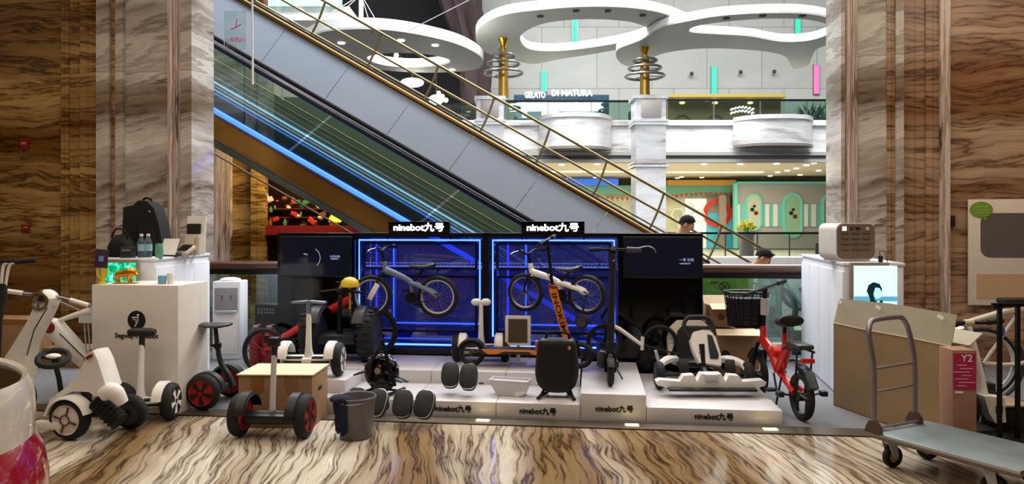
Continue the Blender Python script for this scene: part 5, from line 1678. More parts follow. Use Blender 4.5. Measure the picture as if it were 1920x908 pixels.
MB().tube([(.74, 0, .15), (.86, 0, .17), (.93, 0, .26)], [.03, .035, .035], 10, smooth=4).tube([(.92, .045, .26), (.97, .05, .118)], .02, 8).tube([(.92, -.045, .26), (.97, -.05, .118)], .02, 8).build('neck', M['black_metal'], t)
MB().tube([(.60, .05, .13), (.63, -.06, .0)], .006, 6).build('kickstand', M['black_metal'], t)
MB().box((.80, -.04, .21), (.05, .05, .10), bev=.01).build('neck_light', mat('orange red lens', 'c85028', .3), t)
def lo(px, py):
    q = on(px, py, .86) - Vector((dx0.x, dx0.y, .22)); return Vector((q.x / cY, 0, q.z))
a, b = lo(1066, 645), lo(1036, 540)
xx, zz = (b - a).normalized(), None
n_ = Vector((-(b - a).z, 0, (b - a).x)).normalized() * .034
MB().prism([((a + n_).x, (a + n_).z), ((a - n_).x, (a - n_).z), ((b - n_).x, (b - n_).z), ((b + n_).x, (b + n_).z)], .05, 'xz', -.025, bev=.008).build('stem', M['orange'], t)
MB().box(((b.x), 0, b.z + .012), (.075, .056, .035), rot=(0, .27, 0), bev=.006).build('stem_collar', mat('rust collar', '8c2818', .4), t)
ang_ = math.atan2((b - a).z, (b - a).x)
lt = text('INOKIM', .36, .045, M['ink'], t, (a.x + (b.x - a.x) * .56, -.027, a.z + (b.z - a.z) * .56), rot=(0, 0, 0), name='lettering', bold=.01)
ax_ = (a - b).normalized()
Rm = Matrix((Vector((ax_.x, 0, ax_.z)), Vector((-ax_.z, 0, ax_.x)), Vector((0, -1, 0)))).transposed()
lt.rotation_euler = Rm.to_euler()
c_ = lo(1026, 450)
MB().tube([b, c_], .015, 8).build('upper_stem', M['black_metal'], t)
MB().tube([c_ + Vector((-.04, -.20, -.02)), c_ + Vector((0, -.08, 0)), c_ + Vector((0, .08, 0)), c_ + Vector((.04, .26, .03))], .013, 8, smooth=4).build('handlebar', M['black_metal'], t)
for s in (-1, 1):
    MB().tube([c_ + Vector((s * .03, s * .18, s * .015)), c_ + Vector((s * .05, s * .28, s * .03))], .018, 8).build('grip', M['black_rubber'], t)
    MB().tube([c_ + Vector((-.02, s * .14, -.01)), c_ + Vector((-.07, s * .18, -.03)), c_ + Vector((-.06, s * .25, -.04))], .006, 6).build('brake_lever', M['steel'], t)
MB().tube([c_ + Vector((-.05, -.15, -.02)), c_ + Vector((-.10, -.05, -.16)), b + Vector((-.03, 0, .1)), b + Vector((-.01, 0, -.0))], .0045, 6, smooth=5).build('cable', M['black_rubber'], t)
# framed tablet
q = on(971, 655, 1.02)
t = thing('tablet_stand', 'white framed tablet with dark picture behind the orange deck', 'tablet', (q.x, q.y, .22), -YAW)
MB().prism(rrect(.235, .275, .008, 3, 0, .30), .02, 'xz', 0).build('frame', M['white_plastic'], t)
MB().box((0, -.002, .30), (.175, .004, .215)).build('screen_face', mat('tablet dark', '14100e', .45, es=.12, ecol=(.25, .16, .08), var=.9, scale=30), t)
MB().box((0, .05, .08), (.03, .03, .17)).box((0, .05, .006), (.16, .14, .012)).build('foot', M['light_grey'], t)

# ================================================================ black kick scooter on the tall podium
q = G(1148, 730, .2)
t = thing('kick_scooter', 'tall black electric kick scooter facing forward on the tallest podium', 'kick scooter', (q.x, q.y + .11, .203), -.06)
wheel(t, (0, 0, .108), (1, 0, 0), .108, .05, M['black_rubber'], M['dark_grey'], 'front_wheel')
wheel(t, (0, .88, .108), (1, 0, 0), .108, .05, M['black_rubber'], M['dark_grey'], 'rear_wheel')
fk = MB()
for s in (-1, 1):
    fk.tube([(s * .035, 0, .108), (s * .035, .01, .24), (0, .02, .27)], .014, 8, smooth=3)
fk.build('fork', M['black_metal'], t)
f = MB(); arc_cover(f, (0, 0, .108), .118, .06, math.radians(40), math.radians(150), .008); f.build('front_fender', M['dark_grey'], t)
MB().tube([(.0, .02, .26), (.012, .06, .60), (.03, .10, 1.06)], [.036, .030, .026], 12, smooth=3).build('stem', mat('scooter charcoal', '1c1d21', .4), t)
MB().box((0, .45, .14), (.16, .64, .06), bev=.015).build('deck', M['black_plastic'], t)
MB().box((.01, .03, .31), (.075, .07, .09), bev=.015).build('fold_latch', M['black_plastic'], t)
MB().tube([(.03, .08, 1.07), (.03, .10, 1.10)], .03, 12).build('dashboard', M['black_plastic'], t)
MB().tube([(-.17, .10, 1.085), (.03, .09, 1.09), (.20, .10, 1.085)], .013, 8).build('handlebar', M['black_metal'], t)
MB().tube([(-.17, .10, 1.085), (-.07, .10, 1.087)], .018, 10).build('grip', M['black_rubber'], t)
MB().tube([(.14, .10, 1.086), (.26, .10, 1.085)], [.024, .020], 10).build('grip', mat('throttle grey', '3c3c44', .4), t)
MB().tube([(.24, .09, 1.10), (.31, .08, 1.115), (.36, .07, 1.09), (.37, .07, 1.06)], .005, 6, smooth=5).build('bell_lever', M['steel'], t)
MB().tube([(-.05, .05, 1.06), (-.10, .02, .9), (-.04, .03, .6), (-.02, .02, .3)], .004, 6, smooth=5).build('brake_cable', M['black_rubber'], t)
MB().cyl((.032, .07, 1.00), (.032, .06, 1.00), .009, .009, 10).build('front_lamp', mat('tan lens', 'b08858', .3), t)
MB().tube([(.05, .30, .12), (.12, .24, .0)], .007, 6).build('kickstand', M['black_metal'], t)
MB().box((-.07, .08, .20), (.05, .06, .13), rot=(0, .2, 0), bev=.01).build('charger_pouch', M['dark_grey'], t)
# white balance bike behind it
q = on(1133, 628, 1.12)
t = thing('small_bicycle', 'white tubed small bicycle lying behind the black kick scooter', 'bicycle', (q.x, q.y - .02, .0), -YAW)
wheel(t, (0, 0, .42), (0, 1, 0), .165, .04, M['black_rubber'], M['dark_grey'], 'front_wheel', 14, M['steel'], .08)
MB().tube([(.02, -.05, .60), (.13, -.05, .55), (.34, -.05, .40)], [.016, .019, .017], 10).build('frame', M['white_plastic'], t)
MB().tube([(.34, -.05, .48), (.335, -.05, .36)], .016, 10).build('head_tube', M['white_plastic'], t)
MB().tube([(.34, -.05, .41), (.45, -.05, .375), (.66, -.05, .33)], .009, 8).build('handlebar', M['black_metal'], t)
MB().tube([(0, -.04, .42), (.02, -.05, .60)], .014, 8).tube([(0, .03, .42), (0, .03, .24), (0, .03, .225)], .014, 8).build('fork_stand', M['black_metal'], t)
MB().tube([(-.03, -.04, .64), (.03, -.04, .74)], .016, 8).build('seat_stub', M['black_metal'], t)
wheel(t, (.50, 0, .42), (0, 1, 0), .165, .04, M['black_rubber'], M['black_metal'], 'rear_wheel', 14, M['black_metal'], .08)

# ================================================================ karts
def kart(label, loc, rz, S=1.0):
    t = thing('electric_kart', label, 'kart', loc, rz)
    T = Matrix.Scale(S, 4)
    for s in (-1, 1):
        wheel(t, (s * .37, -.30, .115), (1, 0, 0), .115, .075, M['black_rubber'], M['dark_grey'], 'front_wheel')
        wheel(t, (s * .36, .42, .125), (1, 0, 0), .125, .09, M['black_rubber'], M['dark_grey'], 'rear_wheel')
    # bumper
    MB().prism([(-.43, .085), (-.44, .115), (-.41, .13), (-.25, .118), (-.22, .165), (-.14, .17), (-.115, .118), (-.08, .18), (.08, .18), (.115, .118), (.14, .17), (.22, .165), (.25, .118), (.41, .13), (.44, .115), (.43, .085), (.32, .06), (-.32, .06)], .10, 'xz', -.56, bev=.008).build('front_bumper', M['white_plastic'], t)
    MB().box((0, -.575, .062), (.70, .10, .02), bev=.004).build('bumper_skirt', M['black_plastic'], t)
    MB().box((0, -.570, .155), (.11, .03, .05), bev=.008).build('bumper_badge', M['light_grey'], t)
    fr = MB()
    fr.tube([(-.12, -.45, .11), (-.12, .45, .10)], .018, 8).tube([(.12, -.45, .11), (.12, .45, .10)], .018, 8)
    fr.tube([(-.33, -.30, .12), (.33, -.30, .12)], .016, 8).tube([(-.30, .42, .125), (.30, .42, .125)], .03, 8)
    fr.tube([(-.12, -.2, .10), (-.30, -.05, .10), (-.30, .25, .10), (-.12, .35, .10)], .012, 8, smooth=4).tube([(.12, -.2, .10), (.30, -.05, .10), (.30, .25, .10), (.12, .35, .10)], .012, 8, smooth=4)
    fr.tube([(0, -.40, .11), (0, -.18, .22)], .035, 8)
    fr.build('chassis', M['black_metal'], t)
    for s in (-1, 1):
        MB().tube([(s * .18, -.05, .20), (s * .26, -.15, .22), (s * .34, -.24, .20), (s * .35, -.30, .16)], [.03, .035, .03, .02], 8, smooth=4).build('side_arm', M['white_plastic'], t)
        MB().box((s * .19, -.42, .21), (.08, .03, .12), rot=(-.35, 0, 0), bev=.01).build('pedal', M['black_plastic'], t)
    # seat
    outl = [(-.18, .14), (-.205, .22), (-.205, .36), (-.17, .47), (-.11, .525), (.11, .525), (.17, .47), (.205, .36), (.205, .22), (.18, .14), (.09, .10), (-.09, .10)]
    Ts = Matrix.Translation((0, .10, 0)) @ Matrix.Rotation(math.radians(-14), 4, 'X')
    MB(Ts).prism(outl, .06, 'xz', 0, bev=.015).build('seat_shell', mat('seat cream', 'cfc8bc', .4) if 'seat cream' not in bpy.data.materials else bpy.data.materials['seat cream'], t)
    MB(Ts).prism([(x * .66, .31 + (z - .31) * .74) for x, z in outl], -.035, 'xz', 0, bev=.012).build('seat_pad', M['black_plastic'], t)
    MB().box((0, -.0, .17), (.32, .26, .05), bev=.02).build('seat_base', M['black_plastic'], t)
    # nose panel
    Tn = Matrix.Translation((0.01, -.26, .20)) @ Matrix.Rotation(math.radians(-22), 4, 'X') @ Matrix.Rotation(.12, 4, 'Y')
    hexo = [(-.045, .0), (-.10, .10), (-.125, .19), (-.10, .26), (-.03, .285), (.05, .28), (.09, .23), (.135, .09), (.14, .0)]
    o = MB(Tn).prism(hexo, .07, 'xz', -.04, bev=.015).build('nose_panel', M['white_plastic'], t)
    MB(Tn).prism([(.015, .25), (.055, .245), (.115, .085), (.11, .05), (.045, .045), (.03, .13)], -.006, 'xz', -.041).build('nose_window', mat('smoked panel', '26343a', .2) if 'smoked panel' not in bpy.data.materials else bpy.data.materials['smoked panel'], o)
    cd_ = MB(Tn)
    for i in range(3):
        for j in range(3):
            if (i + j) % 2 == 0:
                cd_.box((-.045 + i * .014, -.043, .085 + j * .014), (.011, .003, .011))
    cd_.build('print_mark', M['mid_grey'], o)
    MB().tube([(0, -.30, .14), (0, -.22, .36)], .03, 10).build('steering_column', M['black_metal'], t)
    sw = MB(Matrix.Translation((0, -.13, .49)) @ Matrix.Rotation(math.radians(62), 4, 'X'))
    sw.tube([(-.115, -.06, 0), (-.125, .02, 0), (-.09, .085, 0), (0, .10, 0), (.09, .085, 0), (.125, .02, 0), (.115, -.06, 0), (.06, -.10, 0), (-.06, -.10, 0)], .019, 8, closed=True, smooth=5)
    sw.box((0, 0, 0), (.2, .03, .02), bev=.005)
    sw.build('steering_wheel', M['black_rubber'], t)
    MB().tube([(-.33, -.05, .18), (-.36, -.06, .28)], .015, 8).build('hand_brake', M['light_grey'], t)
    return t
q = G(1334, 742, .108)
kart('white electric kart with cream seat on the wide low podium', (q.x, q.y + .52, .111), -.02)

# left kart, seen from its side
q = G(122, 830)
t = thing('electric_kart', 'white ride on kart with black steering wheel beside the red car', 'kart', (q.x, q.y + .06, 0.003), math.radians(-8))
dm('hub_cream', 'd8d0c8', .45)
o = wheel(t, (0, 0, .145), (0, 1, 0), .145, .10, M['black_rubber'], M['hub_cream'])
hub_pattern(o, (0, 0, 0), (0, 1, 0), .10, -.052, mat('hub notch', '5c3030', .5), 4, 'thin')
o = wheel(t, (0, .5, .145), (0, 1, 0), .145, .10, M['black_rubber'], M['hub_cream'])
wheel(t, (.24, .30, .125), (0, 1, 0), .125, .09, M['black_rubber'], M['dark_grey'])
pts_ = [Vector((.15, .06, .26)).lerp(Vector((.33, .06, .12)), i / 13) for i in range(14)]
MB().tube(pts_, [.072 if i % 2 else .056 for i in range(14)], 12).build('rubber_bellows', M['black_rubber'], t)
body = [(-.24, .14), (-.18, .27), (-.05, .36), (.05, .47), (.13, .61), (.165, .625), (.20, .56), (.27, .36), (.22, .30), (.18, .30), (.13, .33), (.0, .33), (-.11, .28), (-.16, .16)]
rings = []
for y, k in ((.02, .96), (.05, 1.0), (.16, .98), (.20, .90)):
    rings.append([(x * k, y, .3 + (z - .3) * k) for x, z in body])
MB().rings(rings).build('body_shell', M['white_plastic'], t)
MB().box((.135, .012, .575), (.05, .012, .02), rot=(0, -.5, 0)).build('tail_light', M['dark_red'], t)
MB().tube([(.24, .0, .315), (.31, .02, .34), (.36, .05, .25)], [.045, .06, .04], 12, smooth=4).build('wheel_guard', M['white_plastic'], t)
f = MB(Matrix.Rotation(PI / 2, 4, 'Z')); arc_cover(f, (0.0, 0, .145), .155, .11, math.radians(10), math.radians(165), .008); f.build('fender', M['white_plastic'], t)
sw = MB(Matrix.Translation((-.235, .12, .535)) @ Matrix.Rotation(math.radians(24), 4, 'X') @ Matrix.Rotation(math.radians(14), 4, 'Y'))
sw.tube([(.095 * math.cos(a), .095 * math.sin(a), 0) for a in [2 * PI * i / 12 for i in range(12)]], .02, 8, closed=True, smooth=3)
sw.box((0, 0, 0), (.17, .04, .02), bev=.006)
sw.build('steering_wheel', M['black_rubber'], t)
MB().sphere((-.235, .12, .55), (.055, .04, .02), 12, 8).build('steering_hub', M['white_plastic'], t)
MB().tube([(-.235, .13, .52), (-.24, .18, .38), (-.22, .2, .15)], .018, 8).build('steering_column', M['black_metal'], t)
MB().box((-.14, -.02, .10), (.20, .06, .06), bev=.012).build('foot_bar', M['white_plastic'], t)
MB().tube([(-.2, .23, .12), (.26, .23, .12)], .03, 8).build('axle', M['black_metal'], t)

# ================================================================ red and white ride-on car at the left edge
t = thing('ride_on_car', 'glossy white rimmed red ride on car cropped by the left edge', 'ride-on car', (-2.37, 2.57, 0))
def lobe(r, z, zf=0.0):
    return [(r * math.cos(2 * PI * j / 48), r * math.sin(2 * PI * j / 48), z + zf * math.cos(2 * PI * j / 48)) for j in range(48)]
MB().rings([lobe(.53, .06), lobe(.575, .16), lobe(.606, .34), lobe(.606, .54, -.02), lobe(.585, .66, -.03), lobe(.55, .72, -.03), lobe(.47, .68, -.03)]).build('red_body', mat('candy red shell', 'a01428', .15, coat=1.0), t)
MB().rings([lobe(.53, .69, -.03), lobe(.557, .71, -.03), lobe(.562, .78, -.03), lobe(.558, .86, -.04), lobe(.548, .92, -.04), lobe(.532, .945, -.04), lobe(.515, .935, -.04), lobe(.508, .915, -.04)], caps=False).build('white_rim', mat('pearl white shell', 'd8d4cc', .22, coat=.8), t)
MB().rings([lobe(.512, .925, -.04), lobe(.50, .87, -.04), lobe(.47, .60), lobe(.32, .25)]).build('cockpit_lining', M['black_gloss'], t)
MB().rings([lobe(.50, .003), lobe(.54, .08)]).build('base_skirt', M['black_rubber'], t)

# ================================================================ white electric bikes at the left
def beam(m, pts, w, d_, sm=4):
    return m.tube(pts, [w] * len(pts), 8, smooth=sm, sq=(1, 1))
def W0(px, py, D, o):
    return W(px, py, D) - o
D = 5.55
o = Vector((W(60, HZ, D).x, D, 0))
t = thing('electric_scooter', 'white electric scooter with round chrome headlight beside the counter', 'e-scooter', o)
hd = W0(88, 563, D, o)
low = W0(40, 668, D, o)
MB().rings([[c + Vector((w * x, y, w * .35 * x * 0)) for x, y in ((-1, -.05), (-.8, -.08), (.8, -.08), (1, -.05), (1, .05), (-1, .05))] for c, w in ((hd + Vector((.03, 0, .02)), .062), (hd.lerp(low, .35) + Vector((.02, 0, 0)), .062), (hd.lerp(low, .75), .070), (low, .095), (low + Vector((-.02, 0, -.18)), .11))]).build('front_beam', M['white_plastic'], t, ang=60)
MB().tube([hd + Vector((.055, -.083, -.05)), hd.lerp(low, .5) + Vector((.055, -.083, 0)), low + Vector((.10, -.083, .02))], .004, 6).build('seam_line', M['ink'], t)
MB().sphere(tuple(hd), (.083, .09, .085), 20, 12).build('headlamp_shell', M['white_plastic'], t)
MB().lathe([(0, -.01), (.05, -.005), (.062, 0), (.068, .012), (.06, .016), (0, .016)], tuple(hd + Vector((-.005, -.085, .0))), (0, 1, 0), 28).build('headlight', M['chrome'], t)
MB().lathe([(.056, -.006), (.070, -.002), (.070, .012), (.056, .012)], tuple(hd + Vector((-.005, -.09, .0))), (0, 1, 0), 28, closed=True).build('headlight_ring', M['brass'], t)
MB().tube([hd + Vector((-.02, 0, .04)), W0(55, 552, D, o), W0(12, 546, D, o)], .014, 8, smooth=4).tube([hd + Vector((.03, 0, .03)), W0(120, 560, D, o), W0(170, 574, D, o)], .014, 8, smooth=4).build('handlebar', M['steel'], t)
for a_, b_ in (((12, 546), (42, 550)), ((132, 563), (166, 573))):
    MB().tube([W0(*a_, D - .01, o), W0(*b_, D - .01, o)], .019, 10).build('grip', M['white_plastic'], t)
MB().tube([W0(60, 552, D - .05, o), W0(80, 546, D - .06, o)], .006, 6).build('brake_lever', M['steel'], t)
MB().tube([W0(112, 566, D - .06, o), W0(150, 583, D - .06, o)], .006, 6).build('brake_lever', M['steel'], t)
wheel(t, (low.x - .02, 0, .17), (0.35, 1, 0), .165, .08, M['black_rubber'], M['dark_grey'], 'front_wheel')
wheel(t, (low.x - .55, .55, .17), (0.7, 1, 0), .165, .08, M['black_rubber'], M['dark_grey'], 'rear_wheel')
MB().tube([low + Vector((-.02, .05, -.15)), (low.x - .3, .3, .2), (low.x - .55, .55, .2)], .05, 10).build('deck_beam', M['white_plastic'], t)
D = 5.95
o = Vector((W(130, HZ, D).x, D, 0))
t = thing('electric_scooter', 'white electric scooter with round red badge, beam sloping behind the counter', 'e-scooter', o)
hd = W0(100, 612, D, o); low = W0(172, 690, D, o)
n2 = Vector((.05, 0, .05))
MB().rings([[c + n2 * k * w + Vector((0, y, 0)) for k, y in ((-1, -.04), (-.8, -.06), (.8, -.06), (1, -.04), (1, .04), (-1, .04))] for c, w in ((hd, 1.0), (hd.lerp(low, .5), .95), (low, .6))]).build('front_beam', M['white_plastic'], t, ang=60)
MB().sphere(tuple(hd), (.07, .07, .07), 18, 10).build('joint_housing', M['white_plastic'], t)
MB().lathe([(0, -.006), (.045, -.004), (.052, .01), (0, .01)], tuple(hd + Vector((0, -.068, 0))), (0, 1, 0), 24).build('red_badge', M['dark_red'], t)
MB().tube([hd + Vector((.09, -.062, -.05)), low + Vector((-.03, -.062, .10)), low + Vector((-.01, -.062, .04))], .004, 6).build('seam_line', M['ink'], t)
MB().tube([W0(105, 603, D, o), W0(145, 590, D, o), W0(172, 583, D, o)], [.015, .025, .035], 10, smooth=4).build('carrier_arm', M['white_plastic'], t)
MB().prism([(W0(150, 588, D, o).x, W0(150, 588, D, o).z), (W0(175, 572, D, o).x, W0(175, 572, D, o).z), (W0(175, 606, D, o).x, W0(175, 606, D, o).z), (W0(150, 605, D, o).x, W0(150, 605, D, o).z)], .16, 'xz', -.02, bev=.01).build('seat', mat('pale aqua seat', 'c0d0cc', .4), t)
for px in (158, 165, 175):
    MB().tube([W0(px, 605, D, o), W0(px + 6, 690, D, o)], .006, 6).build('stay', M['light_grey'], t)
wheel(t, (low.x + .03, 0.02, .18), (.3, 1, 0), .175, .07, M['black_rubber'], M['dark_grey'], 'front_wheel')
MB().tube([low, (low.x + .03, -.03, .18)], .022, 8).build('fork', M['black_metal'], t)
wheel(t, (low.x - .35, .62, .18), (.9, 1, 0), .175, .07, M['black_rubber'], M['dark_grey'], 'rear_wheel')
MB().tube([hd + Vector((0, .05, 0)), (low.x - .35, .55, .20)], .028, 8).build('rear_beam', M['white_plastic'], t)
# scooter cropped by the frame
D = 5.25
o = Vector((W(8, HZ, D).x, D, 0))
t = thing('kick_scooter', 'twin tube kick scooter with black grips cropped by the left edge', 'kick scooter', o)
MB().tube([W0(-20, 491, D, o), W0(35, 490, D, o)], .012, 8).build('handlebar', M['black_metal'], t)
MB().tube([W0(30, 492, D, o), W0(68, 488, D, o)], .018, 10).build('grip', M['black_rubber'], t)
MB().tube([W0(-40, 493, D, o), W0(0, 493, D, o)], .018, 10).build('grip', M['black_rubber'], t)
MB().tube([W0(26, 493, D, o), W0(17, 500, D, o), W0(10, 536, D, o)], .010, 8, smooth=3).tube([W0(14, 493, D, o), W0(6, 500, D, o), W0(2, 536, D, o)], .010, 8, smooth=3).build('stem_tube', M['white_paint'], t)
MB().tube([W0(5, 532, D, o), W0(3, 560, D, o), W0(-4, 600, D, o), W0(-12, 770, D, o)], [.03, .035, .03, .03], 10).build('stem', M['black_plastic'], t)
wheel(t, (W0(-12, 0, D, o).x, 0, .11), (1, .3, 0), .108, .05, M['black_rubber'], M['dark_grey'], 'front_wheel')
MB().box((W0(-12, 0, D, o).x - .12, -.33, .12), (.16, .6, .05), rot=(0, 0, -.25), bev=.01).build('deck', M['black_plastic'], t)
# cartons behind them
for (a, b, y0, D, h, lab) in ((-60, 62, 600, 7.4, .52, 'brown carton standing behind the scooter with round headlight'), (70, 168, 660, 7.5, .20, 'lower brown carton behind the black steering wheel'), ):
    A, B = W(a, HZ, D), W(b, HZ, D)
    t = thing('cardboard_box', lab, 'carton', ((A.x + B.x) / 2, D, .003), -YAW)
    MB().box((0, .15, h / 2), (B.x - A.x, .3, h), bev=.004).build('box_body', M['carton'], t)
    MB().box((0, -.002, h - .03), (B.x - A.x, .003, .05)).build('packing_tape', bpy.data.materials['brown tape'], t)
# ================================================================ red folding e-bike
rear = G(1503, 789); front = G(1444, 741)
d = Vector((front.x - rear.x - .02, front.y - rear.y, 0)); wb = d.length
# local x runs from the rear wheel to the front wheel
t = thing('electric_bicycle', 'red folding electric bicycle with front basket beside the kart podium', 'bicycle', (rear.x, rear.y, .003), math.atan2(d.y, d.x) + math.radians(6))
R = .182
wheel(t, (0, 0, R), (0, 1, 0), R, .055, M['black_rubber'], M['black_plastic'], 'rear_wheel', 6, M['black_plastic'], .10, .2)
wheel(t, (wb, 0, R), (0, 1, 0), R, .055, M['black_rubber'], M['black_plastic'], 'front_wheel', 6, M['black_plastic'], .10, .2)
hdt = Vector((wb - .10, 0, .56)); hb = Vector((wb - .155, 0, .95))
bb = Vector((wb * .47, 0, .30)); stt = Vector((wb * .36, 0, .62))
MB().tube([hdt + Vector((.0, 0, -.06)), Vector((wb * .62, 0, .42)), bb], [.04, .045, .045], 10, smooth=4).tube([bb, Vector((wb * .30, 0, .50)), Vector((wb * .22, 0, .56))], [.045, .04, .03], 10, smooth=4).tube([bb + Vector((0, 0, -.02)), (0.03, .045, R + .02)], .022, 8).tube([bb + Vector((0, 0, -.02)), (0.03, -.045, R + .02)], .022, 8).tube([Vector((wb * .36, 0, .34)), stt], .02, 10).build('frame', M['red_paint'], t)
MB().tube([hdt + Vector((.0, 0, -.08)), hdt + Vector((-.02, 0, .06))], .028, 12).build('head_tube', M['red_paint'], t)
fk = MB()
for s in (-1, 1):
    fk.tube([hdt + Vector((.01, s * .03, -.08)), (wb - .04, s * .05, .36), (wb, s * .05, R)], .016, 8, smooth=3)
fk.build('fork', M['black_metal'], t)
MB().tube([hdt + Vector((-.01, 0, .05)), hb], .02, 10).build('stem', M['black_metal'], t)
MB().tube([hdt + Vector((-.03, -.0, .16)), hdt + Vector((-.045, 0, .30))], .034, 10).build('stem_sleeve', M['light_grey'], t)
hx = Vector((-.14, .20, -.035))
MB().tube([hb - hx * 1.0, hb - hx * .4, hb + hx * .4, hb + hx * 1.0], .013, 8, smooth=4).build('handlebar', M['black_metal'], t)
for s in (-1, 1):
    MB().tube([hb + hx * s * .75, hb + hx * s * 1.25], .019, 10).build('grip', M['black_rubber'], t)
    MB().tube([hb + hx * s * .5, hb + hx * s * .8 + Vector((.05, .03, -.01)), hb + hx * s * 1.15 + Vector((.04, .02, -.01))], .006, 6).build('brake_lever', M['black_metal'], t)
# basket in front of the handlebar
bk = MB(Matrix.Translation((wb + .02, .10, .60)) @ Matrix.Scale(1.25, 4))
n = 24
def br(z, k, a=.10, b=.13):
    return [(a * k * math.copysign(abs(math.cos(2 * PI * j / n)) ** .6, math.cos(2 * PI * j / n)), b * k * math.copysign(abs(math.sin(2 * PI * j / n)) ** .6, math.sin(2 * PI * j / n)), z) for j in range(n)]
bk.tube(br(.24, 1.1), .008, 6, closed=True)
for i in range(7):
    bk.tube(br(.02 + i * .033, .92 + .026 * i), .0035, 4, closed=True)
top_, lo_ = br(.24, 1.1), br(.0, .9)
for j in range(n):
    bk.tube([lo_[j], top_[j]], .0035, 4)
bk.box((0, 0, .0), (.16, .2, .01))
bk.build('basket', M['black_metal'], t)
MB(Matrix.Translation((wb + .02, .10, .60)) @ Matrix.Scale(1.25, 4)).rings([br(.01, .86), br(.12, .90), br(.20, .96)]).build('basket_liner', mat('net violet grey', '332e3c', .8, var=.5, scale=90), t)
MB().tube([(.03, 0, .385), (.0, 0, .40), (-.12, 0, .375), (-.20, 0, .28)], [.035] * 4, 8, smooth=4, sq=(1, 1)).build('rear_mudguard', mat('mudguard dark teal', '1c2c30', .3), t)
MB().tube([(wb + .17, 0, .30), (wb + .06, 0, .39), (wb - .08, 0, .38)], .03, 8, smooth=4).build('front_mudguard', M['black_plastic'], t)
st_ = MB(Matrix.Translation(stt + Vector((-.02, 0, .10))))
st_.rings([[Vector((x, w * math.cos(a), z + h * math.sin(a))) for a in [2 * PI * j / 14 for j in range(14)]] for x, w, z, h in ((-.12, .05, .02, .02), (-.11, .10, .015, .045), (-.03, .105, .0, .05), (.05, .06, -.005, .035), (.13, .03, -.01, .025), (.14, .01, -.01, .01))])
st_.build('saddle', M['black_plastic'], t)
MB().tube([stt, stt + Vector((-.01, 0, .08))], .016, 10).build('seat_post', M['black_metal'], t)
MB().box((.04, 0, .565), (.24, .13, .04), bev=.015).build('rear_rack_pad', mat('pad grey green', '2c3230', .5), t)
MB().tube([(-.08, -.06, .53), (.16, -.06, .53), (.30, -.02, .48)], .009, 8).tube([(-.08, .06, .53), (.16, .06, .53), (.30, .02, .48)], .009, 8).tube([(-.05, -.06, .53), (0, -.055, R)], .007, 6).tube([(-.05, .06, .53), (0, .055, R)], .007, 6).build('rack', M['black_metal'], t)
MB().box((-.10, 0, .47), (.03, .10, .035), bev=.006).build('tail_light', M['red_paint'], t)
MB().box((wb * .55, .0, .45), (.08, .07, .07), rot=(0, -.6, 0), bev=.01).build('battery_cover', mat('bright red cover', 'd83020', .4), t)
for s in (-1, 1):
    MB().tube([bb + Vector((0, s * .05, -.02)), bb + Vector((-.10 * s, s * .07, -.10 * s - .03))], .009, 8).box(bb + Vector((-.10 * s, s * .12, -.10 * s - .03)), (.07, .08, .02), bev=.004).build('pedal', M['black_plastic'], t)
    MB().tube([(.0, s * .04, R), (0, s * .14, R + .02)], .008, 6).box((0, s * .17, R + .02), (.06, .05, .04), bev=.006).build('foot_peg', M['black_plastic'], t)
MB().tube([(.22, .06, .28), (.17, .14, .005)], .008, 8).build('kickstand', M['black_metal'], t)

# cartons behind the kart
def carton(px0, px1, v, z0, h, dd, label, flaps=True, rz=0.0, mk=False):
    u0, u1 = U(px0, v), U(px1, v)
    t = thing('cardboard_box', label, 'carton', L((u0 + u1) / 2, v, z0), -YAW + rz)
    w = u1 - u0
    MB().box((0, dd / 2, h / 2), (w, dd, h), bev=.003).build('box_body', M['carton'], t)
    if flaps:
        MB().box((0, -.04, h - .005), (w, .12, .006), rot=(.35, 0, 0)).build('flap', M['carton_light'], t)
        MB().box((0, dd + .02, h + .03), (w, .10, .006), rot=(.9, 0, 0)).build('flap', M['carton_light'], t)
    MB().box((0, -.001, h * .5), (w * .99, .003, .006)).build('tape_line', mat('tape line', '8c6844', .4) if 'tape line' not in bpy.data.materials else bpy.data.materials['tape line'], t)
    if mk:
        MB().lathe([(.022, -.002), (.028, -.002), (.028, .002), (.022, .002)], (-.02, -.003, h * .45), (0, 1, 0), 20, closed=True).prism([(-.034, h * .45 - .014), (-.006, h * .45 - .014), (-.02, h * .45 + .018)], .002, 'xz', -.004).build('printed_symbol', M['ink'], t)
    return t
carton(1342, 1424, 1.32, .003, .50, .38, 'large brown carton behind the kart, lower of the stack', True)
carton(1330, 1384, 1.42, .53, .20, .24, 'small brown carton with round symbol, upper of the stack behind the kart', True, .08, True)
# green poster board behind the railing
v = 2.95
t = thing('poster_board', 'green printed poster board behind the railing glass', 'poster', L((U(1318, v) + U(1412, v)) / 2, v, .25), -YAW)
w = U(1412, v) - U(1318, v)
MB().box((0, 0, .38), (w, .02, .76)).build('board', M['green_board'], t)
text('Cレ', .14, .07, mat('poster dark green', '1c3418', .5), t, (.0, -.013, .68), name='lettering', bold=.01)
MB().lathe([(.05, -.002), (.06, -.002), (.06, .002), (.05, .002)], (-.04, -.012, .53), (0, 1, 0), 24, closed=True).box((-.04, -.012, .53), (.09, .003, .01), rot=(0, .78, 0)).box((-.04, -.012, .53), (.09, .003, .01), rot=(0, -.78, 0)).build('printed_symbol', bpy.data.materials['poster dark green'], t)
MB().box((.02, -.012, .40), (.14, .003, .02)).box((-.15, -.012, .58), (.09, .003, .03)).build('printed_bar', mat('poster olive', '6c7038', .5), t)
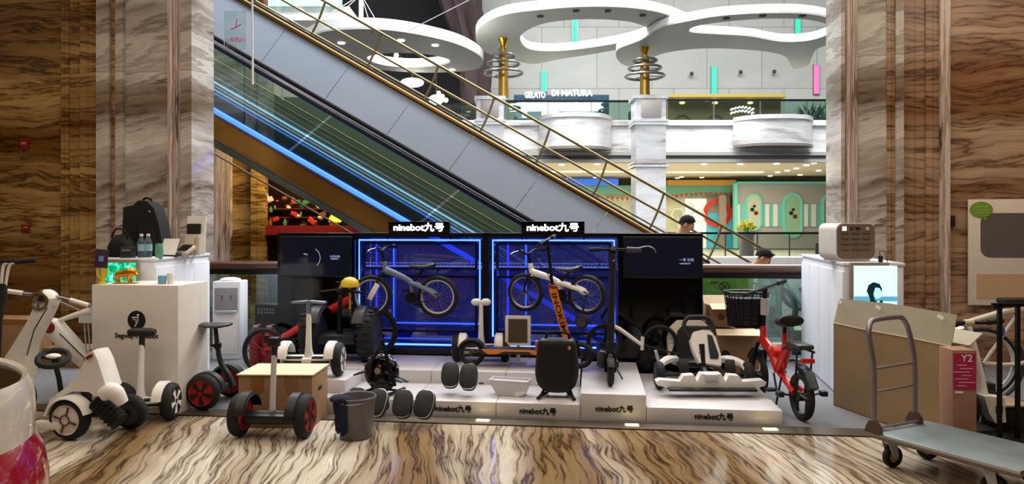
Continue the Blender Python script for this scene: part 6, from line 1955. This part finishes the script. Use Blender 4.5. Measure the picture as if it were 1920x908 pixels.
MB().box((-.15, .03, .0), (.02, .02, .5)).box((.15, .03, .0), (.02, .02, .5)).build('leg', M['steel'], t)
# clear plastic wrapped ride-on behind the railing (teal hoops)
v = 3.15
p = L(U(1452, v), v, 0)
t = thing('wrapped_bicycle', 'bicycle wrapped in clear plastic behind the railing glass', 'bicycle', (p.x, p.y, -.05), -YAW)
wheel(t, (-.03, 0, .55), (0, 1, 0), .30, .05, mat('dark teal tyre', '18343c', .6), M['steel'], 'front_wheel', 20, M['steel'], .07)
wheel(t, (.34, .12, .78), (0, 1, 0), .26, .05, bpy.data.materials['dark teal tyre'], M['steel'], 'rear_wheel', 20, M['steel'], .07)
MB().tube([(-.1, -.05, .98), (.02, -.06, .80), (.04, -.06, .50), (.10, -.05, .2)], .035, 8, smooth=4).tube([(.1, -.04, .9), (.3, .0, .6)], .02, 8).build('frame', mat('pale aqua paint', '9cc8c8', .4), t)
bg = MB()
bg.rings([[Vector((x0 + .16 * math.cos(a) * k, -.10 + .05 * math.sin(a), z)) for a in [2 * PI * j / 12 for j in range(12)]] for z, k, x0 in ((.25, .6, -.08), (.4, .9, -.10), (.65, 1.0, -.1), (.85, .95, -.08), (1.0, .5, -.08))])
bg.build('plastic_wrap', glass('plastic film', (.8, .88, .88), .25, .2), t)
MB().box((.10, 0, .06), (.5, .3, .12)).build('base_stand', M['dark_grey'], t)
struct(lbox('floor', bpy.data.materials['far_floor'], U(1200, 2.0), U(1640, 2.0) + .3, 2.95, 3.9, -.2, .0))

# ================================================================ big carton at right, pink carton
A = Vector((2.653, 5.94, .003)); B = Vector((2.925, 4.80, .003))
dr = (B - A); ln = dr.length; dr.normalize()
ang = math.atan2(dr.y, dr.x)
t = thing('cardboard_box', 'long open brown carton with raised flap in front of the portrait screen', 'carton', A, ang)
H_ = .68; Wd = .15
MB().box((ln / 2, Wd / 2, .004), (ln, Wd, .008)).box((ln / 2, .004, H_ / 2), (ln, .008, H_)).box((ln / 2, Wd - .004, H_ / 2), (ln, .008, H_)).box((.004, Wd / 2, H_ / 2), (.008, Wd, H_)).box((ln - .004, Wd / 2, H_ / 2), (.008, Wd, H_)).build('box_body', mat('carton olive', '8c7454', .8, var=.08, scale=3), t)
fl = mat('flap grey', 'a8a08c', .7, var=.05, scale=4)
MB().prism([(0.0, 0), (ln, 0), (ln + .02, .215), (ln * .5, .225), (.035, .205)], .006, 'xz', 0).build('flap', fl, t, (0, .0, H_), (math.radians(-8), 0, 0))
MB().prism([(0.0, 0), (ln, 0), (ln - .02, .15), (.035, .15)], .006, 'xz', 0).build('flap', fl, t, (0, Wd, H_), (math.radians(-60), 0, 0))
for x in (.09, .52, 1.10):
    MB().box((x, -.012 + .0, H_ + .185), (.05, .004, .02), rot=(-.14, .4, 0)).build('tape_scrap', M['paper'], t)
MB().tube([(0, -.002, H_), (.4, -.004, H_ - .004), (.8, -.003, H_ + .003), (ln, -.002, H_)], .003, 5).build('torn_crease', M['carton_light'], t)
A2 = W(1786, HZ, 4.60); A2.z = .003
t = thing('cardboard_box', 'narrow brownish pink carton with magenta label beside the long open carton', 'carton', (A2.x, A2.y, .003), -.05)
MB().box((.075, .08, .345), (.15, .16, .69), bev=.003).build('box_body', mat('pink brown board', '98705c', .7, var=.06), t)
MB().box((.074, -.002, .555), (.138, .003, .23)).build('magenta_label', mat('magenta print', 'a81c50', .5), t)
pw = mat('label print pale', 'd8a0b8', .5)
text('Y2', .07, .045, M['paper'], t, (.085, -.005, .64), name='lettering', bold=.0)
lm = MB()
for i in range(7):
    lm.box((.055 + .03 * (i % 2), -.005, .595 - i * .022), (.06 + .02 * (i % 3), .002, .006))
lm.build('label_lines', pw, t)
MB().box((.04, -.003, .42), (.05, .004, .014), bev=.004).build('hand_hole', M['paper'], t)

# ================================================================ platform trolley
e1 = Vector((.50, -.866, 0)).normalized(); e2 = Vector((.866, .50, 0)).normalized()
P0 = Vector((2.235, 4.46, 0))
ang = math.atan2(e1.y, e1.x)
t = thing('platform_trolley', 'grey platform trolley with steel tube handle on rubber castors', 'trolley', P0, ang)
# local x = along deck, local y = across (towards e2)
DW_, DL = .56, .82
zD = .205
MB().box((DL / 2, DW_ / 2, zD - .012), (DL, DW_, .034), bev=.012).build('deck', mat('galvanised deck', '78868a', .45, metal=.5, var=.15, scale=6), t)
MB().tube([(0, 0, zD - .015), (DL, 0, zD - .015), (DL, DW_, zD - .015), (0, DW_, zD - .015)], .017, 8, closed=True).build('deck_edge', mat('edge rubber', '6c6258', .5), t)
hm = MB()
y0, y1 = .01, DW_ - .12
hm.tube([(.0, y0, zD), (.0, y0, .60), (-.035, y0 + .005, .80), (-.05, y0 + .04, .875), (-.05, y0 + .10, .895), (-.05, y1 - .10, .895), (-.05, y1 - .04, .875), (-.035, y1 - .005, .80), (.0, y1, .60), (.0, y1, zD)], .0165, 12, smooth=5)
hm.tube([(.0, y0, .60), (.0, y1, .60)], .009, 8).tube([(.0, y0, .455), (.0, y1, .455)], .009, 8).tube([(.0, y0, zD + .025), (.04, y1, zD + .025)], .008, 8)
hm.build('handle', M['steel'], t)
for y in (y0, y1):
    MB().prism([(-.05, zD), (.055, zD), (.05, zD + .04), (.02, zD + .075), (-.02, zD + .075), (-.04, zD + .04)], .03, 'xz', y - .02, bev=.004).build('hinge_bracket', mat('bracket brown grey', '5c4c44', .4, metal=.5) if y == y0 else bpy.data.materials['bracket brown grey'], t)
for x, y, sw_ in ((.07, .06, 1.3), (.07, DW_ - .14, .2), (DL - .18, .07, .25), (DL - .18, DW_ - .07, .3)):
    c = MB().box((0, 0, .172), (.09, .09, .012)).cyl((0, 0, .15), (0, 0, .17), .03, .03, 14)
    c.T = Matrix.Rotation(sw_, 4, 'Z')
    for s in (-1, 1):
        c.prism([(-.03, .155), (.03, .155), (.045, .075), (.02, .055), (.0, .075)], .004, 'xz', s * .028 - .002)
    o = c.build('castor', M['light_grey'], t, (x, y, 0))
    whl = MB(Matrix.Rotation(sw_, 4, 'Z')).lathe([(.035, -.018), (.058, -.019), (.066, -.010), (.066, .010), (.058, .019), (.035, .018)], (.022, 0, .067), (0, 1, 0), 28, closed=True).build('castor_wheel', M['black_rubber'], o)
    MB(Matrix.Rotation(sw_, 4, 'Z')).lathe([(0, -.016), (.015, -.02), (.036, -.014), (.036, .014), (.015, .02), (0, .016)], (.022, 0, .067), (0, 1, 0), 20).build('castor_hub', mat('hub ochre', 'a8843c', .5) if 'hub ochre' not in bpy.data.materials else bpy.data.materials['hub ochre'], o)

# ================================================================ white moped and bicycle at the right edge
D = 5.25
o = Vector((W(1850, HZ, D).x, D, 0))
t = thing('electric_moped', 'white electric moped with square print mark, parked behind the pink carton', 'moped', (o.x, o.y, .003))
wheel(t, (-.16, .05, .165), (1, .25, 0), .16, .08, M['black_rubber'], M['dark_grey'], 'front_wheel')
wheel(t, (.12, .75, .165), (1, .25, 0), .16, .08, M['black_rubber'], M['dark_grey'], 'rear_wheel')
def o3(px, py, dd=0.0):
    return W(px, py, D + dd) - o
MB().prism([(o3(1829, 740).x, o3(0, 738).z), (o3(1866, 740).x, o3(0, 741).z), (o3(1869, 786).x, o3(0, 786).z), (o3(1850, 788).x, o3(0, 788).z), (o3(1838, 770).x, o3(0, 770).z)], .10, 'xz', -.10, bev=.01).build('front_shield', M['white_plastic'], t)
MB().box((o3(1856, 0).x, -.104, o3(0, 762).z), (.05, .004, .05)).build('print_mark', mat('grey brown print', '6c5c50', .6), t)
MB().tube([o3(1840, 742), o3(1836, 700), o3(1822, 640), o3(1815, 612)], [.045, .03, .026, .022], 10, smooth=4).build('steering_post', M['white_plastic'], t)
MB().tube([o3(1790, 607), o3(1815, 606), o3(1850, 606), o3(1870, 603)], .014, 8, smooth=3).build('handlebar', M['black_metal'], t)
MB().tube([o3(1808, 606), o3(1824, 605)], .024, 10).build('throttle_housing', mat('cream housing', 'cfc4a8', .4), t)
MB().tube([o3(1788, 607), o3(1803, 607)], .020, 10).tube([o3(1852, 606), o3(1880, 602)], .020, 10).build('grip', M['black_rubber'], t)
MB().sphere(tuple(o3(1800, 622)), (.06, .05, .05), 14, 8).build('headlight', M['chrome'], t)
MB().box((o3(1845, 0).x, .35, .28), (.22, .6, .08), rot=(0, 0, .1), bev=.02).build('footboard', M['black_plastic'], t)
MB().box(tuple(o3(1894, 786) + Vector((0, .06, 0))), (.20, .30, .24), bev=.05).build('storage_box', M['black_plastic'], t)
MB().box(tuple(o3(1894, 757) + Vector((0, .06, 0))), (.22, .32, .018), bev=.008).build('box_lid', mat('tan lid', '988870', .5), t)
MB().tube([(.05, .5, .3), (.10, .62, .6)], .03, 8).box((.10, .62, .63), (.18, .30, .06), bev=.02).build('seat', M['black_plastic'], t)
D = 6.15
o = Vector((W(1870, HZ, D).x, D, 0))
t = thing('bicycle', 'pale curved frame bicycle behind the black rack at the right edge', 'bicycle', (o.x, o.y, .003), -YAW)
wheel(t, (-.13, 0, .31), (0, 1, 0), .30, .045, M['black_rubber'], M['light_grey'], 'rear_wheel', 22, M['steel'], .05)
wheel(t, (.92, 0, .31), (0, 1, 0), .30, .045, M['black_rubber'], M['light_grey'], 'front_wheel', 22, M['steel'], .05)
MB().tube([(-.48, -.04, .42), (-.36, -.04, .60), (-.13, -.04, .70), (.2, -.04, .78), (.78, -.04, .80)], [.02, .022, .025, .028, .028], 8, smooth=5).tube([(-.13, -.04, .31), (.25, -.04, .34), (.78, -.03, .72)], .018, 8, smooth=4).tube([(-.13, -.04, .31), (.18, -.04, .80)], .014, 8).tube([(.78, 0, .86), (.80, 0, .6), (.92, -.05, .31)], .018, 8).build('frame', mat('cream bicycle paint', 'c8c0b0', .35), t)
MB().lathe([(.335, -.03), (.345, -.02), (.345, .02), (.335, .03)], (-.13, 0, .31), (0, 1, 0), 24, closed=True, a0=-.6, a1=2.4).build('mudguard', mat('violet black guard', '221c28', .4), t)
MB().box((.14, 0, .84), (.24, .15, .05), bev=.02).build('saddle', M['black_plastic'], t)
MB().tube([(.78, 0, .86), (.78, 0, 1.0)], .014, 8).tube([(.70, -.28, 1.02), (.80, -.1, 1.0), (.80, .1, 1.0), (.70, .28, 1.02)], .012, 8, smooth=3).build('handlebar', M['steel'], t)
MB().sphere((-.02, -.10, .60), (.03, .02, .05), 10, 8).build('rear_reflector', mat('blue lens', '3858a0', .2), t)
ck = MB().lathe([(0, -.004), (.07, -.004), (.07, .004), (0, .004)], (.25, -.06, .31), (0, 1, 0), 20)
ck.tube([(.25, -.07, .31), (.25, -.08, .15)], .01, 6).box((.25, -.13, .15), (.09, .08, .02)).build('crank', M['black_metal'], t)
# black rack
D = 4.95
o = Vector((W(1893, HZ, D).x, D, .003))
t = thing('display_rack', 'black steel rack with two uprights cropped by the right edge', 'rack', o)
h = CZ - (570 - HZ) / F * D
for px in (1874, 1908):
    x = W(px, HZ, D).x - o.x
    MB().box((x, 0, h / 2), (.024, .024, h)).build('upright', M['black_metal'], t)
MB().box((.06, 0, h - .01), (.36, .024, .024)).build('top_bar', M['black_metal'], t)
MB().cyl((-.115, 0, h - .03), (-.08, 0, h - .03), .012, .012, 10).build('bolt', M['black_metal'], t)
MB().box((0, 0, .012), (.40, .36, .024)).build('base', M['black_metal'], t)

# ================================================================ poster on the right wall
v = 2.58
u0, u1 = U(1815, v), U(1985, v)
zt_, zb_ = ZL(1815, 374, v), ZL(1815, 572, v)
t = thing('wall_poster', 'cream poster with green speech bubble on the brown marble wall', 'poster', L((u0 + u1) / 2, v, zb_), -YAW)
w, h = u1 - u0, zt_ - zb_
MB().box((0, 0, h / 2), (w, .016, h), bev=.002).build('board', mat('poster cream', 'd8ccc0', .6), t)
MB().box((.03, -.010, .05 + .15), (w - .10, .004, .26), bev=.0).build('beige_field', mat('poster beige', 'c0a07c', .6), t)
MB().prism(rrect(w - .14, h * .42, .10, 6, .05, h * .66), .003, 'xz', -.011).build('grey_field', mat('poster grey', '5c5858', .6), t)
ax = -w / 2 + .125; az = h - .11
bub = MB()
bub.prism([(ax + .115 * math.cos(2 * PI * i / 28), az + .085 * math.sin(2 * PI * i / 28)) for i in range(28)], .003, 'xz', -.015)
bub.prism([(ax + .0, az - .075), (ax + .05, az - .07), (ax + .045, az - .125)], .003, 'xz', -.015)
bub.build('speech_bubble', mat('bubble green', '70982c', .6), t)
sc_ = MB()
for i in range(3):
    sc_.tube([(ax - .07 + k * .02, -.0165, az + .03 - i * .03 + .006 * (-1) ** k) for k in range(8)], .003, 4)
sc_.build('bubble_scribble', mat('pale green ink', 'b8d088', .6), t)
t = tag(lbox('wall_plate', M['ink'], U(1783, 2.60), U(1791, 2.60), 2.595, 2.62, ZL(1787, 425, 2.6), ZL(1787, 404, 2.6), None, .004), 'small dark plate on the brown marble wall left of the poster', 'wall plate')
# red signs on the left wall
for (px, py, w_, h_, lab) in ((45, 271, .11, .13, 'upper red sign plate on the brown marble wall at the left'), (48, 428, .11, .09, 'lower red sign plate on the brown marble wall at the left')):
    v = 2.60
    t = thing('wall_sign', lab, 'sign', L(U(px, v), v, ZL(px, py, v)), -YAW)
    MB().box((0, 0, 0), (w_, .014, h_), bev=.003).build('plate', M['dark_red'], t)
    MB().box((0, -.009, h_ * .1), (w_ * .55, .003, h_ * .22)).build('plate_mark', mat('sign pink', 'c06858', .6) if 'sign pink' not in bpy.data.materials else bpy.data.materials['sign pink'], t)
    if py < 300:
        MB().tube([(-.04, 0, -h_ / 2), (-.04, 0, -.16), (.04, 0, -.16), (.04, 0, -h_ / 2)], .006, 6).build('bracket', M['steel'], t)

# ================================================================ people
def person(label, loc, rz, shirt, trousers, S=1.0, look=0.35, bend=0.0):
    """one continuous skinned body, clothes and hair over it; local -y is forward"""
    t = thing('person', label, 'person', loc, rz)
    def skin(name, verts, edges, radii, m, sub=2, root=0):
        me = bpy.data.meshes.new(name)
        me.from_pydata([bd(v) * S for v in verts], edges, [])
        o = bpy.data.objects.new(name, me)
        COL.objects.link(o)
        me.materials.append(m)
        md = o.modifiers.new('skin', 'SKIN')
        md.use_smooth_shade = True
        for i, r in enumerate(radii):
            sv = me.skin_vertices[0].data[i]
            sv.radius = (r[0] * S, r[1] * S) if isinstance(r, tuple) else (r * S, r * S)
            sv.use_root = (i == root)
        ss = o.modifiers.new('sub', 'SUBSURF'); ss.levels = sub; ss.render_levels = sub
        o.parent = t
        return o
    f = -look * .12
    def bd(v):                      # lean the trunk forward above the hips
        if bend and v[2] > .95:
            c, s_ = math.cos(bend), math.sin(bend)
            y, z = v[1], v[2] - .93
            return Vector((v[0], y * c - z * s_, .93 + z * c + y * s_))
        return Vector(v)
    # pelvis, spine, neck, head
    V = [(0, 0, .93), (0, -.01, 1.12), (0, -.02, 1.33), (0, -.03, 1.43), (0, -.05, 1.50), (0, -.075 + f * .5, 1.575), (0, -.085 + f, 1.65), (0, -.07 + f, 1.70)]
    R_ = [(.15, .11), (.13, .10), (.15, .10), (.07, .06), (.052, .055), (.062, .078), (.076, .095), (.055, .07)]
    E = [(0, 1), (1, 2), (2, 3), (3, 4), (4, 5), (5, 6), (6, 7)]
    # nose
    V.append((0, -.185 + f * 1.1, 1.60)); R_.append((.014, .018)); E.append((6, len(V) - 1))
    for s in (-1, 1):
        b = len(V)
        V += [(s * .17, -.02, 1.385), (s * .22, -.02, 1.13), (s * .20, -.16, .95), (s * .17, -.28, 1.00), (s * .165, -.36, 1.03)]
        R_ += [.058, .045, .038, .030, (.034, .018)]
        E += [(2, b), (b, b + 1), (b + 1, b + 2), (b + 2, b + 3), (b + 3, b + 4)]
        hb_ = b + 4
        for k in range(4):
            q = len(V)
            V += [(s * (.165 - .03 + k * .018), -.42, 1.03 - .01 * k), (s * (.165 - .03 + k * .018), -.445, 1.00)]
            R_ += [.009, .008]
            E += [(hb_, q), (q, q + 1)]
        q = len(V)
        V += [(s * .125, -.375, 1.045)]; R_ += [.010]; E += [(hb_, q)]
        b = len(V)
        V += [(s * .09, 0, .86), (s * .10, -.02, .48), (s * .10, .02, .10), (s * .10, -.10, .03)]
        R_ += [.085, .058, .042, (.042, .028)]
        E += [(0, b), (b, b + 1), (b + 1, b + 2), (b + 2, b + 3)]
    skin('body', V, E, R_, M['skin'])
    # shirt
    V = [(0, 0, .95), (0, -.01, 1.12), (0, .01, 1.37), (0, -.03, 1.47)]
    R_ = [(.165, .125), (.145, .125), (.18, .15), (.10, .10)]
    E = [(0, 1), (1, 2), (2, 3)]
    for s in (-1, 1):
        b = len(V)
        V += [(s * .17, -.02, 1.385), (s * .22, -.02, 1.13), (s * .205, -.13, .985)]
        R_ += [.070, .058, .050]
        E += [(2, b), (b, b + 1), (b + 1, b + 2)]
    skin('shirt', V, E, R_, shirt)
    V = [(0, 0, .96), (0, 0, .90)]
    R_ = [(.16, .12), (.155, .12)]
    E = [(0, 1)]
    for s in (-1, 1):
        b = len(V)
        V += [(s * .09, 0, .82), (s * .10, -.02, .48), (s * .10, .02, .08)]
        R_ += [.10, .075, .06]
        E += [(1, b), (b, b + 1), (b + 1, b + 2)]
    skin('trousers', V, E, R_, trousers)
    HT = Matrix.Translation((0, 0, .93 * S)) @ Matrix.Rotation(bend, 4, 'X') @ Matrix.Translation((0, 0, -.93 * S))
    for s in (-1, 1):
        MB().sphere((s * .10 * S, -.07 * S, .035 * S), (.05 * S, .13 * S, .04 * S), 14, 8).build('shoe', M['ink'], t)
        MB(HT).sphere((s * .082 * S, (-.07 + f) * S, 1.615 * S), (.012 * S, .022 * S, .032 * S), 8, 6).build('ear', M['skin'], t)
        MB(HT).sphere((s * .032 * S, (-.170 + f * 1.1) * S, 1.635 * S), (.012 * S, .008 * S, .008 * S), 8, 6).build('eye', M['ink'], t)
    MB(HT).sphere((0, (-.166 + f) * S, 1.565 * S), (.026 * S, .010 * S, .007 * S), 8, 6).build('mouth', mat('lips', '8c4c40', .5) if 'lips' not in bpy.data.materials else bpy.data.materials['lips'], t)
    # hair: cap over crown and back
    hm_ = MB(HT)
    rings = []
    for i in range(9):
        th = (i + .35) / 9 * math.radians(128)
        ring = []
        for j in range(22):
            a = 2 * PI * j / 22
            back = (1 + math.sin(a)) / 2        # 1 at the back, 0 at the face
            lim = th * (.42 + .64 * back)
            wob = 1 + .03 * math.sin(j * 3.1 + i * 1.7)
            ring.append(((.087 * math.sin(lim) * math.cos(a) * wob) * S, (-.068 + f + .109 * math.sin(lim) * math.sin(a) * wob) * S, (1.64 + .112 * math.cos(lim) * wob) * S))
        rings.append(ring)
    hm_.rings(rings)
    hm_.build('hair', M['hair'], t, ang=80)
    return t
p = W(1290, 405, 9.6)
person('man in dark navy shirt looking down, behind the right end of the display wall', (1.90, 9.62, 0.01), math.radians(72), mat('navy shirt', '161a2c', .8), M['ink'], 1.0, -.3, .60)
p = W(1436, 463, 9.6)
person('man in grey shirt bowing his head above the wooden handrail', (2.82, 9.62, -.35), math.radians(68), mat('grey shirt', '58585e', .8), M['dark_grey'], 1.0, -.2, .75)
p = W(1183, 208, 29.4)
person('distant person in dark teal top beside the tall pillar, upper floor', (p.x, 29.4, 5.25 - .6), 1.2, mat('teal shirt', '1c4448', .8), M['ink'], 1.0, .3)
